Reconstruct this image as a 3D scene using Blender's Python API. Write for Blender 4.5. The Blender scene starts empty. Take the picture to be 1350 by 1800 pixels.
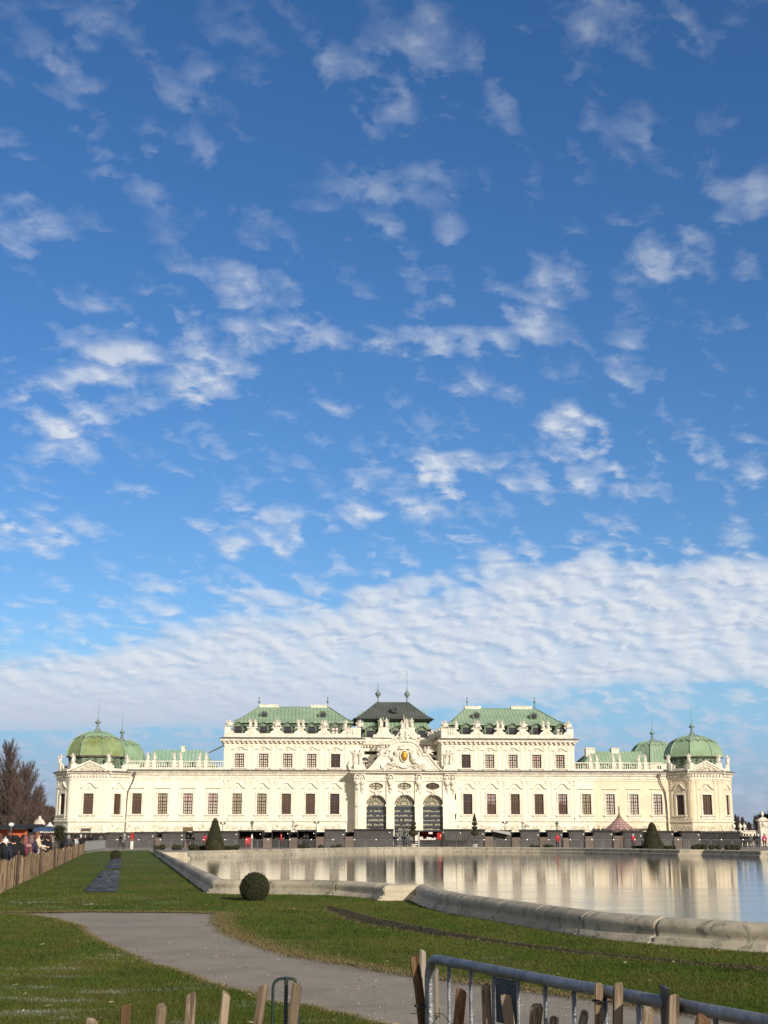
import bpy, bmesh, math, random
import numpy as np
from mathutils import Vector, Matrix, noise as mnoise
R = math.radians
PI = math.pi
random.seed(7)
sc = bpy.context.scene
col = sc.collection

# ---------------------------------------------------------------- camera
FPX = 2300.0                     # focal length in photo pixels (photo is 1350 x 1800)
PITCH = math.atan(567.0 / FPX)   # horizon sits 567 px under the picture's centre
EYE = 1.65
cam_data = bpy.data.cameras.new('camera')
cam = bpy.data.objects.new('camera', cam_data)
col.objects.link(cam)
cam_data.sensor_fit = 'VERTICAL'
cam_data.sensor_height = 24.0
cam_data.lens = 24.0 * FPX / 1800.0
cam_data.clip_start = 0.1
cam_data.clip_end = 9000.0
cam.location = (0, 0, EYE)
cam.rotation_euler = (PI / 2 + PITCH, 0, 0)
sc.camera = cam

SUN_EL = R(21.0)
SUN_AZ = R(31.0)     # to the right of straight behind the camera
sun_data = bpy.data.lights.new('sun', 'SUN')
sun_data.energy = 4.9
sun_data.angle = R(0.53)
sun_data.color = (1.0, 0.91, 0.77)
sun = bpy.data.objects.new('sun', sun_data)
col.objects.link(sun)
to_sun = Vector((math.sin(SUN_AZ) * math.cos(SUN_EL), -math.cos(SUN_AZ) * math.cos(SUN_EL), math.sin(SUN_EL)))
sun.rotation_euler = to_sun.to_track_quat('Z', 'Y').to_euler()
sun.location = (40, -60, 60)

vs = sc.view_settings
vs.view_transform = 'Standard'
vs.look = 'None'
vs.exposure = 0.0
vs.gamma = 1.0
sc.render.film_transparent = False
sc.cycles.use_denoising = True
sc.cycles.max_bounces = 6
sc.cycles.diffuse_bounces = 3
sc.cycles.glossy_bounces = 3
sc.cycles.transparent_max_bounces = 8
sc.cycles.caustics_reflective = False
sc.cycles.caustics_refractive = False

# ---------------------------------------------------------------- pixel helpers (photo pixels -> rays)
CP, SP = math.cos(PITCH), math.sin(PITCH)
def ray(px, py):
    a = (px - 675.0) / FPX
    b = (900.0 - py) / FPX
    return Vector((a, CP - b * SP, SP + b * CP))
def gnd(px, py, z=0.0):
    d = ray(px, py)
    t = (z - EYE) / d.z
    return Vector((d.x * t, d.y * t, z))
def at(px, py, Y):
    d = ray(px, py)
    t = Y / d.y
    return Vector((d.x * t, Y, EYE + d.z * t))
def xw(px, Y, py=1470):
    return at(px, py, Y).x
def zw(py, Y):
    return at(675, py, Y).z

# ---------------------------------------------------------------- node helper
class NT:
    def __init__(s, tree):
        s.t = tree; s.n = tree.nodes; s.l = tree.links
    def node(s, kind, **kw):
        n = s.n.new(kind)
        for k, v in kw.items():
            setattr(n, k, v)
        return n
    def put(s, sock, v):
        if v is None: return
        if isinstance(v, bpy.types.NodeSocket): s.l.new(v, sock)
        else: sock.default_value = v
    def m(s, op, a, b=None, c=None, clamp=False):
        n = s.node('ShaderNodeMath', operation=op, use_clamp=clamp)
        s.put(n.inputs[0], a); s.put(n.inputs[1], b)
        if c is not None: s.put(n.inputs[2], c)
        return n.outputs[0]
    def v(s, op, a, b=None, out=0, scale=None):
        n = s.node('ShaderNodeVectorMath', operation=op)
        s.put(n.inputs[0], a)
        if b is not None: s.put(n.inputs[1], b)
        if scale is not None: s.put(n.inputs['Scale'], scale)
        return n.outputs[out]
    def noise(s, vec, scale, detail=2, rough=0.5, dist=0.0, dims='3D', lac=2.0):
        n = s.node('ShaderNodeTexNoise', noise_dimensions=dims)
        s.put(n.inputs['Vector'], vec); s.put(n.inputs['Scale'], scale)
        n.inputs['Detail'].default_value = detail; n.inputs['Roughness'].default_value = rough
        n.inputs['Distortion'].default_value = dist; n.inputs['Lacunarity'].default_value = lac
        return n.outputs['Fac']
    def ss(s, v, lo, hi, a=0.0, b=1.0, mode='SMOOTHSTEP'):
        n = s.node('ShaderNodeMapRange', interpolation_type=mode, clamp=True)
        s.put(n.inputs[0], v); s.put(n.inputs[1], lo); s.put(n.inputs[2], hi); s.put(n.inputs[3], a); s.put(n.inputs[4], b)
        return n.outputs[0]
    def mix(s, f, a, b, bt='MIX'):
        n = s.node('ShaderNodeMix', data_type='RGBA', blend_type=bt)
        s.put(n.inputs[0], f); s.put(n.inputs[6], a); s.put(n.inputs[7], b)
        return n.outputs[2]
    def ramp(s, f, stops, interp='LINEAR'):
        n = s.node('ShaderNodeValToRGB'); cr = n.color_ramp; cr.interpolation = interp
        while len(cr.elements) < len(stops): cr.elements.new(0.5)
        for e, (p, c) in zip(cr.elements, stops):
            e.position = p; e.color = (*c, 1.0)
        s.put(n.inputs[0], f)
        return n.outputs[0]
    def comb(s, x, y, z):
        n = s.node('ShaderNodeCombineXYZ')
        s.put(n.inputs[0], x); s.put(n.inputs[1], y); s.put(n.inputs[2], z)
        return n.outputs[0]

def lin(r, g, b):
    f = lambda c: (c / 255 / 12.92) if c <= 10 else ((c / 255 + 0.055) / 1.055) ** 2.4
    return (f(r), f(g), f(b))

# ---------------------------------------------------------------- sky: Nishita with a procedural layer of altocumulus
w = bpy.data.worlds.new("World")
sc.world = w
w.use_nodes = True
w.cycles.sampling_method = 'MANUAL'
w.cycles.sample_map_resolution = 256
T = NT(w.node_tree)
T.n.clear()
sky = T.node('ShaderNodeTexSky', sky_type='NISHITA', sun_disc=False)
sky.sun_elevation = SUN_EL
sky.sun_rotation = PI - SUN_AZ
sky.air_density = 1.0; sky.dust_density = 0.6; sky.ozone_density = 1.6; sky.altitude = 200
tc = T.node('ShaderNodeTexCoord')
D = T.v('NORMALIZE', tc.outputs['Generated'])
sx = T.node('ShaderNodeSeparateXYZ'); T.put(sx.inputs[0], D)
dx, dy, dz = sx.outputs
zz = T.m('ADD', T.m('MAXIMUM', dz, 0.0), 0.30)
P = T.comb(T.m('DIVIDE', dx, zz), T.m('DIVIDE', dy, zz), 0.0)      # point on the flat cloud layer
# direction north of the viewer, as slopes: q = (x / y, z / y)
yy = T.m('MAXIMUM', dy, 0.08)
qa = T.m('DIVIDE', dx, yy); qe = T.m('DIVIDE', dz, yy)
warp = T.noise(P, 6.0, 2, 0.55)
warp2 = T.noise(T.v('ADD', P, (7.3, 2.1, 0)), 6.0, 2, 0.55)
Q = T.comb(T.m('ADD', qa, T.m('MULTIPLY', T.m('SUBTRACT', warp, 0.5), 0.09)),
           T.m('ADD', qe, T.m('MULTIPLY', T.m('SUBTRACT', warp2, 0.5), 0.09)), 0.0)
patches = [  # x, y, rx, ry, weight : drifts of small cloud, measured in the photograph, stored as directions
 (90,170,150,95,.62),(180,60,120,60,.5),(30,370,95,100,.8),(300,265,120,50,.55),(350,165,55,50,.45),(215,320,80,40,.5),
 (590,95,95,60,.6),(735,50,65,70,.6),(700,170,60,70,.7),(870,150,110,95,.62),(545,225,60,40,.4),(1090,55,170,85,.6),
 (1060,210,90,90,.28),(715,330,105,65,.75),(665,405,95,40,.7),(785,455,55,70,.55),(485,360,50,40,.35),(425,500,115,65,.65),
 (1150,440,130,75,.75),(1315,350,60,45,.75),(1315,460,45,45,.65),(1240,400,55,30,.5),(925,545,75,70,.95),(800,582,75,38,.85),
 (635,612,125,45,.9),(225,635,140,85,1.0),(370,670,95,100,.9),(90,735,150,55,1.0),(470,580,95,32,.65),(605,720,65,32,.65),
 (1112,640,60,70,.65),(860,672,85,32,.6),(785,825,75,42,.9),(755,880,85,36,.9),(620,890,90,42,1.0),(455,930,130,50,.9),
 (55,930,140,70,.9),(1000,795,80,60,.9),(900,830,55,34,.85),(985,748,50,28,.8),(1070,862,70,40,.8),(1190,790,80,90,.65),
 (1330,810,55,75,.55),(340,1040,90,30,.8),(450,1022,110,30,.6),(120,1080,230,60,.55),(975,960,260,40,.6),(365,815,50,24,.6),
 (215,855,60,24,.6),(580,500,60,60,.35),(980,465,60,30,.4),(90,560,80,30,.4),(480,762,50,18,.5),(950,870,80,22,.6)]
acc = None
for (x, y, rx, ry, wt) in patches:
    d = ray(x, y); c = (d.x / d.y, d.z / d.y, 0)
    e1 = ray(x + rx, y); e2 = ray(x, y - ry)
    ra = 1.22 * abs(e1.x / e1.y - c[0]); re = 1.22 * abs(e2.z / e2.y - c[1])
    dv = T.v('MULTIPLY', T.v('SUBTRACT', Q, c), (1 / ra, 1 / re, 0))
    g = T.ss(T.v('LENGTH', dv, out=1), 1.25, 0.0, 0.0, wt, 'SMOOTHERSTEP')
    acc = g if acc is None else T.m('ADD', acc, g)
acc = T.m('MINIMUM', acc, 1.0)
# the broad bank: upper edge climbs from left to right
def dirq(x, y):
    d = ray(x, y); return d.x / d.y, d.z / d.y
(l0, b0), (l1, b1) = dirq(0, 1150), dirq(1350, 918)
slope = (b1 - b0) / (l1 - l0)
sq = T.node('ShaderNodeSeparateXYZ'); T.put(sq.inputs[0], Q)
edge = T.m('ADD', T.m('MULTIPLY', sq.outputs[0], slope), b0 - slope * l0)
edge = T.m('ADD', edge, T.m('MULTIPLY', T.m('POWER', T.m('ABSOLUTE', T.m('ADD', sq.outputs[0], 0.02)), 2.0), -0.25))
below = T.m('SUBTRACT', edge, sq.outputs[1])
bank = T.ss(below, -0.030, 0.022)
(_, c0), (_, c1) = dirq(0, 1305), dirq(1350, 1204)
lowedge = T.ss(sq.outputs[0], -0.10, 0.24, dirq(0, 1285)[1], dirq(1350, 1203)[1])
lowedge2 = T.m('ADD', lowedge, T.m('MULTIPLY', T.m('SUBTRACT', T.noise(T.comb(qa, T.m('MULTIPLY', qe, 6.0), 3.0), 9, 3), 0.5), 0.012))
bank = T.m('MULTIPLY', bank, T.ss(T.m('SUBTRACT', qe, lowedge2), -0.013, 0.012))
thin = T.ss(below, -0.10, 0.03)            # thin scraps ahead of the bank
# texture of the layer
def puffs(vec):
    a = T.noise(vec, 16.0, 4, 0.58, 0.2)
    rot = T.node('ShaderNodeVectorRotate', rotation_type='Z_AXIS'); T.put(rot.inputs['Vector'], vec); rot.inputs['Angle'].default_value = R(38)
    st = T.v('MULTIPLY', rot.outputs[0], (1.0, 0.5, 1.0))
    vo = T.node('ShaderNodeTexVoronoi', feature='SMOOTH_F1', voronoi_dimensions='2D'); T.put(vo.inputs['Vector'], T.v('ADD', st, T.v('SCALE', T.comb(a, T.m('SUBTRACT', 0.5, a), 0), scale=0.10)))
    vo.inputs['Scale'].default_value = 25.0; vo.inputs['Smoothness'].default_value = 0.75
    cell = T.m('SUBTRACT', 1.0, T.m('MULTIPLY', vo.outputs['Distance'], 1.25))
    return a, cell
na, cell = puffs(P)
nb, cell2 = puffs(T.v('ADD', P, (0.010, -0.014, 0.0)))
fine = T.noise(P, 50, 4, 0.62, 0.3)
tex = T.m('ADD', T.m('MULTIPLY', na, 0.62), T.m('MULTIPLY', cell, 0.38))
tex = T.m('ADD', tex, T.m('MULTIPLY', T.m('SUBTRACT', fine, 0.5), 0.34))
acc = T.m('MULTIPLY', acc, T.ss(T.noise(P, 9.5, 2, 0.55), 0.36, 0.56, 0.50, 1.08))
acc2 = T.m('ADD', acc, T.ss(T.noise(P, 4.0, 1, 0.5), 0.40, 0.65, 0.0, 0.32))
scat = T.ss(T.m('ADD', T.m('MULTIPLY', tex, 3.0), T.m('MULTIPLY', acc2, 0.80)), 1.80, 2.84, mode='LINEAR')
scat = T.m('MULTIPLY', scat, T.m('ADD', 0.35, T.m('MULTIPLY', acc, 0.65)))
thinc = T.m('MULTIPLY', T.ss(T.m('ADD', tex, T.m('MULTIPLY', thin, 0.30)), 0.68, 0.98), thin)
bankd = T.ss(T.m('ADD', T.m('MULTIPLY', tex, 1.2), T.m('MULTIPLY', bank, 1.15)), 0.95, 1.45)
bankd = T.m('MULTIPLY', bankd, bank)
holes = T.ss(cell, 0.25, 0.62, 0.80, 1.0)
hz = T.ss(qe, 0.07, 0.15, 0.0, 1.0)
bankd = T.m('MULTIPLY', bankd, T.m('ADD', T.m('MULTIPLY', T.m('SUBTRACT', holes, 1.0), hz), 1.0))
hi_fade = T.ss(qe, 0.28, 0.60, 0.82, 0.46)     # clouds higher up are thinner against the dark blue
hi_fade = T.m('MULTIPLY', hi_fade, 1.0)
alpha = T.m('MAXIMUM', T.m('MULTIPLY', scat, hi_fade), T.m('MAXIMUM', T.m('MULTIPLY', thinc, 0.62), T.m('MULTIPLY', bankd, 0.93)))
alpha = T.m('MULTIPLY', alpha, T.ss(dz, 0.0, 0.03))
relief = T.m('MULTIPLY', T.m('ADD', T.m('MULTIPLY', T.m('SUBTRACT', na, nb), 1.1), T.m('MULTIPLY', T.m('SUBTRACT', cell, cell2), 0.45)), T.ss(qe, 0.07, 0.16, 0.25, 1.0))
shade = T.m('ADD', 0.70, T.m('MULTIPLY', relief, 1.35), clamp=True)
ccol = T.mix(shade, (*lin(168, 186, 214), 1), (*lin(228, 232, 238), 1))
low = T.ss(qe, 0.05, 0.13)
ccol = T.mix(low, (*lin(182, 194, 216), 1), ccol)
# blue of the sky: Nishita, tuned to the photograph's hue
hs = T.node('ShaderNodeHueSaturation'); hs.inputs['Saturation'].default_value = 1.24; hs.inputs['Value'].default_value = 1.0
T.put(hs.inputs['Color'], sky.outputs[0])
skyc = T.v('MULTIPLY', hs.outputs[0], (0.080, 0.098, 0.123))
skyc = T.mix(T.ss(qe, 0.17, 0.06, 0.0, 0.9), skyc, (*lin(146, 192, 226), 1))
skyc = T.mix(T.ss(dz, 0.085, 0.0), skyc, (*lin(160, 172, 190), 1))
final = T.mix(alpha, skyc, ccol)
# bright cloud added overhead and behind the viewer to neutralise the blue ambient light
ambient_veil = T.m('MAXIMUM', T.ss(dy, 0.15, -0.25, 0.0, 0.85), T.ss(dz, 0.66, 0.85, 0.0, 0.65))
final = T.mix(ambient_veil, final, (0.50, 0.47, 0.44, 1))
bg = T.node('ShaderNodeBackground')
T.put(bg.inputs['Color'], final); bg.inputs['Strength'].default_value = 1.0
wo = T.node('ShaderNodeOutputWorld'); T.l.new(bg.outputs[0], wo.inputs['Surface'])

# ================================================================ geometry helpers
class MB:
    """collects faces and links them as one mesh object"""
    def __init__(s): s.v = []; s.f = []
    def add(s, vs, fs):
        o = len(s.v); s.v += [tuple(p) for p in vs]; s.f += [tuple(i + o for i in f) for f in fs]
    def quad(s, a, b, c, d): s.add([a, b, c, d], [(0, 1, 2, 3)])
    def box(s, x0, x1, y0, y1, z0, z1):
        s.add([(x0,y0,z0),(x1,y0,z0),(x1,y1,z0),(x0,y1,z0),(x0,y0,z1),(x1,y0,z1),(x1,y1,z1),(x0,y1,z1)],
              [(0,3,2,1),(4,5,6,7),(0,1,5,4),(1,2,6,5),(2,3,7,6),(3,0,4,7)])
    def frustum(s, b, t):      # b, t: (x0,x1,y0,y1,z)
        x0,x1,y0,y1,z0 = b; X0,X1,Y0,Y1,z1 = t
        s.add([(x0,y0,z0),(x1,y0,z0),(x1,y1,z0),(x0,y1,z0),(X0,Y0,z1),(X1,Y0,z1),(X1,Y1,z1),(X0,Y1,z1)],
              [(0,3,2,1),(4,5,6,7),(0,1,5,4),(1,2,6,5),(2,3,7,6),(3,0,4,7)])
    def prism(s, pts, y0, y1):         # polygon in x,z extruded along y
        n = len(pts)
        tris = tess([(p[0], p[1]) for p in pts])
        s.add([(p[0], y0, p[1]) for p in pts] + [(p[0], y1, p[1]) for p in pts],
              [t for t in tris] + [tuple(i + n for i in reversed(t)) for t in tris] +
              [(i, (i + 1) % n, (i + 1) % n + n, i + n) for i in range(n)])
    def zprism(s, pts, z0, z1):        # polygon in x,y extruded along z
        n = len(pts)
        s.add([(p[0], p[1], z0) for p in pts] + [(p[0], p[1], z1) for p in pts],
              [tuple(reversed(range(n))), tuple(range(n, 2 * n))] +
              [(i, (i + 1) % n, (i + 1) % n + n, i + n) for i in range(n)])
    def lathe(s, c, prof, n=16, ph=0.0, sx=1, sy=1):          # prof: (r, z)
        vs = []; fs = []
        for r, z in prof:
            for k in range(n):
                a = ph + 2 * PI * k / n
                vs.append((c[0] + sx * r * math.cos(a), c[1] + sy * r * math.sin(a), c[2] + z))
        m = len(prof)
        for j in range(m - 1):
            for k in range(n):
                k2 = (k + 1) % n
                fs.append((j*n+k, j*n+k2, (j+1)*n+k2, (j+1)*n+k))
        fs.append(tuple(reversed(range(n)))); fs.append(tuple(range((m-1)*n, m*n)))
        s.add(vs, fs)
    def tube(s, pts, rad, n=6, closed=False):
        pts = [Vector(p) for p in pts]; m = len(pts)
        rads = rad if isinstance(rad, (list, tuple)) else [rad] * m
        vs = []; fs = []; up = None
        for i, p in enumerate(pts):
            if closed: t = pts[(i+1) % m] - pts[i-1]
            else: t = pts[min(i+1, m-1)] - pts[max(i-1, 0)]
            if t.length < 1e-9: t = Vector((0,0,1))
            t.normalize()
            if up is None: up = Vector((0,0,1)) if abs(t.z) < 0.9 else Vector((1,0,0))
            a = t.cross(up)
            if a.length < 1e-4: a = t.orthogonal()
            a.normalize(); b = t.cross(a).normalized(); up = b * -1 if False else up
            # parallel-ish frame
            for k in range(n):
                q = 2 * PI * k / n
                vs.append(p + (a * math.cos(q) + b * math.sin(q)) * rads[i])
            up = a.cross(t)
        for i in range(m if closed else m - 1):
            j = (i + 1) % m
            for k in range(n):
                k2 = (k + 1) % n
                fs.append((i*n+k, i*n+k2, j*n+k2, j*n+k))
        if not closed:
            fs.append(tuple(reversed(range(n)))); fs.append(tuple(range((m-1)*n, m*n)))
        s.add(vs, fs)
    def blob(s, c, r, seed=0, amp=0.25, sub=2, sc_=(1,1,1), freq=1.2):
        key = sub
        if key not in _ico:
            bm = bmesh.new(); bmesh.ops.create_icosphere(bm, subdivisions=sub, radius=1)
            bm.verts.ensure_lookup_table()
            _ico[key] = ([v.co.copy() for v in bm.verts], [tuple(v.index for v in f.verts) for f in bm.faces]); bm.free()
        V, F_ = _ico[key]
        so = Vector((seed * 3.17, seed * 1.73, seed * 0.61))
        vs = []
        for q in V:
            k = 1 + amp * mnoise.noise(q * freq + so) * 2
            vs.append((c[0] + q.x * r * k * sc_[0], c[1] + q.y * r * k * sc_[1], c[2] + q.z * r * k * sc_[2]))
        s.add(vs, F_)
    def merge(s, other, M=None):
        if M is None: s.add(other.v, other.f)
        else: s.add([M @ Vector(p) for p in other.v], other.f)
    def mesh(s, name, mat, smooth=False):
        me = bpy.data.meshes.new(name)
        me.from_pydata(s.v, [], s.f)
        me.validate(clean_customdata=False)
        if mat: me.materials.append(mat)
        if smooth:
            me.polygons.foreach_set('use_smooth', [True] * len(me.polygons))
        me.update()
        return me
    def build(s, name, mat, parent=None, smooth=False, auto=False):
        me = s.mesh(name, mat, smooth)
        if auto: fixn(me)
        return link(name, me, parent)
_ico = {}
def fixn(me):
    bm = bmesh.new(); bm.from_mesh(me); bmesh.ops.recalc_face_normals(bm, faces=bm.faces); bm.to_mesh(me); bm.free()
def tess(pts2, holes=()):
    from mathutils.geometry import tessellate_polygon
    loops = [[Vector((p[0], p[1], 0)) for p in pts2]] + [[Vector((p[0], p[1], 0)) for p in h] for h in holes]
    return [tuple(t) for t in tessellate_polygon(loops)]
def link(name, data, parent=None, loc=None, rz=None):
    o = bpy.data.objects.new(name, data); col.objects.link(o)
    if parent is not None: o.parent = parent
    if loc is not None: o.location = loc
    if rz is not None: o.rotation_euler = (0, 0, rz)
    return o
def tag(o, label=None, cat=None, group=None, kind=None):
    if label: o['label'] = label
    if cat: o['category'] = cat
    if group: o['group'] = group
    if kind: o['kind'] = kind
    return o
def thing(name, loc, label, cat, group=None, rz=0):
    return tag(link(name, None, None, loc, rz), label, cat, group)
def copy_tree(o, parent=None, loc=None, rz=None):
    c = o.copy(); col.objects.link(c)
    if parent is not None: c.parent = parent
    if loc is not None: c.location = loc
    if rz is not None: c.rotation_euler = (0, 0, rz)
    for ch in list(o.children): copy_tree(ch, c)
    return c

# ================================================================ materials
def mat(name, color, rough=0.8, metal=0.0, spec=0.3, vary=None, vscale=1.0, bump=0.0, bscale=8.0, coat=0.0, stretch=None, detail=4, obj_vary=0.0):
    """plain principled material, optionally mottled between colour and 'vary' by noise, with noise bump"""
    m = bpy.data.materials.new(name); m.use_nodes = True
    N = NT(m.node_tree); b = m.node_tree.nodes['Principled BSDF']
    b.inputs['Base Color'].default_value = (*color, 1)
    b.inputs['Roughness'].default_value = rough; b.inputs['Metallic'].default_value = metal
    b.inputs['Specular IOR Level'].default_value = spec; b.inputs['Coat Weight'].default_value = coat
    tcn = N.node('ShaderNodeTexCoord'); vec = tcn.outputs['Object']
    if stretch: vec = N.v('MULTIPLY', vec, stretch)
    if vary:
        f = N.ss(N.noise(vec, vscale, detail, 0.6), 0.35, 0.65)
        c = N.mix(f, (*color, 1), (*vary, 1))
        if obj_vary:
            oi = N.node('ShaderNodeObjectInfo')
            k = N.m('ADD', N.m('MULTIPLY', N.m('SUBTRACT', oi.outputs['Random'], 0.5), obj_vary), 1.0)
            c = N.v('SCALE', c, scale=k)
        N.put(b.inputs['Base Color'], c)
    if bump:
        bp = N.node('ShaderNodeBump'); bp.inputs['Strength'].default_value = min(1.0, bump); bp.inputs['Distance'].default_value = 0.02 * max(1, bump)
        N.put(bp.inputs['Height'], N.noise(vec, bscale, 4, 0.6)); N.put(b.inputs['Normal'], bp.outputs[0])
    return m

M = {}
M['plaster'] = mat('cream_plaster', (0.80, 0.762, 0.645), 0.9, vary=(0.73, 0.685, 0.56), vscale=0.35, bump=0.3, bscale=3)
M['plaster_warm'] = mat('yellow_plaster', (0.77, 0.675, 0.50), 0.9, vary=(0.68, 0.585, 0.43), vscale=0.35, bump=0.3, bscale=3)
M['trim'] = mat('stone_trim', (0.80, 0.755, 0.655), 0.85, vary=(0.62, 0.57, 0.47), vscale=1.3, bump=0.4, bscale=4)
M['statue'] = mat('statue_stone', (0.78, 0.73, 0.64), 0.85, vary=(0.48, 0.44, 0.37), vscale=2.0, bump=0.6, bscale=6)
M['lead'] = mat('lead_flashing', (0.085, 0.075, 0.07), 0.6, vary=(0.13, 0.12, 0.105), vscale=1.5)
M['relief'] = mat('stucco_relief', (0.68, 0.63, 0.52), 0.9, vary=(0.50, 0.46, 0.37), vscale=2.5)
M['gold'] = mat('gilded_metal', (0.62, 0.36, 0.06), 0.45, metal=0.7, vary=(0.50, 0.25, 0.03), vscale=4)
M['iron'] = mat('wrought_iron', (0.10, 0.105, 0.11), 0.5, metal=0.3)
M['ironlight'] = mat('painted_ironwork', (0.34, 0.35, 0.36), 0.5)
M['frame'] = mat('brown_window_frame', (0.085, 0.045, 0.030), 0.55)
M['frame_dark'] = mat('dark_window_frame', (0.035, 0.030, 0.030), 0.5)
def stain(m, amt=0.35, c2=(0.52, 0.47, 0.38)):
    """rain streaks and grime running down a wall"""
    N = NT(m.node_tree); b = m.node_tree.nodes['Principled BSDF']; lk = b.inputs['Base Color'].links[0].from_socket
    v = N.node('ShaderNodeTexCoord').outputs['Object']
    s1 = N.noise(N.v('MULTIPLY', v, (1.6, 1.6, 0.16)), 1.0, 5, 0.7); s2 = N.noise(v, 0.5, 4, 0.7)
    f = N.m('MULTIPLY', N.ss(s1, 0.52, 0.70), N.ss(s2, 0.40, 0.62, 0.25, 1.0))
    N.put(b.inputs['Base Color'], N.mix(N.m('MULTIPLY', f, amt), lk, (*c2, 1)))
for k_ in ('plaster', 'plaster_warm'): stain(M[k_])
stain(M['trim'], 0.5, (0.38, 0.34, 0.27))
def glass(name, top, bot, rough=0.08, spec=0.5):
    m = bpy.data.materials.new(name); m.use_nodes = True
    N = NT(m.node_tree); b = m.node_tree.nodes['Principled BSDF']
    tcn = N.node('ShaderNodeTexCoord'); s3 = N.node('ShaderNodeSeparateXYZ'); N.put(s3.inputs[0], tcn.outputs['Generated'])
    wob = N.noise(tcn.outputs['Object'], 1.6, 3, 0.6)
    f = N.ss(N.m('ADD', s3.outputs[2], N.m('MULTIPLY', N.m('SUBTRACT', wob, 0.5), 0.5)), 0.45, 0.62)
    c = N.mix(f, (*bot, 1), (*top, 1))
    N.put(b.inputs['Base Color'], c)
    b.inputs['Roughness'].default_value = rough; b.inputs['Specular IOR Level'].default_value = spec
    b.inputs['Coat Weight'].default_value = 0.5; b.inputs['Coat Roughness'].default_value = 0.04
    return m
M['g_white'] = glass('glass_over_white_curtain', (0.66, 0.60, 0.56), (0.68, 0.62, 0.52))
M['g_pink'] = glass('glass_over_rose_curtain', (0.62, 0.46, 0.44), (0.60, 0.54, 0.46))
M['g_beige'] = glass('glass_over_beige_blind', (0.42, 0.38, 0.27), (0.40, 0.36, 0.25))
M['g_brown'] = glass('glass_over_brown_blind', (0.13, 0.085, 0.055), (0.10, 0.068, 0.05))
M['g_dark'] = glass('dark_window_glass', (0.045, 0.045, 0.06), (0.03, 0.028, 0.032))
M['g_mix'] = glass('glass_curtain_and_sky_top', (0.5, 0.4, 0.4), (0.12, 0.07, 0.05))  # pale top: half-drawn curtain on one pane, painted sky reflection on the other

def copper(name, c1, c2, streak, seam_axis=0, seam=0.62, seam_c=(0.07, 0.11, 0.08)):
    m = bpy.data.materials.new(name); m.use_nodes = True
    N = NT(m.node_tree); b = m.node_tree.nodes['Principled BSDF']
    tcn = N.node('ShaderNodeTexCoord'); ov = tcn.outputs['Object']
    f = N.ss(N.noise(ov, 0.35, 4, 0.6), 0.35, 0.65)
    c = N.mix(f, (*c1, 1), (*c2, 1))
    st = N.noise(N.v('MULTIPLY', ov, (2.2, 2.2, 0.35)), 1.0, 4, 0.65)
    c = N.mix(N.m('MULTIPLY', N.ss(st, 0.5, 0.72), 0.6), c, (*streak, 1))
    if seam:
        s3 = N.node('ShaderNodeSeparateXYZ'); N.put(s3.inputs[0], ov)
        fr = N.m('FRACT', N.m('DIVIDE', N.m('ADD', s3.outputs[seam_axis], 500.0), seam))
        ln = N.m('LESS_THAN', fr, 0.13)
        c = N.mix(N.m('MULTIPLY', ln, 0.55), c, (*seam_c, 1))
        fz = N.m('FRACT', N.m('ADD', N.m('DIVIDE', N.m('ADD', s3.outputs[2], 500.0), 1.15), N.m('MULTIPLY', N.m('FLOOR', N.m('DIVIDE', N.m('ADD', s3.outputs[seam_axis], 500.0), seam)), 0.37)))
        c = N.mix(N.m('MULTIPLY', N.m('LESS_THAN', fz, 0.07), 0.3), c, (*seam_c, 1))
        bp = N.node('ShaderNodeBump'); bp.inputs['Strength'].default_value = 0.6; bp.inputs['Distance'].default_value = 0.05
        N.put(bp.inputs['Height'], ln); N.put(b.inputs['Normal'], bp.outputs[0])
    N.put(b.inputs['Base Color'], c)
    b.inputs['Roughness'].default_value = 0.75; b.inputs['Specular IOR Level'].default_value = 0.25
    return m
M['copper'] = copper('green_copper_roof', (0.235, 0.345, 0.235), (0.295, 0.405, 0.285), (0.15, 0.20, 0.12))
M['copper_blue'] = copper('blue_green_copper_roof', (0.24, 0.375, 0.29), (0.29, 0.42, 0.33), (0.18, 0.26, 0.19))
M['copper_mansard'] = copper('grey_green_mansard', (0.15, 0.20, 0.14), (0.19, 0.24, 0.17), (0.09, 0.11, 0.08))
M['copper_olive'] = copper('olive_copper_dome', (0.18, 0.22, 0.085), (0.25, 0.32, 0.16), (0.11, 0.12, 0.05), seam=0)
M['copper_dome'] = copper('green_copper_dome', (0.20, 0.31, 0.18), (0.27, 0.38, 0.25), (0.13, 0.18, 0.10), seam=0)
M['slate'] = copper('dark_slate_roof', (0.075, 0.085, 0.078), (0.105, 0.115, 0.105), (0.14, 0.15, 0.13), seam_c=(0.03, 0.034, 0.032))
M['finial'] = mat('weathered_copper_finial', (0.22, 0.30, 0.27), 0.6, vary=(0.13, 0.16, 0.15), vscale=2)

# ================================================================ the palace
PD = 222.0                       # distance of the facade's middle
PTH = math.atan(0.07)            # the facade stands a little askew to the view
_px0 = ray(711, 1467)
palace = thing('palace', (_px0.x / _px0.y * PD, PD, 0), 'long cream baroque palace with green copper roofs and domes behind the pool', 'palace', rz=PTH)
PO = Vector(palace.location); PX = Vector((math.cos(PTH), math.sin(PTH), 0)); PY = Vector((-math.sin(PTH), math.cos(PTH), 0))
def F(px, py, y0=0.0):
    """photo pixel -> local (x, z) on the palace's plane y = y0"""
    d = ray(px, py); o = Vector((0, 0, EYE)) - PO
    t = (y0 - o.dot(PY)) / d.dot(PY)
    p = o + d * t
    return p.dot(PX), p.z
def fx(px, y0=0.0, py=1400): return F(px, py, y0)[0]
def fz(py, px=711, y0=0.0): return F(px, py, y0)[1]

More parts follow.
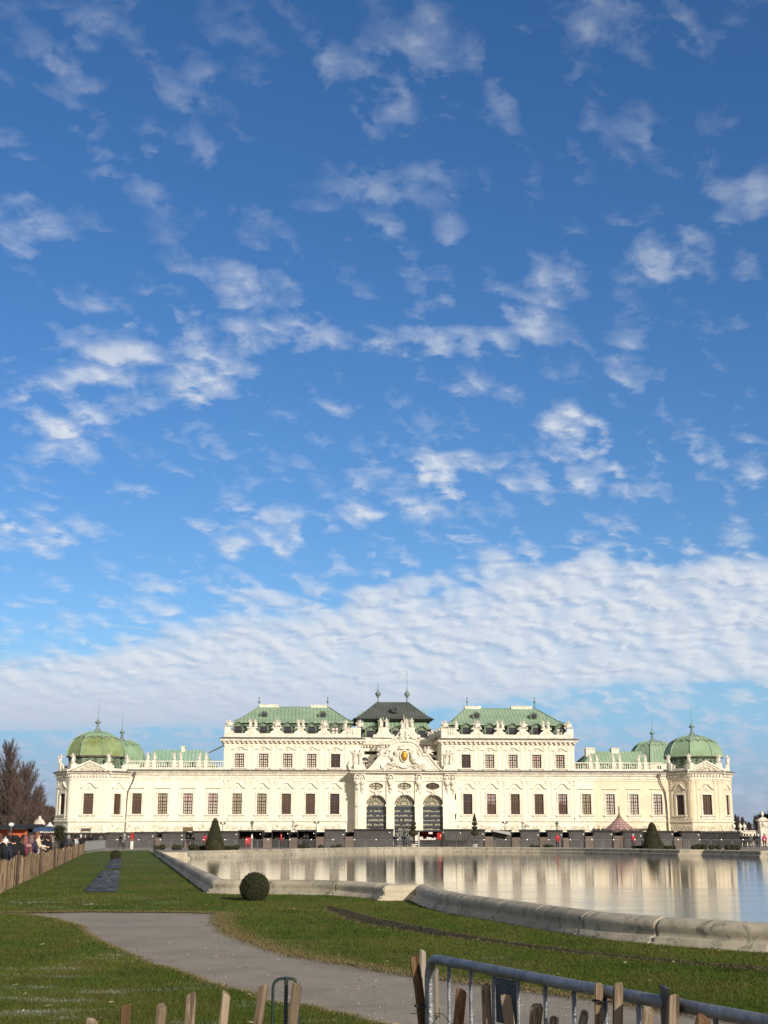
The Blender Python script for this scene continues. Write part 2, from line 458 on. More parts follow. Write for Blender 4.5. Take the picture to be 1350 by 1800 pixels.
def wall_face(mb, x0, y0, dx, dy, L, z0, z1, ops, depth=0.35):
    """vertical wall from (x0,y0) along (dx,dy), rectangular openings (s0,s1,za,zb) with reveals"""
    nx, ny = dy, -dx
    P3 = lambda s, z, d=0.0: (x0 + dx * s - nx * d, y0 + dy * s - ny * d, z)
    S = sorted({0.0, L} | {o[0] for o in ops} | {o[1] for o in ops})
    Z = sorted({z0, z1} | {o[2] for o in ops} | {o[3] for o in ops})
    for i in range(len(S) - 1):
        for j in range(len(Z) - 1):
            cs = (S[i] + S[i+1]) / 2; cz = (Z[j] + Z[j+1]) / 2
            if any(o[0] < cs < o[1] and o[2] < cz < o[3] for o in ops): continue
            mb.quad(P3(S[i], Z[j]), P3(S[i+1], Z[j]), P3(S[i+1], Z[j+1]), P3(S[i], Z[j+1]))
    for a, b, c, d in ops:
        mb.quad(P3(a, c), P3(a, d), P3(a, d, depth), P3(a, c, depth))
        mb.quad(P3(b, d), P3(b, c), P3(b, c, depth), P3(b, d, depth))
        mb.quad(P3(a, d), P3(b, d), P3(b, d, depth), P3(a, d, depth))
        mb.quad(P3(b, c), P3(a, c), P3(a, c, depth), P3(b, c, depth))

# --- window kinds: pane (the part) with frame, sill, surround and hood below it
_wcache = {}
def hood_shape(w, kind):
    mb = MB(); W = w / 2
    if kind == 'bracket':          # raised, bent baroque hood
        pts = [(-W-0.62,0.05),(-W-0.30,0.05),(-W-0.10,0.14),(-W*0.55,0.62),(-0.26,0.86),(0.26,0.86),(W*0.55,0.62),(W+0.10,0.14),(W+0.30,0.05),(W+0.62,0.05)]
    elif kind == 'arch':
        pts = [(-W-0.62,0.02),(-W-0.15,0.02),(-W+0.05,0.16),(-W*0.5,0.36),(0,0.44),(W*0.5,0.36),(W-0.05,0.16),(W+0.15,0.02),(W+0.62,0.02)]
    else:
        pts = [(-W-0.45,0.0),(W+0.45,0.0)]
    top = [(x, z + 0.17) for x, z in pts]
    for i in range(len(pts) - 1):
        (a, b), (c, d) = pts[i], pts[i+1]
        vs = [(a,-0.2,b),(c,-0.2,d),(c,0.02,d),(a,0.02,b),(a,-0.26,b+0.15),(c,-0.26,d+0.15),(c,0.02,d+0.15),(a,0.02,b+0.15)]
        mb.add(vs, [(0,3,2,1),(4,5,6,7),(0,1,5,4),(2,3,7,6),(3,0,4,7),(1,2,6,5)])
    if kind != 'flat':             # stucco cartouche under the hood
        for k, (x, z, r) in enumerate([(-0.34,0.10,0.15),(0.34,0.10,0.15),(0,0.28,0.2),(0,-0.05,0.14),(-0.62,-0.22,0.12),(0.62,-0.22,0.12)]):
            mb.blob((x, -0.05, z - 0.05), r, k, 0.3, 1, (1, 0.6, 1))
    return mb
def window_meshes(w, h, kind):
    key = (round(w, 2), round(h, 2), kind)
    if key in _wcache: return _wcache[key]
    W = w / 2
    pane = MB(); pane.box(-W + 0.01, W - 0.01, 0.27, 0.30, 0.01, h - 0.01)
    fr = MB(); t = 0.11; Y0, Y1 = 0.15, 0.262
    fr.box(-W, -W + t, Y0, Y1, 0, h); fr.box(W - t, W, Y0, Y1, 0, h)
    fr.box(-W + t, W - t, Y0, Y1, 0, t); fr.box(-W + t, W - t, Y0, Y1, h - t, h)
    fr.box(-0.075, 0.075, Y0 - 0.01, Y1, t, h - t)
    tz = h * (0.60 if h > 2.6 else 0.56)
    for s in (-1, 1):
        xa, xb = (-W + t, -0.075) if s < 0 else (0.075, W - t)
        fr.box(xa, xb, Y0 + 0.005, Y1, tz, tz + 0.14)
        xm = (xa + xb) / 2
        m0 = 0.036
        fr.box(xm - m0, xm + m0, Y0 + 0.03, Y1, t, tz); fr.box(xm - m0, xm + m0, Y0 + 0.03, Y1, tz + 0.14, h - t)
        nlo = 4 if h > 2.6 else 3; nhi = 2
        for k in range(1, nlo):
            z = t + (tz - t) * k / nlo
            fr.box(xa, xm - m0, Y0 + 0.035, Y1, z - m0, z + m0); fr.box(xm + m0, xb, Y0 + 0.035, Y1, z - m0, z + m0)
        for k in range(1, nhi):
            z = tz + 0.14 + (h - t - tz - 0.14) * k / nhi
            fr.box(xa, xm - m0, Y0 + 0.035, Y1, z - m0, z + m0); fr.box(xm + m0, xb, Y0 + 0.035, Y1, z - m0, z + m0)
    sur = MB(); s_ = 0.26
    for (a, b, c, d) in ((-W - s_, -W - 0.003, -0.05, h + s_), (W + 0.003, W + s_, -0.05, h + s_), (-W - 0.003, W + 0.003, h + 0.003, h + s_)):
        sur.box(a, b, -0.10, 0.02, c, d)
    sill = MB(); sill.box(-W - 0.5, W + 0.5, -0.30, 0.02, -0.24, -0.053); sill.box(-W - 0.3, W + 0.3, -0.12, 0.02, -0.75, -0.243)
    hz = h + (0.78 if kind != 'arch' else 0.62)
    hb = MB(); hb.merge(hood_shape(w, kind), Matrix.Translation((0, 0, hz)))
    r = tuple(m.mesh(n, mm) for m, n, mm in ((pane, 'window', None), (fr, 'frame', M['frame']), (sur, 'surround', M['trim']), (sill, 'sill', M['trim']), (hb, 'hood', M['trim'])))
    _wcache[key] = r
    return r
_pc = {}
def put_window(x, y, ang, z, w, h, look, kind='bracket', frame_dark=False):
    pm, fm, sm, im, hm = window_meshes(w, h, kind)
    k = (pm.name, look)
    if k not in _pc:
        q = pm.copy(); q.name = 'window'; q.materials.clear(); q.materials.append(M[look]); _pc[k] = q
    o = link('window', _pc[k], palace, (x, y, z), ang)
    for n, me in (('frame', fm), ('surround', sm), ('sill', im), ('hood', hm)):
        link(n, me, o)
    return o

# levels (z) read off the photograph
z_str = fz(1442.6); z_wb = fz(1431.3); z_wt = fz(1395.4)
z_c1a = fz(1363.0); z_c1b = fz(1357.0); z_c1c = fz(1354.2)
z_ub = fz(1349.6); z_ut = fz(1325.8)
z_c2a = fz(1306.5); z_c2b = fz(1300.3); z_c2c = fz(1297.2)
z_par = fz(1290.5); z_ped = fz(1279.8)
z_bal0 = fz(1350.2); z_bal1 = fz(1340.6)
ww = fx(505.6 + 8) - fx(505.6 - 8.2); uw = ww
xL, xBL0, xBL1 = fx(222), fx(391.5), fx(634)
xBR0, xBR1, xR = fx(777), fx(1012), fx(1172)
LOWL = [(241,'g_brown','flat'),(286.3,'g_beige','flat'),(330.6,'g_pink','flat'),(374.7,'g_pink','flat'),(417,'g_beige','bracket'),(460.4,'g_beige','bracket'),
        (503.4,'g_brown','bracket'),(545.6,'g_brown','bracket'),(588.4,'g_dark','bracket')]
LOWR = [(822,'g_dark','bracket'),(863.6,'g_mix','bracket'),(905.4,'g_brown','bracket'),(947.2,'g_brown','bracket'),(989,'g_mix','bracket'),
        (1030.6,'g_beige','flat'),(1072.3,'g_white','flat'),(1114,'g_white','flat'),(1155.6,'g_white','flat')]
UPL = [(419.2,'g_white'),(462,'g_white'),(504.6,'g_white'),(547,'g_white'),(589.2,'g_dark')]
UPR = [(820.2,'g_dark'),(861.8,'g_white'),(903.2,'g_white'),(945,'g_pink'),(986.4,'g_pink')]
xwarm = fx(1044)
low = MB(); low2 = MB(); lowx = MB()
def span(mb, xa, xb, z0, z1, wins, zb, zt):
    ops = [(fx(p) - ww / 2 - xa, fx(p) + ww / 2 - xa, zb, zt) for p in wins if xa < fx(p) < xb]
    wall_face(mb, xa, 0, 1, 0, xb - xa, z0, z1, ops)
allw = [p for p, *_ in LOWL + LOWR]
span(low, xL - 1.5, fx(640), 0, z_c1b, allw, z_wb, z_wt)
span(low2, fx(780), xwarm, 0, z_c1b, allw, z_wb, z_wt)
span(lowx, xwarm, xR + 1.5, 0, z_c1b, allw, z_wb, z_wt)
low.build('lower_storey_wall', M['plaster'], palace); low2.build('lower_storey_wall', M['plaster'], palace)
o = lowx.build('lower_storey_wall', M['plaster_warm'], palace); o['label'] = 'yellower stretch of the lower wall'
for p, look, kind in LOWL + LOWR: put_window(fx(p), 0, 0, z_wb, ww, z_wt - z_wb, look, kind)
BD = 17.0                        # depth of the two tall blocks
for (xa, xb, lst) in ((xBL0, xBL1, UPL), (xBR0, xBR1, UPR)):
    up = MB()
    ops = [(fx(p) - uw / 2 - xa, fx(p) + uw / 2 - xa, z_ub, z_ut) for p, _ in lst]
    wall_face(up, xa, 0, 1, 0, xb - xa, z_c1b, z_c2a, ops)
    wall_face(up, xb, 0, 0, 1, BD, z_c1b, z_c2a, [])
    wall_face(up, xb, BD, -1, 0, xb - xa, z_c1b, z_c2a, [])
    wall_face(up, xa, BD, 0, -1, BD, z_c1b, z_c2a, [])
    up.build('upper_storey_wall', M['plaster'], palace)
    for p, look in lst: put_window(fx(p), 0, 0, z_ub, uw, z_ut - z_ub, look, 'arch')

# --- cornices: profiles running round a plan outline
def cornice(pts, prof, name='cornice', m='trim', closed=False):
    """pts: plan polyline (outward on the right hand of travel), prof: (out, z)"""
    mb = MB(); n = len(pts); V2 = [Vector((p[0], p[1])) for p in pts]
    offs = []
    for i in range(n):
        ds = []
        if i > 0 or closed: ds.append((V2[i] - V2[i-1]).normalized())
        if i < n - 1 or closed: ds.append((V2[(i+1) % n] - V2[i]).normalized())
        ns = [Vector((d.y, -d.x)) for d in ds]
        if len(ns) == 2:
            b = (ns[0] + ns[1]); b.normalize(); b = b / max(0.3, b.dot(ns[0]))
        else: b = ns[0]
        offs.append(b)
    m_ = len(prof)
    vs = []
    for i in range(n):
        for o, z in prof:
            q = V2[i] + offs[i] * o
            vs.append((q.x, q.y, z))
    fs = []
    for i in range(n if closed else n - 1):
        j = (i + 1) % n
        for k in range(m_ - 1): fs.append((i*m_+k, j*m_+k, j*m_+k+1, i*m_+k+1))
    if not closed:
        fs.append(tuple(range(m_))); fs.append(tuple(reversed(range((n-1)*m_, n*m_))))
    mb.add(vs, fs)
    return mb.build(name, M[m], palace)
def c1prof(z0=None):
    return [(-0.05, z_c1a - 0.55), (0.10, z_c1a - 0.55), (0.10, z_c1a - 0.15), (0.30, z_c1a), (0.34, z_c1a + 0.18), (0.62, z_c1b - 0.1), (0.66, z_c1b), (-0.05, z_c1b)]
def leadprof(zb, zt, out): return [(-0.05, zb + 0.004), (out + 0.06, zb + 0.004), (out + 0.08, zb + 0.02), (out + 0.03, zb + 0.14), (0.02, zt + 0.03), (-0.05, zt + 0.03)]
pL = [(xL, 0), (fx(620), 0)]
pR = [(fx(800), 0), (xR, 0)]
for pl in (pL, pR):
    cornice(pl, c1prof())
    cornice(pl, leadprof(z_c1b, z_c1c, 0.66), 'cornice_flashing', 'lead')
    cornice(pl, [(-0.05, z_str - 0.16), (0.16, z_str - 0.16), (0.22, z_str), (0.12, z_str + 0.12), (-0.05, z_str + 0.12)], 'string_course')
    cornice(pl, [(-0.05, fz(1372.2)), (0.09, fz(1372.2)), (0.09, fz(1371)), (-0.05, fz(1371))], 'string_course')
for (xa, xb) in ((xBL0, xBL1), (xBR0, xBR1)):
    ring = [(xa, 0), (xb, 0), (xb, BD), (xa, BD)]
    cornice(ring, [(-0.05, z_c2a - 0.2), (0.12, z_c2a - 0.2), (0.12, z_c2a + 0.18), (0.62, z_c2a + 0.24), (0.70, z_c2b), (-0.05, z_c2b)], closed=True)
    cornice(ring, leadprof(z_c2b, z_c2c, 0.72), 'cornice_flashing', 'lead', closed=True)
    cornice([(xa, 0), (xb, 0)], [(-0.05, fz(1311.5)), (0.07, fz(1311.5)), (0.07, fz(1310.6)), (-0.05, fz(1310.6))], 'string_course')
    d = MB(); n = int((xb - xa) / 0.78)
    for i in range(n + 1):
        x = xa + (xb - xa) * i / n
        d.box(x - 0.15, x + 0.15, -0.52, -0.125, z_c2a - 0.06, z_c2a + 0.205)
    d.build('bracket_row', M['trim'], palace)

# --- pilasters with stucco capitals
def pilaster_mb(w, z0, z1, cap=True):
    mb = MB()
    mb.box(-w/2, w/2, -0.07, 0.02, z0, z1); mb.box(-w/2 - 0.08, w/2 + 0.08, -0.11, -0.073, z0, z0 + 0.35)
    mb.box(-w/2 + 0.12, w/2 - 0.12, -0.09, -0.073, z0 + 0.6, z1 - 1.1)
    if cap:
        mb.box(-w/2 - 0.12, w/2 + 0.12, -0.16, 0.02, z1 + 0.003, z1 + 0.12)
        for k, (x, z, r) in enumerate([(-w/2, z1 - 0.2, 0.16), (w/2, z1 - 0.2, 0.16), (0, z1 - 0.3, 0.18), (0, z1 - 0.62, 0.13), (-0.2, z1 - 0.62, 0.1), (0.2, z1 - 0.62, 0.1)]):
            mb.blob((x, -0.08, z), r * 0.9, k, 0.3, 1, (1, 0.5, 1))
    return mb
pil_low = pilaster_mb(0.62, z_str + 0.13, fz(1373.5)).mesh('pilaster', M['plaster'])
pil_up = pilaster_mb(0.5, z_c1c + 0.05, fz(1312)).mesh('pilaster', M['plaster'])
def pair(pa, pb): return (pa + pb) / 2
lowp = []
L_ = [p for p, *_ in LOWL]; R_ = [p for p, *_ in LOWR]
for a, b in list(zip(L_[4:], L_[5:])) + list(zip(R_[:4], R_[1:5])):
    lowp += [pair(a, b) - 4.6, pair(a, b) + 4.6]
lowp += [397, 402.8 + 1.5, 608, 805, 1005.5, 1011.5 ]
for p in lowp: link('pilaster', pil_low, palace, (fx(p), 0, 0))
upp = []
for lst in (UPL, UPR):
    q = [p for p, _ in lst]
    for a, b in zip(q, q[1:]): upp += [pair(a, b) - 4.6, pair(a, b) + 4.6]
upp += [396.5, 403, 608, 802, 1002.5, 1009]
for p in upp: link('pilaster', pil_up, palace, (fx(p), 0, 0))

# --- stucco scrollwork along the base and the frieze
def scroll(mb, x, z, r, turns=1.5, flip=1, y=-0.03, rad=0.045):
    pts = []
    for i in range(15):
        t = i / 14; a = t * turns * 2 * PI; q = r * (1 - 0.82 * t)
        pts.append((x + flip * q * math.cos(a), y, z + q * math.sin(a)))
    mb.tube(pts, rad, 4)
rng = random.Random(3)
def scroll_panel(w, h, seed):
    rg = random.Random(seed); mb = MB(); n = max(3, int(w / 0.9))
    for i in range(n):
        x = -w/2 + w * (i + 0.5) / n + rg.uniform(-0.1, 0.1)
        scroll(mb, x, h * rg.uniform(0.3, 0.62), h * rg.uniform(0.2, 0.34), rg.uniform(1.0, 1.7), rg.choice((-1, 1)))
        scroll(mb, x + 0.4, h * rg.uniform(0.2, 0.8), h * rg.uniform(0.08, 0.16), 1.2, rg.choice((-1, 1)))
    pts = [(-w/2 + w * k / 20, -0.03, h * (0.45 + 0.25 * math.sin(k * 1.3 + seed))) for k in range(21)]
    mb.tube(pts, 0.035, 4)
    return mb
bh = z_str - 0.5
panels = [scroll_panel(3.3, bh * 0.62, s).mesh('stucco_relief', M['relief']) for s in (1, 2, 3)]
k = 0
for pxs in (list(range(238, 612, 43)), list(range(812, 1166, 41))):
    for p in pxs:
        link('stucco_relief', panels[k % 3], palace, (fx(p), 0, bh * 0.47)); k += 1
fr = MB()
for xa, xb in ((fx(392), fx(618)), (fx(802), fx(1012))):
    x = xa + 0.4
    while x < xb:
        fr.blob((x, -0.03, fz(1366.8)), 0.13, int(x * 7), 0.35, 1, (1, 0.6, 1.2)); scroll(fr, x + 0.42, fz(1366.6), 0.2, 1.2, 1, -0.04, 0.04)
        x += 0.85
fr.build('frieze', M['relief'], palace)

# --- sculpture for the roofline
def statue_mb(seed, h=1.9, wide=False):
    """standing draped figure: plinth, robe, torso, head, one arm out"""
    rg = random.Random(seed); mb = MB(); s = h / 1.9
    mb.box(-0.32*s, 0.32*s, -0.3*s, 0.3*s, 0, 0.14*s)
    lean = rg.uniform(-0.1, 0.1)
    prof = [(0.30,0.14),(0.31,0.35),(0.25,0.7),(0.20,0.98),(0.26,1.22),(0.28,1.42),(0.13,1.54),(0.09,1.6)]
    vs_ = MB(); vs_.lathe((0, 0, 0), [(r*s, z*s) for r, z in prof], 10, 0.2, 1, 0.75)
    mb.v += [(x + lean * z + 0.05 * math.sin(z * 5 + seed), y + 0.03 * math.sin(z * 7), z) for x, y, z in vs_.v]
    o = len(mb.v) - len(vs_.v); mb.f += [tuple(i + o for i in f) for f in vs_.f]
    mb.blob((lean * 1.72 * s, 0, 1.72 * s), 0.14 * s, seed, 0.15, 1, (0.85, 0.95, 1.15))
    sd = rg.choice((-1, 1)); sh = Vector((lean * 1.4 * s + sd * 0.24 * s, 0, 1.38 * s))
    el = sh + Vector((sd * rg.uniform(0.15, 0.3), -0.15, rg.uniform(-0.15, 0.25))) * s
    ha = el + Vector((sd * rg.uniform(-0.05, 0.2), -0.12, rg.uniform(0.15, 0.4))) * s
    mb.tube([sh, el, ha], [0.085*s, 0.07*s, 0.05*s], 6)
    sh2 = Vector((lean * 1.4 * s - sd * 0.24 * s, 0, 1.38 * s)); el2 = sh2 + Vector((-sd * 0.14, -0.05, -0.33)) * s; ha2 = el2 + Vector((sd * 0.22, -0.2, 0.02)) * s
    mb.tube([sh2, el2, ha2], [0.085*s, 0.07*s, 0.05*s], 6)
    dr = [(lean * s + sd * 0.28 * s, -0.1, 1.3 * s), (sd * 0.36 * s, 0.05, 0.9 * s), (sd * 0.34 * s, 0.1, 0.4 * s), (sd * 0.3 * s, 0.1, 0.15 * s)]
    mb.tube(dr, [0.07*s, 0.11*s, 0.12*s, 0.1*s], 6)
    return mb
def trophy_mb(seed, w=1.9, h=1.7):
    """heap of arms, banners and shields"""
    rg = random.Random(seed); mb = MB()
    mb.blob((0, 0, 0.38*h), 0.42*w*0.8, seed, 0.3, 2, (1.1, 0.6, 0.9), 2.2)
    mb.lathe((0, -0.25, 0.5*h), [(0.02, -0.36), (0.22, -0.28), (0.3, 0), (0.22, 0.28), (0.02, 0.36)], 10, 0, 1, 0.5)
    mb.blob((0, -0.1, 0.86*h), 0.2, seed, 0.2, 1, (1, 1, 1.2))
    for k in range(11):
        a = PI * (0.08 + 0.84 * k / 10) + rg.uniform(-0.08, 0.08); L = rg.uniform(0.75, 1.05)
        e = Vector((math.cos(a) * w * 0.55 * L, rg.uniform(-0.15, 0.15), 0.35*h + math.sin(a) * h * 0.66 * L))
        b = Vector((math.cos(a) * 0.2, 0, 0.35*h + math.sin(a) * 0.2))
        mb.tube([b, (b + e) / 2 + Vector((rg.uniform(-.06,.06), 0, 0.04)), e], [0.10, 0.085, rg.uniform(0.03, 0.10)], 5)
        mb.blob(e, rg.uniform(0.08, 0.15), k + seed, 0.4, 1)
    for sd in (-1, 1):
        mb.blob((sd * 0.42 * w, -0.05, 0.16*h), 0.26, seed + sd, 0.35, 1, (1.2, 0.8, 0.9))
    return mb
st_mesh = [statue_mb(s, 1.75).mesh('statue', M['statue'], True) for s in (11, 12, 13, 14, 15, 16)]
tr_mesh = [trophy_mb(s).mesh('trophy_sculpture', M['statue'], True) for s in (21, 22)]
urn = MB(); urn.lathe((0,0,0), [(0.22,0),(0.24,0.08),(0.1,0.16),(0.08,0.26),(0.26,0.42),(0.36,0.66),(0.34,0.8),(0.24,0.88),(0.28,0.94),(0.18,1.02),(0.07,1.14),(0.09,1.22),(0.02,1.34)], 14)
urn_mesh = urn.mesh('urn', M['statue'], True)
nst = [0]
def put_statue(x, y, z, s=1.0, rz=0.0, mesh=None):
    o = link('statue', mesh or st_mesh[nst[0] % 6], palace, (x, y, z), rz); o.scale = (s, s, s); nst[0] += 1
    return o
def put_trophy(x, y, z, s=1.0, i=0):
    o = link('trophy_sculpture', tr_mesh[i % 2], palace, (x, y, z), 0.0); o.scale = (s, s, s); return o

def balusters(mb, xa, xb, y, z0, z1):
    n = max(2, int((xb - xa) / 0.36)); h = z1 - z0
    for i in range(n):
        x = xa + (xb - xa) * (i + 0.5) / n
        mb.lathe((x, y, z0), [(0.09, 0.004), (0.06, 0.1*h), (0.115, 0.35*h), (0.05, 0.72*h), (0.09, h - 0.004)], 6)
def balustrade(xa, xb, y, zb, z0, z1, posts, pw=0.9, name='balustrade'):
    mb = MB()
    mb.box(xa, xb, y - 0.22, y + 0.22, zb, z0)
    mb.box(xa, xb, y - 0.24, y + 0.24, z1, z1 + 0.16)
    e = sorted([xa] + [v for p in posts for v in (p - pw/2, p + pw/2)] + [xb])
    for i in range(0, len(e) - 1, 2):
        if e[i+1] - e[i] > 0.3: balusters(mb, e[i], e[i+1], y, z0, z1)
    for p in posts:
        mb.box(p - pw/2, p + pw/2, y - 0.27, y + 0.27, z0 + 0.003, z1 - 0.003); mb.box(p - pw/2 + 0.05, p + pw/2 - 0.05, y - 0.25, y + 0.25, z1 + 0.163, z1 + 0.28)
    return mb.build(name, M['trim'], palace)

# wings: balustrades with pairs of figures
for (xa, xb, pps) in ((fx(225), xBL0 - 0.02, (262.5, 310, 354)), (xBR1 + 0.02, fx(1168), (1046, 1087, 1132))):
    posts = [v for p in pps for v in (fx(p) - 0.55, fx(p) + 0.55)]
    balustrade(xa, xb, 0.25, z_c1c - 0.05, z_bal0, z_bal1, posts, 0.62)
    for p in posts: put_statue(p, 0.25, z_bal1 + 0.28, 0.78)

# tall blocks: scooped parapet, statues, mansard, dormers, hipped roof
def block(x0, x1, wpx, trophies, figures, eave, ridge, yeave, yridge, chims, eyes, fins, rm):
    # parapet with scoops in front of each dormer
    mb = MB(); zt = z_ped; zl = z_par
    edges = []; xs = [x0] 
    prof = [(x0, zt)]
    sw = 1.55
    for p in wpx:
        c = fx(p, 0.3)
        prof += [(c - sw, zt), (c - sw + 0.12, zt - 0.45), (c - sw + 0.5, zl + 0.35), (c - sw + 0.75, zl + 0.02), (c + sw - 0.75, zl), (c + sw - 0.5, zl + 0.35), (c + sw - 0.12, zt - 0.45), (c + sw, zt)]
    prof += [(x1, zt)]
    base = z_c2c - 0.06
    for i in range(len(prof) - 1):
        (a, b), (c, d) = prof[i], prof[i+1]
        if c - a < 1e-3: continue
        vs = [(a,0.06,base),(c,0.06,base),(c,0.5,base),(a,0.5,base),(a,0.06,b),(c,0.06,d),(c,0.5,d),(a,0.5,b)]
        mb.add(vs, [(0,3,2,1),(4,5,6,7),(0,1,5,4),(1,2,6,5),(2,3,7,6),(3,0,4,7)])
    q = [x0] + [fx(p, 0.3) for p in wpx] + [x1]
    for a, b in zip(q, q[1:]):                      # small pierced panels between the scoops
        c = (a + b) / 2
        if b - a > 3:
            mb.box(c - 0.9, c + 0.9, 0.0, 0.057, zt - 0.16, zt + 0.02)
            for k in (-0.3, 0, 0.3): mb.box(c + k - 0.07, c + k + 0.07, 0.02, 0.057, zl + 0.1, zt - 0.3)
    mb.box(x0, x0 + 0.4, 0.5, BD, base, zt - 0.2); mb.box(x1 - 0.4, x1, 0.5, BD, base, zt - 0.2)
    mb.build('parapet', M['trim'], palace)
    for i, p in enumerate(trophies): put_trophy(fx(p, 0.28), 0.28, zt, 0.76, i)
    for p in figures: put_statue(fx(p, 0.28), 0.28, zt, 0.86)
    # mansard (steep lower slope)
    ze = fz(yeave, 505, 2.2); mz0 = z_c2c - 0.3
    ex0, ex1 = fx(eave[0], 2.2, yeave), fx(eave[1], 2.2, yeave)
    ms = MB(); ms.frustum((x0 + 0.9, x1 - 0.9, 1.4, BD - 1.2, mz0), (ex0 + 0.35, ex1 - 0.35, 2.5, BD - 2.3, ze - 0.02))
    ms.build('mansard_slope', M['copper_mansard'], palace)
    rf = MB(); zr = fz(yridge, (ridge[0] + ridge[1]) / 2, BD / 2)
    rx0, rx1 = fx(ridge[0], BD / 2, yridge), fx(ridge[1], BD / 2, yridge)
    ey0, ey1 = 1.9, BD - 1.7
    rf.box(ex0, ex1, ey0, ey1, ze, ze + 0.22)
    # hipped roof with a slight kick at the eaves
    lv = [(ex0, ex1, ey0, ey1, ze + 0.224)]
    t = 0.28; z1_ = ze + 0.22 + (zr - ze) * 0.20
    lv.append((ex0 + (rx0 - ex0) * t, ex1 + (rx1 - ex1) * t, ey0 + (BD/2 - 0.3 - ey0) * t, ey1 + (BD/2 + 0.3 - ey1) * t, z1_))
    lv.append((rx0, rx1, BD/2 - 0.3, BD/2 + 0.3, zr))
    rf.frustum(lv[0], lv[1]); rf.frustum(lv[1], lv[2])
    roof = rf.build('roof', M[rm], palace)
    rdg = MB(); rdg.tube([(rx0, BD/2, zr), (rx1, BD/2, zr)], 0.14, 6)
    for sx_, ex, rx in ((0, ex0, rx0), (1, ex1, rx1)):
        l1 = lv[1]; mx = l1[0] if sx_ == 0 else l1[1]
        rdg.tube([(ex, ey0, ze + 0.25), (mx, l1[2], l1[4] + 0.03), (rx, BD/2 - 0.3, zr + 0.03)], 0.09, 5)
    rdg.build('ridge_roll', M['copper_mansard'], roof)
    for (a, b, yt, yb) in chims:
        ch = MB(); za, zb_ = fz(yb + 1, (a + b) / 2, BD / 2) - 0.3, fz(yt, (a + b) / 2, BD / 2)
        xa, xb = fx(a, BD/2, yt), fx(b, BD/2, yt)
        ch.box(xa, xb, BD/2 - 0.32, BD/2 + 0.5, za + 0.1, zb_ - 0.14); ch.box(xa - 0.1, xb + 0.1, BD/2 - 0.42, BD/2 + 0.6, zb_ - 0.137, zb_ - 0.03)
        ch.build('chimney', M['trim'], roof)
    for (p, py) in eyes:                            # round roof lights on the slope
        yo = 5.0; x, z = fx(p, yo, py), fz(py, p, yo)
        e = MB(); e.tube([(x + 0.62 * math.cos(a), yo - 0.75, z + 0.62 * math.sin(a)) for a in [2 * PI * k / 14 for k in range(14)]], 0.15, 6, True)
        e.box(x - 0.55, x + 0.55, yo - 0.7, yo + 1.4, z - 0.55, z + 0.35); e.box(x - 0.95, x + 0.95, yo - 0.55, yo + 0.6, z - 0.72, z - 0.4)
        d = e.build('roof_light', M['copper_mansard'], roof)
        g = MB(); g.lathe((0, 0, 0), [(0.01, 0), (0.46, 0.0), (0.46, 0.05), (0.01, 0.05)], 14)
        g.v = [(x + a, yo - 0.72 - c, z + b) for a, b, c in g.v]; g.build('pane', M['g_dark'], d)
    for (p, py) in fins:
        x, z = fx(p, BD/2, py), fz(1243, p, BD/2)
        f = MB(); f.lathe((x, BD/2, z - 0.1), [(0.16,0),(0.08,0.5),(0.07,0.75),(0.24,1.0),(0.1,1.25),(0.05,1.5),(0.12,1.62),(0.02,1.95)], 8)
        f.build('finial', M['finial'], roof)
    # dormers
    for p, look in wpx2(wpx):
        dormer(fx(p, 1.3, 1283), 1.1, z_par - 0.05, 1.0, look)
def wpx2(w): return [(p, 'g_dark' if i not in (4,) else 'g_white') for i, p in enumerate(w)]
_dm = {}
def dormer(x, y, z, s, look='g_dark', parent=None):
    if 'b' not in _dm:
        b = MB(); W = 0.62
        b.box(-W-0.25, -W, 0, 1.6, 0, 1.45); b.box(W, W+0.25, 0, 1.6, 0, 1.45); b.box(-W, W, 0, 1.6, -0.25, 0.08)
        pts = [(-1.05,1.42),(-0.75,1.45),(-0.5,1.72),(-0.15,1.93),(0.15,1.93),(0.5,1.72),(0.75,1.45),(1.05,1.42)]
        for (a, c), (d, e) in zip(pts, pts[1:]):
            b.add([(a,-0.2,c),(d,-0.2,e),(d,1.7,e),(a,1.7,c),(a,-0.25,c+0.14),(d,-0.25,e+0.14),(d,1.7,e+0.14),(a,1.7,c+0.14)],
                  [(0,3,2,1),(4,5,6,7),(0,1,5,4),(1,2,6,5),(2,3,7,6),(3,0,4,7)])
        b.prism([(-0.62,1.30),(0.62,1.30),(0.45,1.7),(0.12,1.9),(-0.12,1.9),(-0.45,1.7)], 0.05, 0.3)
        for sd in (-1, 1):
            b.tube([(sd*0.9,0.0,0.95),(sd*1.15,0.02,0.6),(sd*1.2,0.05,0.25),(sd*1.0,0.05,0.0)], [0.1,0.15,0.17,0.1], 6)
        _dm['b'] = b.mesh('dormer', M['copper_mansard'])
        f = MB(); f.box(-0.62,-0.54,0.05,0.15,0.083,1.297); f.box(0.54,0.62,0.05,0.15,0.083,1.297); f.box(-0.04,0.04,0.05,0.15,0.083,1.297)
        for zz_ in (0.083, 0.62, 1.20): 
            f.box(-0.54,-0.04,0.055,0.15,zz_,zz_+0.07); f.box(0.04,0.54,0.055,0.15,zz_,zz_+0.07)
        _dm['f'] = f.mesh('frame', M['frame_dark'])
        for lk in ('g_dark', 'g_white'):
            g = MB(); g.box(-0.62,0.62,0.2,0.24,0.09,1.29); _dm[lk] = g.mesh('pane', M[lk])
    d = link('dormer', _dm['b'], palace, (x, y, z)); d.scale = (s, s, s)
    link('frame', _dm['f'], d); link('pane', _dm[look], d)
    return d
dL = [(418.5), (463), (505.5), (547.5), (589.5)]
dR = [(819), (860), (900.5), (942.5), (984.5)]
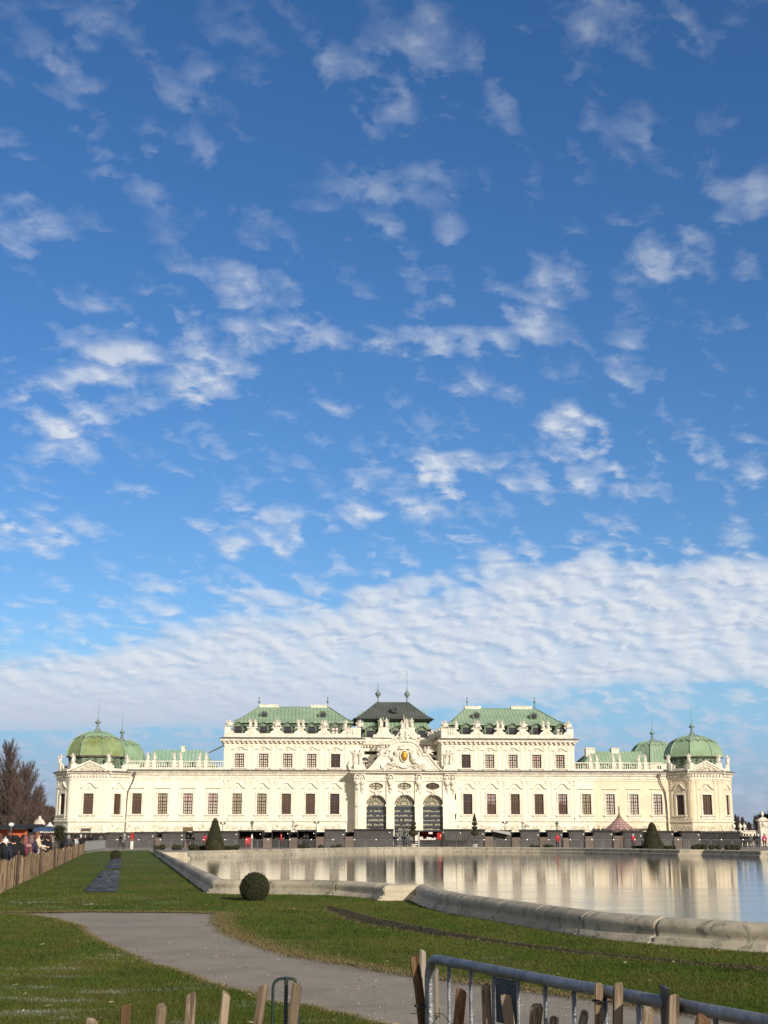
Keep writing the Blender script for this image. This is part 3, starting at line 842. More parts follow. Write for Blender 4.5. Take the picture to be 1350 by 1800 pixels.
block(xBL0, xBL1, dL, [399.5, 484.5, 569, 632], [436.5, 446, 523.5, 532, 606.5], (411, 621), (455.5, 578), 1271, 1243.5,
      [(456, 490, 1238.2, 1243), (546, 575, 1239, 1243)], [(464.5, 1257.5), (567, 1257.5)], [(455.7, 1233), (576, 1233)], 'copper')
block(xBR0, xBR1, dR, [783, 840.5, 923, 1003], [803.5, 877, 885.5, 959, 968], (786, 995), (817, 941), 1273, 1246.3,
      [(816.5, 844.5, 1241, 1245), (898, 934, 1241, 1246)], [(836, 1258.5), (936.5, 1260)], [(821, 1233), (939.5, 1236)], 'copper')
for pa, pb in ((609, 622), (788, 800)):
    mb = MB(); balusters(mb, fx(pa), fx(pb), -0.02, z_par, z_ped); mb.build('baluster_row', M['trim'], palace)

# wing roofs (hipped, lower)
def wing_roof(e0, e1, r0, r1, yr, m, chims, dep=12.0):
    zr = fz(yr, (r0 + r1) / 2, dep / 2)
    x0, x1, a, b = fx(e0, 1.5), fx(e1, 1.5), fx(r0, dep/2, yr), fx(r1, dep/2, yr)
    mb = MB(); mb.frustum((x0, x1, 1.4, dep - 1.4, z_c1c - 0.1), (a, b, dep/2 - 0.25, dep/2 + 0.25, zr))
    r = mb.build('roof', M[m], palace)
    for (ca, cb, ct) in chims:
        c = MB(); xa, xb = fx(ca, dep/2, ct), fx(cb, dep/2, ct); zt = fz(ct, ca, dep/2)
        c.box(xa, xb, dep/2 - 0.7, dep/2 + 0.7, zr - 1.0, zt - 0.35); c.box(xa - 0.12, xb + 0.12, dep/2 - 0.82, dep/2 + 0.82, zt - 0.347, zt - 0.2)
        n = 4
        for i in range(n): 
            w_ = (xb - xa) / n; c.box(xa + w_ * i + 0.08, xa + w_ * (i + 1) - 0.08, dep/2 - 0.6, dep/2 + 0.6, zt - 0.197, zt)
        c.build('chimney', M['trim'], r)
wing_roof(236, 386, 272, 357, 1318.2, 'copper_blue', [(319.5, 326, 1310.5)])
wing_roof(1016, 1150, 1040, 1128, 1321, 'copper', [(1028.5, 1044, 1314), (1073, 1086, 1314.5)])
mb = MB(); mb.frustum((fx(1000, 8), fx(1050, 8), 4, 16, z_c1c), (fx(1036, 11), fx(1046, 11), 9, 11, fz(1322, 1030, 10))); mb.build('roof', M['slate'], palace)
# flue pipe running from the low roof up to the tall block
mb = MB(); mb.tube([(fx(364, 5), 5.0, fz(1323.5, 364, 5)), (xBL0 + 0.1, 5.0, fz(1308.5, 390, 5))], 0.13, 6); mb.build('roof_pipe', M['trim'], palace)

# --- end pavilions: octagonal fronts, pediment, dome
BETA = R(51.0); DL = 4.35
def pavilion(pa, pb, side, warm):
    yF = -DL * math.sin(BETA); ddx = DL * math.cos(BETA)
    xa, xb = fx(pa, yF), fx(pb, yF)
    wm = 'plaster_warm' if warm else 'plaster'
    z1 = fz(1360, (pa + pb) / 2, yF); zc = fz(1357.5, (pa + pb) / 2, yF); zl = fz(1354.5, (pa + pb) / 2, yF)
    zb, zt = fz(1431.2, 156, yF), fz(1394.7, 156, yF)
    zs = fz(1443.2, 156, yF)
    side_len = 6.4
    cb, sb = math.cos(BETA), math.sin(BETA)
    outline = [(xa - ddx, side_len), (xa - ddx, 0), (xa, yF), (xb, yF), (xb + ddx, 0), (xb + ddx, side_len)]
    faces = []
    wl = MB(); w_ = ww * 1.02
    for i in range(5):
        (ax, ay), (bx_, by) = outline[i], outline[i+1]
        L = math.hypot(bx_ - ax, by - ay); d = ((bx_ - ax) / L, (by - ay) / L)
        ops = [(L/2 - w_/2, L/2 + w_/2, zb, zt)] if i in (1, 2, 3) else []
        wall_face(wl, ax, ay, d[0], d[1], L, 0, z1, ops)
        faces.append((ax, ay, d, L))
    wl.build('pavilion_wall', M[wm], palace)
    for i in (1, 2, 3):
        ax, ay, d, L = faces[i]
        ang = math.atan2(d[1], d[0])
        put_window(ax + d[0] * L/2, ay + d[1] * L/2, ang, zb, w_, zt - zb, 'g_brown' if side < 0 or i != 1 else 'g_dark', 'bracket')
        # paired pilasters at the face's ends
        for sft in ((0.42, L - 0.42) if i != 2 else (0.45, 1.15, L - 1.15, L - 0.45)):
            pm = pil_pav if not warm else pil_pav_w
            link('pilaster', pm, palace, (ax + d[0] * sft, ay + d[1] * sft, 0), ang)
    cornice(outline, [(-0.05, z1 - 1.0), (0.10, z1 - 1.0), (0.10, z1 - 0.55), (0.2, z1 - 0.5), (0.2, z1 - 0.12), (0.5, z1 + 0.02), (0.62, zc), (-0.05, zc)])
    cornice(outline, leadprof(zc, zl, 0.64), 'cornice_flashing', 'lead')
    cornice(outline, [(-0.05, zs - 0.16), (0.16, zs - 0.16), (0.22, zs), (0.12, zs + 0.12), (-0.05, zs + 0.12)], 'string_course')
    dn = MB()
    for (ax, ay, d, L) in faces[1:4]:
        n = int(L / 0.5)
        for k in range(n):
            s = L * (k + 0.5) / n; cx, cy = ax + d[0] * s + d[1] * 0.3, ay + d[1] * s - d[0] * 0.3
            T_ = Matrix.Translation((cx, cy, z1 - 0.31)) @ Matrix.Rotation(math.atan2(d[1], d[0]), 4, 'Z')
            b = MB(); b.box(-0.1, 0.1, -0.11, 0.08, -0.18, 0.17); dn.merge(b, T_)
    dn.build('bracket_row', M['trim'], palace)
    # triangular pediment
    za = fz(1339.8, (pa + pb) / 2, yF - 0.5); cx = (xa + xb) / 2; hw = (xb - xa) / 2 + 0.15
    pd = MB()
    pd.prism([(cx - hw, zc + 0.01), (cx + hw, zc + 0.01), (cx, za - 0.3)], yF - 0.45, yF + 1.2)
    for sd in (-1, 1):
        a = Vector((cx + sd * (hw + 0.4), yF - 0.75, zc + 0.02)); b = Vector((cx, yF - 0.75, za))
        for off, hh, yo in ((0, 0.32, 0), (-0.3, 0.2, 0.14)):
            pd.add([a + Vector((0, yo, off)), b + Vector((0, yo, off - 0.02)), b + Vector((0, 2.0, off - 0.02)), a + Vector((0, 2.0, off)),
                    a + Vector((0, yo, off + hh)), b + Vector((0, yo, off + hh)), b + Vector((0, 2.0, off + hh)), a + Vector((0, 2.0, off + hh))],
                   [(0,3,2,1),(4,5,6,7),(0,1,5,4),(1,2,6,5),(2,3,7,6),(3,0,4,7)])
    pdo = pd.build('pediment', M['trim'], palace)
    rl = MB(); rg = random.Random(int(pa))
    for k in range(26):
        t = rg.uniform(-0.8, 0.8); zz_ = zc + 0.25 + rg.random() * (za - zc - 0.7) * (1 - abs(t))
        rl.blob((cx + t * hw, yF - 0.5, zz_), rg.uniform(0.13, 0.24), k, 0.4, 1, (1.2, 0.7, 1))
    for k in range(6): scroll(rl, cx + rg.uniform(-0.6, 0.6) * hw, zc + 0.5, 0.3, 1.2, rg.choice((-1, 1)), yF - 0.5, 0.06)
    rl.build('relief', M['relief'], pdo)
    for i in (1, 2, 3):              # stucco on the base of each face
        ax, ay, d, L = faces[i]
        o = link('stucco_relief', panels[i % 3], palace, (ax + d[0] * L/2, ay + d[1] * L/2, bh * 0.47), math.atan2(d[1], d[0]))
        o.scale = (min(1.5, (L - 0.5) / 3.3), 1, 1)
    # parapet and figures
    inner = [(xa - ddx + 0.3, side_len), (xa - ddx + 0.3, 0.15), (xa + 0.15, yF + 0.3), (xb - 0.15, yF + 0.3), (xb + ddx - 0.3, 0.15), (xb + ddx - 0.3, side_len)]
    zp = fz(1343.5, (pa + pb) / 2, yF)
    pp = MB()
    for (a, b) in zip(inner, inner[1:]):
        L = math.hypot(b[0] - a[0], b[1] - a[1]); ang = math.atan2(b[1] - a[1], b[0] - a[0])
        T_ = Matrix.Translation((a[0], a[1], 0)) @ Matrix.Rotation(ang, 4, 'Z')
        q = MB(); q.box(0.5, L - 0.5, -0.15, 0.15, zl - 0.1, zl + 0.42)
        for e in (0.28, L - 0.28):
            q.box(e - 0.3, e + 0.3, -0.24, 0.24, zl - 0.1, zp + 0.25)
            q.box(min(e, L/2) - (0 if e < L/2 else -0.0), min(e, L/2) + 0.001, -0.1, 0.1, zl, zl + 0.1)
        q.box(0.58, 1.15, -0.12, 0.12, zl + 0.423, zp); q.box(L - 1.15, L - 0.58, -0.12, 0.12, zl + 0.423, zp)
        pp.merge(q, T_)
    pp.build('parapet', M['trim'], palace)
    for i in (1, 2, 3, 4):
        put_statue(inner[i][0], inner[i][1], zp + 0.25, 0.95)
    # dome
    cy = yF + 6.25; dc = (cx, cy)
    pyb = 1330.5 if side < 0 else 1331.5
    zd0 = fz(pyb, 168 if side < 0 else 1218, cy); zd1 = fz(1286.5 if side < 0 else 1288, 168, cy); H = zd1 - zd0
    Rd = 4.62
    ph = PI / 8
    drum = MB(); drum.lathe((cx, cy, zl - 0.4), [(Rd * 1.0, 0), (Rd * 0.97, zd0 - zl + 0.35)], 8, ph); 
    dr_o = drum.build('dome_drum', M['copper_mansard'], palace)
    ev = MB(); ev.lathe((cx, cy, zd0 - 0.28), [(Rd * 1.0, 0), (Rd * 1.07, 0.05), (Rd * 1.09, 0.27)], 8, ph); ev.build('dome_eave', M['lead'], palace)
    prof = []
    for k in range(17):
        t = k / 16
        r = Rd * 1.06 * math.cos(t * PI / 2 * 0.93) ** 0.80
        z = H * (math.sin(t * PI / 2 * 0.98) * 0.93 + 0.07 * t ** 4)
        prof.append((max(0.34, r), z))
    prof[0] = (Rd * 1.08, 0.0)
    dm = MB(); dm.lathe((cx, cy, zd0 + 0.003), prof, 8, ph)
    dmat = 'copper_olive' if side < 0 else 'copper_dome'
    dome = dm.build('dome', M[dmat], palace)
    # ribs and the scalloped upper cap
    rb = MB()
    for q in range(8):
        a = ph + q * PI / 4
        rb.tube([(cx + r * math.cos(a), cy + r * math.sin(a), zd0 + z) for r, z in prof], 0.13, 5)
    rb.build('rib', M['copper_dome' if side < 0 else 'copper'], dome)
    cp = MB(); n8 = 8; sub = 12; kk = 8
    lipl = []
    for fi in range(8):
        a0, a1 = ph + fi * PI / 4, ph + (fi + 1) * PI / 4
        grid = []
        for u in range(sub + 1):
            tt = u / sub
            low_t = 0.50 + 0.11 * abs(math.sin(tt * PI * 2)) ** 0.7 + (0.03 if 0.3 < tt < 0.7 else 0)
            colv = []
            for k in range(kk + 1):
                t = low_t + (1 - low_t) * k / kk
                i = min(15, int(t * 16)); f = t * 16 - i
                r = prof[i][0] * (1 - f) + prof[i+1][0] * f + 0.07; z = prof[i][1] * (1 - f) + prof[i+1][1] * f + 0.03
                p0 = Vector((r * math.cos(a0), r * math.sin(a0), z)); p1 = Vector((r * math.cos(a1), r * math.sin(a1), z))
                p = p0.lerp(p1, tt); colv.append((cx + p.x, cy + p.y, zd0 + p.z))
            grid.append(colv)
        lipl.append([g_[0] for g_ in grid])
        for u in range(sub):
            for k in range(kk):
                cp.quad(grid[u][k], grid[u+1][k], grid[u+1][k+1], grid[u][k+1])
            # lower lip
            l0, l1 = Vector(grid[u][0]), Vector(grid[u+1][0]); c_ = Vector((cx, cy, l0.z - 1.2))
            cp.quad(l0, l0 + (c_ - l0).normalized() * 0.12, l1 + (c_ - l1).normalized() * 0.12, l1)

    capo = cp.build('dome_cap', M['copper' if side > 0 else 'copper_dome'], dome)
    lp = MB()
    for q in lipl: lp.tube(q, 0.10, 5)
    lp.build('scalloped_edge', M['copper_mansard'], capo)
    fn = MB(); fn.lathe((cx, cy, zd0 + H - 0.25), [(1.15,-0.02),(0.7,0.28),(0.36,0.7),(0.17,1.1),(0.34,1.2),(0.12,1.34),(0.2,1.5),(0.5,1.78),(0.5,1.9),(0.2,2.1),(0.1,2.4),(0.05,2.9),(0.035,3.6),(0.02,5.6)], 10)
    fn.build('finial', M['finial'], dome, True)
    # dormers round the drum
    for q in range(8):
        a = q * PI / 4
        if math.sin(a) > 0.8: continue
        rr = Rd * 0.93
        d = dormer(cx + rr * math.cos(a), cy + rr * math.sin(a), zd0 - 1.85, 0.8)
        d.rotation_euler = (0, 0, a + PI / 2)
    return dome
pil_pav = pilaster_mb(0.5, z_str + 0.13, fz(1370)).mesh('pilaster', M['plaster'])
pil_pav_w = pilaster_mb(0.5, z_str + 0.13, fz(1370)).mesh('pilaster', M['plaster_warm'])
pavilion(122.5, 189, -1, False)
pavilion(1215, 1270, 1, True)
# the two domes at the far side of the palace
for (p, pt, pb_, mtt) in ((209.5, 1302, 1345, 'copper_dome'), (1152, 1303.5, 1345, 'copper')):
    y0 = 29.0; cx = fx(p, y0); Rd = 4.7
    z0, z1 = fz(pb_, p, y0), fz(pt, p, y0); H = z1 - z0
    prof = [(max(0.34, Rd * math.cos(k / 16 * PI / 2 * 0.93) ** 0.72), H * math.sin(k / 16 * PI / 2 * 0.98)) for k in range(17)]
    dm = MB(); dm.lathe((cx, y0, z0), prof, 8, PI / 8); dome = dm.build('dome', M[mtt], palace)
    b = MB(); b.lathe((cx, y0, 0), [(Rd * 1.25, 0), (Rd * 1.25, z0 - 2.6), (Rd * 1.0, z0 - 2.0), (Rd * 1.0, z0 - 0.01)], 8, PI / 8); b.build('pavilion_wall', M['plaster'], palace)
    rb = MB()
    for q in range(8):
        a = PI / 8 + q * PI / 4; rb.tube([(cx + r * math.cos(a), y0 + r * math.sin(a), z0 + z) for r, z in prof], 0.14, 5)
        for q2 in range(6):
            t0 = a + PI / 4 * q2 / 6; 
    rb.build('rib', M['copper'], dome)
    sc_ = MB(); pts = []
    for q in range(96):
        a = 2 * PI * q / 96; seg = (a - PI / 8) / (PI / 4) % 1.0
        t = 0.55 + 0.1 * abs(math.sin(seg * PI * 2)); i = int(t * 16); f = t * 16 - i
        r = (prof[i][0] * (1 - f) + prof[i+1][0] * f) * math.cos(PI / 8) / math.cos((seg - 0.5) * PI / 4) + 0.03
        pts.append((cx + r * math.cos(a), y0 + r * math.sin(a), z0 + H * math.sin(t * PI / 2 * 0.98)))
    sc_.tube(pts, 0.09, 4, True); sc_.build('scalloped_band', M['copper_mansard'], dome)
    fn = MB(); fn.lathe((cx, y0, z0 + H - 0.25), [(1.15,-0.02),(0.7,0.28),(0.36,0.7),(0.17,1.1),(0.34,1.2),(0.12,1.34),(0.2,1.5),(0.5,1.78),(0.5,1.9),(0.2,2.1),(0.1,2.4),(0.05,2.9),(0.035,3.6),(0.02,5.6)], 10)
    fn.build('finial', M['finial'], dome, True)

# downpipes in the corners
for (p, sd) in ((223.5, 1), (1170.5, -1)):
    x = fx(p)
    mb = MB(); mb.box(x + sd * 1.1 - 0.22, x + sd * 1.1 + 0.22, -0.75, -0.3, z_c1b - 0.6, z_c1b - 0.15)
    mb.tube([(x + sd * 1.1, -0.4, z_c1b - 0.7), (x + sd * 0.9, -0.35, z_c1b - 1.6), (x + sd * 0.15, -0.25, z_c1b - 3.2), (x, -0.25, z_c1b - 5.0), (x - sd * 0.1, -0.25, 0.0)], 0.10, 8)
    mb.build('downpipe', M['lead'], palace)

# ================================================================ entrance front with three arches
EY = -2.4                        # how far it stands in front of the wings
def G(px, py): return F(px, py, EY)
ex0, ex1 = fx(624.5, EY), fx(797, EY)
ztop = fz(1360, 711, EY)
arch = []
for c, hw_ in ((661, 17.6), (711, 17.8), (761, 17.8)):
    arch.append((fx(c, EY), fx(c + hw_, EY) - fx(c, EY)))
zsp = fz(1415.8, 711, EY)
def arch_pts(cx, r, z0, n=16, dr=0.0):
    r = r + dr
    return [(cx + r, z0), (cx + r, zsp)] + [(cx + r * math.cos(a), zsp + r * math.sin(a)) for a in [PI * k / n for k in range(1, n)]] + [(cx - r, zsp), (cx - r, z0)]
def oval_pts(cx, cz, w, h, n=24):
    pts = []
    for k in range(n):
        a = 2 * PI * k / n
        q = 1 + 0.10 * math.cos(4 * a)
        pts.append((cx + w * math.copysign(abs(math.cos(a)) ** 0.8, math.cos(a)) * (1 + 0.03 * math.cos(6 * a)), cz + h * math.copysign(abs(math.sin(a)) ** 0.9, math.sin(a)) * (1.0 - 0.10 * math.cos(6 * a))))
    return pts
ovals = [(fx(p, EY), fz(1382, p, EY)) for p in (661, 710.7, 760.5)]
ow, oh = fx(673, EY) - fx(661, EY), (fz(1376, 711, EY) - fz(1388, 711, EY)) / 2
wl = MB()
outer = [(ex0, 0.0)]
for cx, r in arch:
    q = arch_pts(cx, r, 0.0)[::-1]; outer += q
outer += [(ex1, 0.0), (ex1, ztop), (ex0, ztop)]
holes = [oval_pts(x, z, ow, oh) for x, z in ovals]
allp = outer + [p for h in holes for p in h]
for yy_ in (EY,):
    o_ = len(wl.v); tr = tess(outer, holes)
    wl.add([(p[0], yy_, p[1]) for p in allp], tr)
for cx, r in arch:               # reveals
    q = arch_pts(cx, r, 0.0)
    for a, b in zip(q, q[1:]): wl.quad((a[0], EY, a[1]), (b[0], EY, b[1]), (b[0], EY + 0.8, b[1]), (a[0], EY + 0.8, a[1]))
for h in holes:
    for a, b in zip(h, h[1:] + h[:1]): wl.quad((a[0], EY, a[1]), (b[0], EY, b[1]), (b[0], EY + 0.45, b[1]), (a[0], EY + 0.45, a[1]))
wall_face(wl, ex1, EY, 0, 1, 3.5, 0, ztop, []); wall_face(wl, ex0, 1.1, 0, -1, 3.5, 0, ztop, [])
wl.build('entrance_wall', M['plaster'], palace, auto=False)
wl2 = MB(); 
# arch doors: fanlight over a grid of glass, ironwork at the foot
for i, (cx, r) in enumerate(arch):
    g = MB(); pts = arch_pts(cx, r - 0.02, zsp - 0.05, 16)
    g.prism(pts, EY + 0.62, EY + 0.66)
    fan = g.build('fanlight', M['g_beige'], palace)
    f = MB(); yb = EY + 0.52
    for rr, th in ((r - 0.1, 0.09), (r * 0.66, 0.035), (r * 0.34, 0.04)):
        f.tube([(cx + rr * math.cos(a), yb, zsp + 0.15 + rr * math.sin(a)) for a in [PI * k / 18 for k in range(19)]], th, 5)
    for k in range(1, 8):
        a = PI * k / 8; f.tube([(cx + 0.34 * r * math.cos(a), yb, zsp + 0.15 + 0.34 * r * math.sin(a)), (cx + (r - 0.1) * math.cos(a), yb, zsp + 0.15 + (r - 0.1) * math.sin(a))], 0.03, 4)
    f.build('frame', M['frame_dark'], fan)
    d = MB(); d.box(cx - r + 0.01, cx + r - 0.01, EY + 0.64, EY + 0.68, 0.05, zsp - 0.25)
    door = d.build('arched_door', M['g_dark'], palace)
    f = MB(); zt_ = zsp + 0.05
    f.box(cx - r + 0.005, cx + r - 0.005, EY + 0.30, EY + 0.6, zsp - 0.25, zt_)
    f.build('transom', M['iron'], door)
    f = MB(); nx, nz = 10, 8; zlo = 0.1
    for k in range(nx + 1):
        x = cx - r + 0.05 + (2 * r - 0.1) * k / nx; f.box(x - 0.03, x + 0.03, EY + 0.55, EY + 0.63, zlo, zsp - 0.253)
    for k in range(nz + 1):
        z = zlo + (zsp - 0.35 - zlo) * k / nz; f.box(cx - r + 0.02, cx + r - 0.02, EY + 0.50, EY + 0.547, z - 0.05, z + 0.05)
    f.build('glazing_bars', M['iron'], door)
    rg = random.Random(i + 5)
    cu = MB()                     # pale looped drapes seen behind the panes
    for k in range(1, nz):
        z = zlo + (zsp - 0.35 - zlo) * k / nz
        for q in range(nx):
            if rg.random() < 0.8:
                x = cx - r + 0.05 + (2 * r - 0.1) * (q + 0.5) / nx; w2 = r / nx * 0.8
                cu.box(x - w2, x + w2, EY + 0.634, EY + 0.638, z + 0.08, z + 0.08 + rg.uniform(0.1, 0.3))
    cu.build('drape', M['g_beige'], door)
    s = MB()
    for q in range(6):
        x = cx - r + r * 2 * (q + 0.5) / 6
        scroll(s, x, 1.35 + 0.25 * math.sin(q * 2.1), 0.5, 1.5, 1 if q % 2 else -1, EY + 0.12, 0.045)
        scroll(s, x, 0.75, 0.32, 1.3, -1 if q % 2 else 1, EY + 0.12, 0.04)
    for k in range(2): scroll(s, cx + (k - 0.5) * 1.1, 2.1, 0.45, 1.4, 1 if k else -1, EY + 0.12, 0.045)
    s.box(cx - r, cx + r, EY + 0.1, EY + 0.15, 0.3, 0.36)
    s.build('iron_gate', M['ironlight'], door)
    # archivolt and imposts
    a_ = MB(); rr = r + 0.17
    a_.tube([(cx + rr * math.cos(a), EY - 0.02, zsp + rr * math.sin(a)) for a in [PI * k / 22 for k in range(23)]], 0.13, 6)
    a_.blob((cx, EY - 0.15, zsp + r + 0.3), 0.34, i, 0.4, 2, (1, 0.6, 1.1), 2.5)
    for k in range(7): a_.blob((cx + (k - 3) * 0.3, EY - 0.08, zsp + r + 0.62 + 0.12 * math.cos(k * 1.9)), 0.16, k + i, 0.4, 1)
    a_.build('archivolt', M['trim'], palace)
    ox, oz = ovals[i]
    g = MB(); g.prism([(ox + (x - ox) * 0.985, oz + (z - oz) * 0.985) for x, z in holes[i]], EY + 0.36, EY + 0.40)
    og = g.build('oval_window', M['g_beige'] if i < 2 else M['g_brown'], palace)
    f = MB(); f.tube([(x, EY + 0.28, z) for x, z in holes[i]], 0.09, 5, True); f.box(ox - 0.07, ox + 0.07, EY + 0.26, EY + 0.34, oz - oh, oz + oh)
    f.box(ox - ow, ox - 0.08, EY + 0.27, EY + 0.33, oz - 0.03, oz + 0.03); f.box(ox + 0.08, ox + ow, EY + 0.27, EY + 0.33, oz - 0.03, oz + 0.03)
    for sd in (-1, 1): f.box(ox + sd * ow * 0.5 - 0.03, ox + sd * ow * 0.5 + 0.03, EY + 0.27, EY + 0.33, oz + 0.035, oz + oh)
    f.build('frame', M['frame_dark'], og)
# piers: imposts, pilasters with carved caryatid-like brackets
pier_px = [636.5, 686, 736, 785.5]
im = MB(); 
for p in pier_px:
    x = fx(p, EY); w_ = 0.85 if p in (686, 736) else 0.9
    im.box(x - w_ + 0.2, x + w_ - 0.2, EY - 0.28, EY + 0.02, 0, ztop - 0.6)
    im.box(x - w_, x + w_, EY - 0.36, EY - 0.283, zsp - 0.18, zsp + 0.12)
im.build('pier_pilasters', M['plaster'], palace)
for j, p in enumerate(pier_px + [627.5, 795]):
    x = fx(p, EY) ; c = MB(); rg = random.Random(j)
    zc_ = fz(1377, 711, EY)
    c.blob((x, EY - 0.45, zc_ + 0.9), 0.26, j, 0.3, 2, (1, 1, 1.2))
    c.blob((x, EY - 0.42, zc_ + 0.15), 0.40, j + 3, 0.4, 2, (1.1, 0.9, 1.4), 2.4)
    c.blob((x - 0.35, EY - 0.35, zc_ + 0.35), 0.24, j + 4, 0.4, 1); c.blob((x + 0.35, EY - 0.35, zc_ + 0.3), 0.24, j + 5, 0.4, 1)
    c.blob((x, EY - 0.38, zc_ - 0.65), 0.26, j + 6, 0.4, 2, (1, 0.8, 1.6), 2.4)
    c.tube([(x - 0.3, EY - 0.4, zc_ + 0.4), (x - 0.5, EY - 0.5, zc_ + 0.9), (x - 0.25, EY - 0.5, zc_ + 1.3)], 0.10, 6)
    c.tube([(x + 0.3, EY - 0.4, zc_ + 0.4), (x + 0.5, EY - 0.5, zc_ + 0.9), (x + 0.25, EY - 0.5, zc_ + 1.3)], 0.10, 6)
    for k in range(5): c.blob((x + rg.uniform(-0.35, 0.35), EY - 0.34, zc_ - 0.4 - 0.28 * k), 0.16, k, 0.4, 1)
    c.box(x - 0.5, x + 0.5, EY - 0.6, EY - 0.2, zc_ + 1.33, zc_ + 1.5)
    c.build('carved_bracket', M['trim'], palace, True)
# free pilasters at the sides
sp = MB(); 
for p in (630, 792):
    x = fx(p, EY); sp.box(x - 0.35, x + 0.35, EY - 0.16, EY + 0.02, 0, ztop - 1.0)
sp.build('side_pilasters', M['plaster'], palace)
# slit windows to the right
for py0, py1 in ((1395, 1405.5), (1430.5, 1440)):
    x = fx(798.5, 0) + 0.3; z1_, z0_ = fz(py0, 798, 0), fz(py1, 798, 0)
    s = MB(); s.box(x - 0.22, x + 0.22, -0.02, 0.1, z0_, z1_); s.build('slit_window', M['g_dark'], palace)
# entablature
pts = [(ex0, 0.5), (ex0, EY), (ex1, EY), (ex1, 0.5)]
zq = fz(1357.8, 711, EY)
cornice(pts, [(-0.05, ztop - 1.2), (0.2, ztop - 1.2), (0.2, ztop - 0.25), (0.32, ztop - 0.15), (0.4, ztop), (0.85, ztop + 0.08), (0.92, zq + 0.05), (-0.05, zq + 0.05)])
cornice(pts, leadprof(zq + 0.05, zq + 0.28, 0.88), 'cornice_flashing', 'lead')
fr = MB(); x = ex0 + 0.5
while x < ex1 - 0.3:
    fr.blob((x, EY - 0.22, ztop - 0.62), 0.14, int(x * 9), 0.4, 1, (1, 0.6, 1)); x += 0.62
fr.build('frieze', M['relief'], palace)
# deck behind the gable
dk = MB(); dk.box(ex0 - 0.3, ex1 + 0.3, EY + 0.3, 7.8, ztop - 0.4, zq + 0.1); dk.build('terrace_deck', M['trim'], palace)
# curved gable
gp = [(643.9,1355.6),(650,1350.5),(656,1344.4),(662,1336.5),(667.8,1329.3),(671,1327.6),(678.6,1327.4),(680.5,1321.5),(683.5,1315.5),(688,1309.8),(694,1305.4),(702,1302.9),(711,1302.2)]
gp = gp + [(2 * 711 - x, y) for x, y in gp[-2::-1]]
GY = EY - 0.1
gl = [F(x, y, GY) for x, y in gp]
gb = MB(); gb.prism([(x, z) for x, z in gl][::-1], GY, GY + 0.9)
gable = gb.build('gable', M['plaster'], palace, auto=True)
mo = MB()
mo.tube([(x, GY - 0.05, z) for x, z in gl], 0.17, 6)
cxg = fx(711, GY); czg = fz(1335, 711, GY)
mo.tube([(cxg + (x - cxg) * 0.87, GY - 0.02, czg + (z - czg) * 0.86 - 0.15) for x, z in gl], 0.07, 5)
mo.tube([(gl[0][0] + 1.0, GY - 0.02, gl[0][1] + 0.35), (gl[-1][0] - 1.0, GY - 0.02, gl[-1][1] + 0.35)], 0.07, 5)
for sd in (0, -1):
    p0 = gl[0] if sd == 0 else gl[-1]; xe = ex0 - 0.7 if sd == 0 else ex1 + 0.7
    mo.add([(p0[0], GY - 0.3, zq + 0.3), (xe, GY - 0.3, zq + 0.3), (xe, GY + 0.9, zq + 0.3), (p0[0], GY + 0.9, zq + 0.3), (p0[0], GY - 0.3, zq + 0.62), (xe, GY - 0.3, zq + 0.34), (xe, GY + 0.9, zq + 0.34), (p0[0], GY + 0.9, zq + 0.62)],
           [(0,3,2,1),(4,5,6,7),(0,1,5,4),(1,2,6,5),(2,3,7,6),(3,0,4,7)])
mo.build('gable_moulding', M['trim'], gable)
# coat of arms: gilt shield under a crown between two lions on clouds of drapery
ca = MB(); rg = random.Random(77)
sx_, sz_ = F(710.8, 1328.6, GY - 0.3)
ca.lathe((0, 0, 0), [(0.01, -0.02), (0.78, 0), (0.86, 0.14), (0.7, 0.24), (0.01, 0.26)], 18)
ca.v = [(sx_ + x * 0.95, GY - 0.12 - z, sz_ + y * 1.25) for x, y, z in ca.v]
for k in range(9):
    a = PI * (0.15 + 0.7 * k / 8); ca.blob((sx_ + 0.95 * math.cos(a), GY - 0.3, sz_ + 0.95 + 0.45 * math.sin(a)), 0.2, k, 0.3, 1)
ca.box(sx_ - 0.85, sx_ + 0.85, GY - 0.45, GY, sz_ + 1.12, sz_ + 1.38)
for k in range(5): ca.blob((sx_ - 0.7 + 0.35 * k, GY - 0.35, sz_ + 1.55 + 0.12 * (k == 2)), 0.17, k, 0.2, 1)
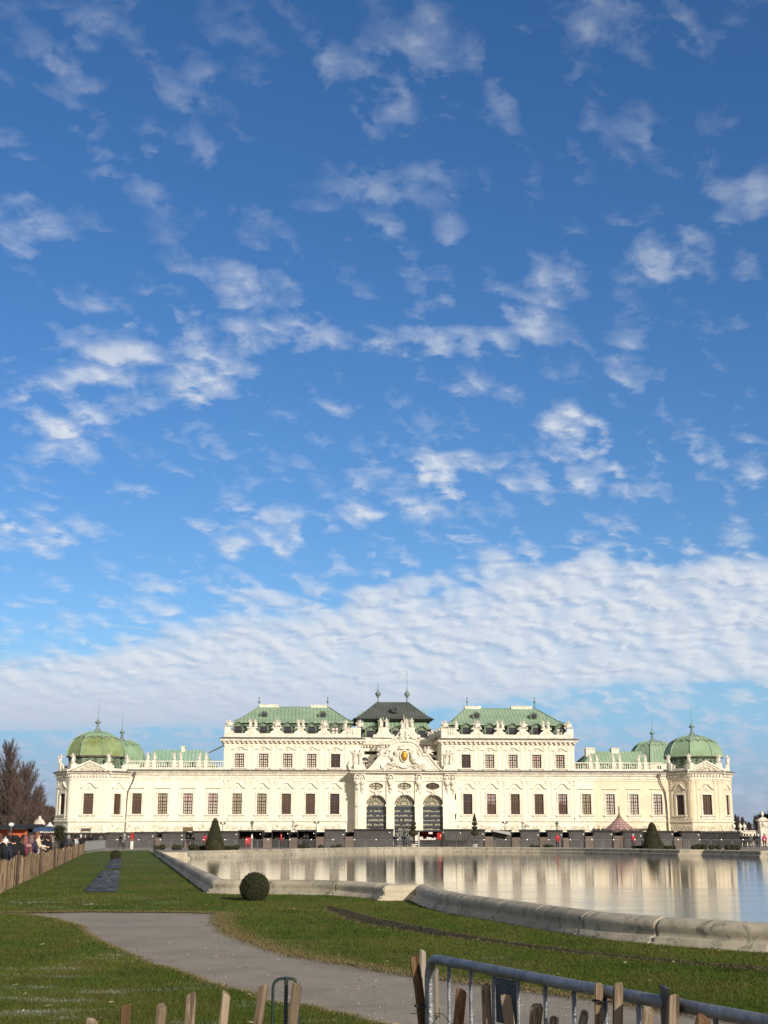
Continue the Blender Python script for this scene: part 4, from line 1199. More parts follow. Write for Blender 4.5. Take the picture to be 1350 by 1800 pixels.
for sd in (-1, 1):               # lions
    ca.blob((sx_ + sd * 1.55, GY - 0.3, sz_ - 0.55), 0.55, sd + 9, 0.35, 2, (0.95, 0.6, 1.25), 1.8)
    ca.blob((sx_ + sd * 1.25, GY - 0.4, sz_ + 0.45), 0.42, sd + 5, 0.45, 2, (1, 0.8, 1), 2.6)
    ca.tube([(sx_ + sd * 1.5, GY - 0.3, sz_ + 0.1), (sx_ + sd * 1.15, GY - 0.5, sz_ - 0.1), (sx_ + sd * 0.9, GY - 0.45, sz_ + 0.25)], [0.2, 0.14, 0.1], 6)
    ca.tube([(sx_ + sd * 1.7, GY - 0.3, sz_ - 1.0), (sx_ + sd * 2.3, GY - 0.35, sz_ - 1.35), (sx_ + sd * 1.6, GY - 0.35, sz_ - 1.7)], [0.3, 0.2, 0.14], 6)
    ca.tube([(sx_ + sd * 2.1, GY - 0.2, sz_ - 0.6), (sx_ + sd * 2.6, GY - 0.2, sz_ + 0.1), (sx_ + sd * 2.2, GY - 0.2, sz_ + 0.7), (sx_ + sd * 2.5, GY - 0.2, sz_ + 1.0)], [0.08, 0.07, 0.07, 0.14], 6)
    for k in range(22):
        t = rg.random(); ca.blob((sx_ + sd * (0.7 + 3.0 * t), GY - 0.18, sz_ - 1.15 - 0.9 * t * rg.random() - 0.35), rg.uniform(0.14, 0.3), k, 0.45, 1, (1.3, 0.6, 1))
    for k in range(5): scroll(ca, sx_ + sd * rg.uniform(0.9, 3.2), sz_ - rg.uniform(1.2, 1.9), 0.28, 1.3, sd, GY - 0.25, 0.07)
ca.tube([(sx_ - 1.0, GY - 0.25, sz_ - 1.5), (sx_ - 0.5, GY - 0.3, sz_ - 1.85), (sx_, GY - 0.3, sz_ - 1.95), (sx_ + 0.5, GY - 0.3, sz_ - 1.85), (sx_ + 1.0, GY - 0.25, sz_ - 1.5)], 0.11, 6)
arms = ca.build('coat_of_arms', M['trim'], gable)
sh = MB(); sh.lathe((0, 0, 0), [(0.01, 0.0), (0.55, 0.0), (0.58, 0.1), (0.42, 0.22), (0.01, 0.28)], 20)
sh.v = [(sx_ + x * (0.92 + 0.1 * y), GY - 0.34 - z, sz_ + y * 1.42) for x, y, z in sh.v]
for k in range(5): sh.blob((sx_ + (k - 2) * 0.2, GY - 0.62, sz_ + 0.35 - 0.1 * abs(k - 2)), 0.1, k, 0.3, 1)
sh.build('gilded_shield', M['gold'], arms, True)
# crowning pedestal, figures, side trophies
xg, zg = fx(711, GY + 0.4), fz(1302.5, 711, GY + 0.4)
pdm = MB(); pdm.box(xg - 0.75, xg + 0.75, GY, GY + 1.1, zg - 0.4, zg + 1.9)
for k in range(10): pdm.blob((xg + rg.uniform(-0.8, 0.8), GY - 0.1, zg + rg.uniform(0.2, 1.6)), 0.26, k, 0.45, 1)
for sd in (-1, 1): pdm.tube([(xg + sd * 0.7, GY + 0.4, zg + 1.7), (xg + sd * 1.0, GY + 0.4, zg + 0.9), (xg + sd * 1.5, GY + 0.4, zg + 0.45), (xg + sd * 2.0, GY + 0.4, zg + 0.4), (xg + sd * 2.1, GY + 0.4, zg + 0.05)], [0.15, 0.25, 0.25, 0.2, 0.2], 8)
pdm.build('gable_pedestal', M['trim'], palace)
put_statue(xg - 0.35, GY + 0.5, zg + 1.9, 0.9); put_statue(xg + 0.45, GY + 0.5, zg + 1.9, 0.95)
for p in (671.5, 752.5):
    x, z = F(p, 1327, GY + 0.5); o = put_trophy(x, GY + 0.5, z - 0.1, 0.88, int(p) % 2)
fl = MB(); x = fx(710.8, 6); fl.tube([(x, 6, fz(1300, 711, 6)), (x, 6, fz(1256.5, 711, 6))], [0.10, 0.04], 6); fl.build('flagpole', M['trim'], palace)
# recessed upper front behind the gable
RY = 7.0
rx0, rx1 = xBL1 - 0.3, xBR0 + 0.3
rw = MB(); ops = []
for pa, pb in ((640, 666), (755, 771)):
    ops.append((fx(pa, RY) - rx0, fx(pb, RY) - rx0, fz(1326.5, 650, RY), fz(1320.3, 650, RY)))
wall_face(rw, rx0, RY, 1, 0, rx1 - rx0, zq, fz(1310, 711, RY), ops, 0.9)
rw.build('loggia_wall', M['plaster'], palace)
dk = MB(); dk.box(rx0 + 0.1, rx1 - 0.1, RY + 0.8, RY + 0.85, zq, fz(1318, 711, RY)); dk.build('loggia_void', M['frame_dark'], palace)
for p in (641, 662, 762):
    a = MB(); x = fx(p, RY); z = fz(1337, p, RY); pts = [(x + 0.55 * math.cos(t), z + 0.6 * math.sin(t)) for t in [PI * k / 10 for k in range(11)]]
    a.prism([(x - 0.55, z - 1.0), (x + 0.55, z - 1.0)] + pts, RY - 0.04, RY + 0.1); a.build('loggia_arch', M['g_dark'], palace)
zk0, zk1 = fz(1304.5, 711, RY), fz(1309.5, 711, RY)
cornice([(rx0, RY), (rx1, RY)], [(-0.05, zk1 - 0.5), (0.15, zk1 - 0.5), (0.15, zk1 - 0.1), (0.7, zk1), (0.8, zk0), (-0.05, zk0)])
cornice([(rx0, RY), (rx1, RY)], [(-0.05, zk0 + 0.005), (0.9, zk0 + 0.005), (0.85, zk0 + 0.12), (0.1, zk0 + 0.75), (-0.05, zk0 + 0.75)], 'cornice_flashing', 'trim')
d = MB(); n = 26
for i in range(n): x = rx0 + (rx1 - rx0) * (i + 0.5) / n; d.box(x - 0.13, x + 0.13, RY - 0.6, RY - 0.153, zk1 - 0.35, zk1 - 0.12)
d.build('bracket_row', M['trim'], palace)
# terrace balustrade beside the gable
for pa, pb in ((632, 662), (762, 783)):
    xa, xb = fx(pa, 1.0), fx(pb, 1.0)
    balustrade(xa, xb, 1.0, zq + 0.1, fz(1349, 700, 1), fz(1339.5, 700, 1), [xa + 0.3, xb - 0.3], 0.6)
# reliefs of figures on the inner corners of the tall blocks
for p in (625, 634.5, 784.5, 793):
    x, z = F(p, 1345, 0); o = put_statue(x, -0.25, z, 1.25); o.scale = (1.0, 0.6, 1.5)
# scrolled brackets on the entablature's left end
vv = MB(); x = fx(616.5, -0.6); z = fz(1354, 616, -0.6)
vv.tube([(x - 0.1, -0.5, z + 1.6), (x - 0.35, -0.5, z + 0.9), (x - 0.2, -0.5, z + 0.2), (x + 0.5, -0.5, z)], [0.12, 0.22, 0.25, 0.2], 8)
vv.build('scroll', M['trim'], palace)
# side parapet pieces beside the gable and statues
pw = MB()
for pa, pb in ((622, 640), (781, 797)):
    pw.box(fx(pa, -1), fx(pb, -1), -0.9, -0.2, zq, fz(1344, 630, -1))
pw.build('pedestal', M['trim'], palace)

# --- central roof
CY0, CY1 = 8.6, 22.0; cyc = (CY0 + CY1) / 2
za = fz(1303, 696, 8); zb_ = fz(1283.5, 696, CY0)
x0_, x1_ = fx(634, 8), fx(764, 8)
ms = MB(); ms.frustum((x0_, x1_, CY0 - 0.8, CY1 + 0.8, zk0 + 0.4), (x0_ + 0.3, x1_ - 0.3, CY0, CY1, zb_)); ms.build('mansard_slope', M['copper_mansard'], palace)
for p in (651, 696.5, 741): dormer(fx(p, 7.6, 1290), 7.35, fz(1299.5, p, 7.6), 1.12, 'g_dark')
zb2 = fz(1281.3, 696, CY0 - 0.7); zt2 = fz(1267.5, 696, CY0)
e0, e1 = fx(636, CY0 - 0.6, 1281), fx(757.5, CY0 - 0.6, 1281)
m2 = MB(); m2.box(e0 - 0.1, e1 + 0.1, CY0 - 0.8, CY1 + 0.8, zb_ + 0.004, zb2); m2.build('eaves_gutter', M['lead'], palace)
m2 = MB(); m2.frustum((e0, e1, CY0 - 0.7, CY1 + 0.7, zb2 + 0.004), (fx(640, CY0, 1268), fx(750, CY0, 1268), CY0 + 0.9, CY1 - 0.9, zt2))
m2.build('roof', M['copper'], palace)
for p in (672, 717):
    d = dormer(fx(p, CY0 - 0.6, 1275), CY0 - 0.5, fz(1279.5, p, CY0 - 0.6), 0.85)
zt3 = fz(1264, 696, CY0)
u0, u1 = fx(620.5, CY0, 1264), fx(763, CY0, 1264)
rf = MB(); rf.frustum((fx(633, CY0), fx(753, CY0), CY0 + 0.7, CY1 - 0.7, zt2 + 0.004), (u0 + 0.15, u1 - 0.15, CY0 - 0.5, CY1 + 0.5, zt3 - 0.02)); rf.build('eaves_soffit', M['slate'], palace)
r0, r1 = fx(662, cyc, 1234.5), fx(718, cyc, 1234.5); zr = fz(1234.5, 690, cyc)
rf = MB(); t = 0.26
a = (u0, u1, CY0 - 0.6, CY1 + 0.6, zt3); c = (r0, r1, cyc - 0.4, cyc + 0.4, zr)
b = tuple(p * (1 - t) + q * t for p, q in zip(a[:4], c[:4])) + (zt3 + (zr - zt3) * 0.19,)
rf.frustum(a, b); rf.frustum(b, c); roof = rf.build('roof', M['slate'], palace)
for p in (664.5, 715.5):
    x = fx(p, cyc, 1225); f = MB()
    f.lathe((x, cyc, zr - 0.1), [(0.3,0),(0.18,0.25),(0.10,0.5),(0.09,0.8),(0.2,1.0),(0.52,1.5),(0.54,1.62),(0.3,1.95),(0.12,2.15),(0.16,2.25),(0.05,2.5),(0.03,3.4 if p < 700 else 6.0)], 12)
    f.build('finial', M['finial'], roof, True)
e = MB(); x, z = F(692.5, 1248, cyc - 4.0); e.tube([(x + 0.5 * math.cos(q), cyc - 5.2, z + 0.5 * math.sin(q)) for q in [2 * PI * k / 14 for k in range(14)]], 0.10, 6, True)
e.box(x - 0.42, x + 0.42, cyc - 5.15, cyc - 3.2, z - 0.5, z + 0.4); el = e.build('roof_light', M['iron'], roof)
g = MB(); g.lathe((0, 0, 0), [(0.01, 0), (0.42, 0.0), (0.42, 0.05), (0.01, 0.05)], 14); g.v = [(x + p, cyc - 5.17 - r, z + q) for p, q, r in g.v]; g.build('pane', M['g_dark'], el)
# lower link roofs either side of the central roof
for pa, pb in ((634, 642), (738, 746)):
    pass
for (pa, pb, py) in ((628, 641, 1256), (741, 747.5, 1253)):
    m_ = MB(); z = fz(py, 640, 20); m_.box(fx(pa, 20), fx(pb, 20), 18, 19, z - 3.5, z); m_.box(fx(636 if pa < 700 else 744, 20) - 0.15, fx(636 if pa < 700 else 744, 20) + 0.15, 18.2, 18.5, z + 0.004, z + 0.6)
    if pa > 700 or True: m_.build('link_roof', M['copper'], palace)
# inner end wall of the right block seen behind the gable is part of the block; heap of figures on its corner
put_trophy(fx(766, 5), 5.0, fz(1300, 766, 5), 1.0); put_trophy(fx(773, 3), 3.0, fz(1297, 773, 3), 0.9, 1); put_trophy(fx(760, 7), 6.6, fz(1302, 760, 7), 0.95, 0)
vmb = MB(); 
for px_ in (674.5, 720.5):
    x = fx(px_, 6.4); z = zk0 + 0.7
    vmb.prism([(x - 1.9, z), (x - 1.8, z + 0.5), (x - 1.3, z + 0.55), (x - 0.95, z + 1.0), (x - 0.85, z + 1.75), (x + 0.85, z + 1.75), (x + 0.95, z + 1.0), (x + 1.3, z + 0.55), (x + 1.8, z + 0.5), (x + 1.9, z)][::-1], 6.2, 6.8)
    for sd in (-0.5, 0.5): put_statue(x + sd, 6.5, z + 1.75, 1.0)
vmb.build('parapet', M['trim'], palace, auto=True)

# ================================================================ ground, lawn, path, pool
def mat_ground():
    m = bpy.data.materials.new('pale_gravel'); m.use_nodes = True
    N = NT(m.node_tree); b = m.node_tree.nodes['Principled BSDF']
    v = N.node('ShaderNodeTexCoord').outputs['Object']
    f = N.ss(N.noise(v, 0.9, 5, 0.65), 0.35, 0.7)
    c = N.mix(f, (0.325, 0.278, 0.218, 1), (0.250, 0.214, 0.170, 1))
    st = N.noise(N.v('MULTIPLY', v, (0.5, 2.6, 1)), 0.9, 5, 0.7, 0.5)
    c = N.mix(N.m('MULTIPLY', N.ss(st, 0.56, 0.72), 0.30), c, (0.16, 0.138, 0.112, 1))
    st2 = N.noise(N.v('MULTIPLY', v, (0.35, 1.5, 1)), 1.3, 4, 0.7, 0.8)
    c = N.mix(N.m('MULTIPLY', N.ss(st2, 0.6, 0.75), 0.35), c, (0.33, 0.29, 0.25, 1))
    g = N.noise(v, 55, 3, 0.8); c = N.mix(N.ss(g, 0.3, 0.75), N.v('SCALE', c, scale=0.66), N.v('SCALE', c, scale=1.26))
    N.put(b.inputs['Base Color'], c); b.inputs['Roughness'].default_value = 0.85; b.inputs['Specular IOR Level'].default_value = 0.3
    bp = N.node('ShaderNodeBump'); bp.inputs['Strength'].default_value = 0.5; bp.inputs['Distance'].default_value = 0.012
    N.put(bp.inputs['Height'], N.m('ADD', g, N.m('MULTIPLY', N.noise(v, 6, 4), 0.8))); N.put(b.inputs['Normal'], bp.outputs[0])
    return m
def mat_grass(name, blade=False):
    m = bpy.data.materials.new(name); m.use_nodes = True
    N = NT(m.node_tree); b = m.node_tree.nodes['Principled BSDF']
    v = N.node('ShaderNodeTexCoord').outputs['Object']
    big = N.ss(N.noise(v, 0.22, 4, 0.6, 0.5), 0.35, 0.68)
    c = N.mix(big, (0.050, 0.080, 0.012, 1), (0.086, 0.101, 0.021, 1))
    if not blade: c = N.v('SCALE', c, scale=1.35)
    mid = N.ss(N.noise(N.v('MULTIPLY', v, (1, 0.45, 1)), 1.1, 5, 0.65), 0.40, 0.70)
    c = N.mix(N.m('MULTIPLY', mid, 0.6), c, (0.105, 0.090, 0.030, 1))
    dk = N.ss(N.noise(N.v('ADD', v, (31, 7, 0)), 0.8, 4, 0.6), 0.52, 0.72)
    c = N.mix(N.m('MULTIPLY', dk, 0.55), c, (0.026, 0.046, 0.009, 1))
    sm = N.noise(v, 14 if not blade else 60, 3, 0.7)
    c = N.mix(N.ss(sm, 0.3, 0.72), N.v('SCALE', c, scale=0.72), N.v('SCALE', c, scale=1.30))
    # hoar frost lying in streaks
    fr = N.noise(N.v('MULTIPLY', N.v('ADD', v, (4.2, 1.3, 0)), (0.55, 3.0, 1)), 1.0, 5, 0.7, 0.6)
    reg = None
    for fp, fr_ in (((70, 1765), 2.6), ((250, 1700), 2.2), ((400, 1790), 1.2), ((640, 1688), 1.6), ((740, 1698), 1.3), ((400, 1660), 1.3), ((120, 1590), 3.0)):
        q = gnd(*fp); g_ = N.ss(N.v('LENGTH', N.v('SUBTRACT', v, (q.x, q.y, 0)), out=1), fr_ * 1.5, fr_ * 0.2)
        reg = g_ if reg is None else N.m('MAXIMUM', reg, g_)
    c = N.mix(N.m('MULTIPLY', N.m('MULTIPLY', N.ss(fr, 0.55, 0.66), reg), 0.6), c, (0.34, 0.38, 0.33, 1))
    N.put(b.inputs['Base Color'], c); b.inputs['Roughness'].default_value = 0.85; b.inputs['Specular IOR Level'].default_value = 0.08
    if not blade:
        bp = N.node('ShaderNodeBump'); bp.inputs['Strength'].default_value = 0.9; bp.inputs['Distance'].default_value = 0.04
        N.put(bp.inputs['Height'], N.m('ADD', N.noise(v, 22, 3, 0.7), N.m('MULTIPLY', N.noise(v, 3, 3), 0.8))); N.put(b.inputs['Normal'], bp.outputs[0])
    return m
M['ground'] = mat_ground(); M['lawn'] = mat_grass('lawn_turf'); M['blade'] = mat_grass('grass_blades', True)
M['straw'] = mat('dry_grass', (0.24, 0.18, 0.085), 0.8, vary=(0.13, 0.12, 0.04), vscale=30)

def smooth_line(pts, n=6):
    """Catmull-Rom through 2-D points"""
    out = []
    P_ = [Vector((p[0], p[1])) for p in pts]
    for i in range(len(P_) - 1):
        p0 = P_[max(0, i-1)]; p1 = P_[i]; p2 = P_[i+1]; p3 = P_[min(len(P_)-1, i+2)]
        for k in range(n):
            t = k / n
            out.append(0.5 * ((2*p1) + (p2-p0)*t + (2*p0-5*p1+4*p2-p3)*t*t + (3*p1-p0-3*p2+p3)*t*t*t))
    out.append(P_[-1]); return out
g2 = lambda x, y, z=0.0: (gnd(x, y, z).x, gnd(x, y, z).y)
# outline of the pool's coping, outer edge at the ground; each run between sharp corners is smooth
near_curve = [g2(*p) for p in ((721,1584.5),(750,1597.5),(800,1609.5),(881,1624),(963,1639),(1044,1651.5),(1126,1660.5),(1207,1667.5),(1289,1674),(1350,1678))]
a_, b_ = Vector(near_curve[-2]), Vector(near_curve[-1]); dirv = (b_ - a_).normalized()
q = b_.copy(); ang = math.atan2(dirv.y, dirv.x)
for k in range(7):
    q = q + Vector((math.cos(ang), math.sin(ang))) * 2.0; ang += 0.05; near_curve.append((q.x, q.y))
runA = smooth_line([g2(268.5,1499.4), g2(363,1571.5)], 1)
runB = smooth_line([g2(*p) for p in ((363,1571.5),(400,1573),(440,1573.2),(483,1573.6),(567,1575),(617,1578),(660,1582))], 4)
runC = [Vector(g2(660,1582)), Vector(g2(664,1585)), Vector(g2(721,1584.5))]
runD = smooth_line(near_curve, 5)
wz = -0.10
def outw(p, d=0.95): return (p[0], p[1] + d)
farp = [outw(g2(*p, wz)) for p in ((1350,1507),(1250,1504.2),(1206,1503.9))]
farp2 = [outw(g2(*p, wz)) for p in ((1206,1503.9),(1000,1499.5),(800,1497.6),(640,1498.1),(474,1503.2))]
farp3 = [outw(g2(*p, wz)) for p in ((474,1503.2),(430,1504.2))]
farp4 = [outw(g2(*p, wz)) for p in ((430,1504.2),(316,1508.5),(312,1510.5),(292,1510.5))]
lastn = near_curve[-1]; f0 = farp[0]
runE = smooth_line([lastn, (lastn[0] + 14, lastn[1] + 18), (f0[0] + 26, (lastn[1] + f0[1]) / 2), (f0[0] + 18, f0[1] - 6), f0], 8)
runs = [runA, runB, runC, runD, runE, [Vector(p) for p in farp], smooth_line(farp2, 5), [Vector(p) for p in farp3], [Vector(p) for p in farp4] + [Vector(g2(268.5, 1499.4))]]
outline = []
for r in runs:
    for p in r:
        if not outline or (outline[-1] - p).length > 0.02: outline.append(p.copy())
if (outline[0] - outline[-1]).length < 0.02: outline.pop()
area = sum(a.x * b.y - b.x * a.y for a, b in zip(outline, outline[1:] + outline[:1]))
if area < 0: outline.reverse()
NO = len(outline)
def inward(i):
    a, b, c = outline[i-1], outline[i], outline[(i+1) % NO]
    d1 = (b - a).normalized(); d2 = (c - b).normalized()
    n = Vector((-d1.y, d1.x)) + Vector((-d2.y, d2.x)); n.normalize()
    return n / max(0.45, n.dot(Vector((-d1.y, d1.x))))
inn = [inward(i) for i in range(NO)]
prof = [(0.0, -0.05), (0.0, 0.055), (0.05, 0.06), (0.055, 0.125), (0.13, 0.13), (0.16, 0.15)]
for k in range(11):
    a = PI * (1.13 - 1.26 * k / 10); prof.append((0.385 + 0.25 * math.cos(a), 0.265 + 0.145 * math.sin(a)))
prof += [(0.64, 0.09), (0.66, 0.05), (0.80, 0.045), (0.82, 0.0), (0.82, -0.5)]
M['coping'] = None
def mat_stone():
    m = bpy.data.materials.new('weathered_coping_stone'); m.use_nodes = True
    N = NT(m.node_tree); b = m.node_tree.nodes['Principled BSDF']
    v = N.node('ShaderNodeTexCoord').outputs['Object']; oi = N.node('ShaderNodeObjectInfo').outputs['Random']
    c = N.mix(N.ss(N.noise(v, 1.4, 5, 0.65), 0.35, 0.68), (0.47, 0.415, 0.31, 1), (0.34, 0.305, 0.235, 1))
    c = N.mix(N.m('MULTIPLY', N.ss(N.noise(N.v('ADD', v, (9, 3, 1)), 3.2, 6, 0.75, 0.8), 0.50, 0.66), 0.85), c, (0.12, 0.11, 0.09, 1))
    c = N.mix(N.m('MULTIPLY', N.ss(N.noise(v, 34, 3, 0.8), 0.55, 0.75), 0.4), c, (0.16, 0.15, 0.12, 1))
    c = N.mix(N.m('MULTIPLY', N.ss(N.noise(N.v('ADD', v, (2, 5, 1)), 0.8, 4, 0.6), 0.55, 0.75), 0.35), c, (0.20, 0.21, 0.12, 1))
    c = N.v('SCALE', c, scale=N.m('ADD', 0.78, N.m('MULTIPLY', oi, 0.38)))
    N.put(b.inputs['Base Color'], c); b.inputs['Roughness'].default_value = 0.9
    bp = N.node('ShaderNodeBump'); bp.inputs['Strength'].default_value = 0.7; bp.inputs['Distance'].default_value = 0.015
    N.put(bp.inputs['Height'], N.m('ADD', N.noise(v, 30, 4, 0.75), N.noise(v, 7, 3))); N.put(b.inputs['Normal'], bp.outputs[0])
    return m
M['coping'] = mat_stone()
M['coping_sunlit'] = mat('sunlit_tint_stone', (0.52, 0.455, 0.34), 0.85, vary=(0.40, 0.35, 0.265), vscale=2.0, bump=0.5, bscale=20)  # same rim stone made paler, sunlight put into its colour
cen = Vector((20, 70))
pool = thing('pool_coping', (cen.x, cen.y, 0), 'rounded weathered stone rim running all round the wide pool', 'pool rim')
# cut the outline into stones about 3.4 m long, always at sharp corners
cum = [0.0]
for i in range(NO): cum.append(cum[-1] + (outline[(i+1) % NO] - outline[i]).length)
sharp = [i for i in range(NO) if (outline[i] - outline[i-1]).normalized().dot((outline[(i+1) % NO] - outline[i]).normalized()) < 0.93]
start = sharp[0]
stones = []; cur = [start]; acc_ = 0
for s_ in range(1, NO + 1):
    i = (start + s_) % NO; L = (outline[i] - outline[i-1]).length
    cur.append(i); acc_ += L
    if acc_ > (1.9 if outline[i].y < 45 else 4.5) or i in sharp or s_ == NO:
        stones.append(cur); cur = [i]; acc_ = 0
ns = 0
def stone_mesh(pts, ins, sunlit):
    global ns
    d0 = (pts[1] - pts[0]).normalized() * 0.02; d1 = (pts[-1] - pts[-2]).normalized() * 0.02
    pts = [pts[0], pts[0] + d0, pts[0] + d0 * 2.5] + pts[1:-1] + [pts[-1] - d1 * 2.5, pts[-1] - d1, pts[-1]]; ins = [ins[0]] * 3 + list(ins[1:-1]) + [ins[-1]] * 3
    mb = MB(); m_ = len(prof); vs = []
    for p, n in zip(pts, ins):
        sh_ = 0.95 if (p is pts[0] or p is pts[-1]) else 1.0
        for o, z in prof:
            o = 0.39 + (o - 0.39) * sh_; vs.append((p.x + n.x * o - cen.x, p.y + n.y * o - cen.y, z * sh_))
    fs = []
    for i in range(len(pts) - 1):
        for k in range(m_ - 1): fs.append((i*m_+k, (i+1)*m_+k, (i+1)*m_+k+1, i*m_+k+1))
    fs.append(tuple(range(m_))); fs.append(tuple(reversed(range((len(pts)-1)*m_, len(pts)*m_))))
    caps = fs[-2:]; fs = fs[:-2]; mb.add(vs, fs); nf = len(fs)
    mb.add([vs[i] for i in caps[0]], [tuple(range(m_))]); mb.add([vs[i] for i in caps[1]], [tuple(range(m_))])
    o = mb.build('coping_stone', M['coping_sunlit' if sunlit else 'coping'], pool, True)
    for p_ in o.data.polygons:
        if len(p_.vertices) > 4: p_.use_smooth = False
    if sunlit: o['label'] = 'pale block of the rim with sunlight painted into its colour'
    ns += 1
blocks = [((g2(1250,1504.2,wz)), (g2(1206,1503.9,wz))), (g2(474,1503.2,wz), g2(430,1504.2,wz)), (g2(312,1510.5,wz), g2(292,1510.5,wz)), (g2(664,1585), g2(721,1584.5))]
for st in stones:
    pts = [outline[i] for i in st]; L = sum((b - a).length for a, b in zip(pts, pts[1:])); ins = [inn[i] for i in st]
    mid = (pts[0] + pts[-1]) / 2
    sunlit = any((mid - (Vector(a) + Vector(b)) / 2).length < 2.4 and L < 12 for a, b in blocks)
    k = max(1, min(14, int(round(L / (5.6 if L > 20 else 2.6))))) if len(pts) == 2 else 1
    for j in range(k):
        if k > 1:
            a, b = pts[0].lerp(pts[1], j / k), pts[0].lerp(pts[1], (j + 1) / k)
            na_, nb_ = ins[0].lerp(ins[1], j / k), ins[0].lerp(ins[1], (j+1) / k)
            d = (b - a).normalized() * 0.018; P2 = [a + d, b - d]; I2 = [na_, nb_]
        else:
            P2 = [p.copy() for p in pts]; I2 = ins
            P2[0] += (P2[1] - P2[0]).normalized() * 0.016; P2[-1] -= (P2[-1] - P2[-2]).normalized() * 0.016
        stone_mesh(P2, I2, sunlit)

# water, thin ice over the near part
def mat_water():
    m = bpy.data.materials.new('pool_water_and_ice'); m.use_nodes = True
    N = NT(m.node_tree); b = m.node_tree.nodes['Principled BSDF']
    v = N.node('ShaderNodeTexCoord').outputs['Object']
    s3 = N.node('ShaderNodeSeparateXYZ'); N.put(s3.inputs[0], v)
    n1 = N.noise(N.v('MULTIPLY', v, (0.10, 0.6, 1)), 1.0, 5, 0.7, 0.6)
    edge = N.m('SUBTRACT', N.m('ADD', s3.outputs[1], N.m('MULTIPLY', N.m('SUBTRACT', n1, 0.5), 22.0)), N.m('MULTIPLY', s3.outputs[0], -0.05))
    ice = N.ss(edge, 57.0, 42.0)
    streak = N.noise(N.v('MULTIPLY', v, (0.22, 2.2, 1)), 1.0, 5, 0.7, 0.8)
    ice2 = N.m('MULTIPLY', N.ss(streak, 0.55, 0.70), N.ss(s3.outputs[0], 12.0, -8.0, 0.15, 0.8))
    ice = N.m('MAXIMUM', ice, N.m('MULTIPLY', ice2, 0.7))
    c = N.mix(ice, (0.035, 0.036, 0.034, 1), (0.21, 0.20, 0.185, 1))
    c = N.mix(N.m('MULTIPLY', N.m('MULTIPLY', N.ss(N.noise(N.v('MULTIPLY', v, (0.5, 3.5, 1)), 1.2, 5, 0.75), 0.58, 0.70), ice), 0.5), c, (0.42, 0.41, 0.38, 1))
    N.put(b.inputs['Base Color'], c)
    N.put(b.inputs['Roughness'], N.m('ADD', N.ss(N.noise(N.v('MULTIPLY', v, (0.15, 0.9, 1)), 1.0, 4, 0.7), 0.42, 0.66, 0.008, 0.045), N.m('MULTIPLY', ice, 0.09)))
    b.inputs['IOR'].default_value = 1.33
    N.put(b.inputs['Specular IOR Level'], N.m('SUBTRACT', 0.5, N.m('MULTIPLY', ice, 0.17)))
    bp = N.node('ShaderNodeBump'); bp.inputs['Strength'].default_value = 0.25; bp.inputs['Distance'].default_value = 0.011
    N.put(bp.inputs['Height'], N.m('ADD', N.noise(N.v('MULTIPLY', v, (1.2, 3.2, 1)), 1.0, 4, 0.65), N.m('MULTIPLY', N.noise(v, 7, 3, 0.6), 0.12)))
    N.put(b.inputs['Normal'], bp.outputs[0])
    return m
M['water'] = mat_water()
wp = [(outline[i] + inn[i] * 0.5) for i in range(NO)]
tr = tess([(p.x, p.y) for p in wp])
w_ = MB(); w_.add([(p.x, p.y, wz) for p in wp], tr)
for i, f in enumerate(w_.f):
    a, b, c = [w_.v[k] for k in f]
    if (b[0]-a[0])*(c[1]-a[1]) - (b[1]-a[1])*(c[0]-a[0]) < 0: w_.f[i] = tuple(reversed(f))
tag(w_.build('water', M['water']), kind='structure')

def flat(name, pts, z, m, holes=(), kind='structure'):
    allp = list(pts) + [p for h in holes for p in h]
    t = tess(pts, holes); mb = MB(); fs = []
    for f in t:
        a, b, c = [allp[k] for k in f]
        fs.append(f if (b[0]-a[0])*(c[1]-a[1]) - (b[1]-a[1])*(c[0]-a[0]) > 0 else tuple(reversed(f)))
    mb.add([(p[0], p[1], z) for p in allp], fs)
    o = mb.build(name, m)
    if kind: o['kind'] = kind
    return o
hole = [((outline[i] + inn[i] * 0.3).x, (outline[i] + inn[i] * 0.3).y) for i in range(NO)]
flat('ground', [(-2500, -60), (2500, -60), (2500, 3500), (-2500, 3500)], 0.0, M['ground'], [hole])

# lawns
path_top = [(-70,1604),(0,1605),(60,1605.5),(150,1603.5),(260,1604),(330,1605),(397,1606.5)]
path_right = [(397,1606.5),(392,1615),(395,1628),(412,1641),(440,1652),(480,1667),(530,1681),(600,1692),(690,1708),(780,1721),(900,1737),(1000,1750),(1100,1764),(1200,1779),(1300,1797),(1420,1822)]
path_left = [(-120,1606.5),(30,1609),(95,1617),(140,1632),(165,1650),(200,1667),(250,1692),(300,1706),(340,1722),(400,1741),(480,1763),(560,1778),(640,1797),(720,1820)]
def gl_(pts, z=0): return [g2(x, y, z) for x, y in pts]
def jag(pts, amp=0.05, step=0.35, seed=0):
    """roughens a ground line so that turf edges are ragged"""
    out = []
    for a, b in zip(pts, pts[1:]):
        a = Vector(a[:2]) if not isinstance(a, Vector) else a; b = Vector(b[:2]) if not isinstance(b, Vector) else b
        n = max(1, int((b - a).length / step)); d = (b - a).normalized() if (b - a).length > 1e-6 else Vector((1, 0)); nn = Vector((-d.y, d.x))
        for k in range(n):
            p = a.lerp(b, k / n); p = p + nn * amp * 2 * mnoise.noise(Vector((p.x * 2.3, p.y * 2.3, seed)))
            out.append((p.x, p.y))
    out.append((pts[-1][0], pts[-1][1])); return out
pr = jag(smooth_line(gl_(path_right), 4), 0.07); pl_ = jag(smooth_line(gl_(path_left), 4), 0.07); pt = jag(gl_(path_top), 0.06)
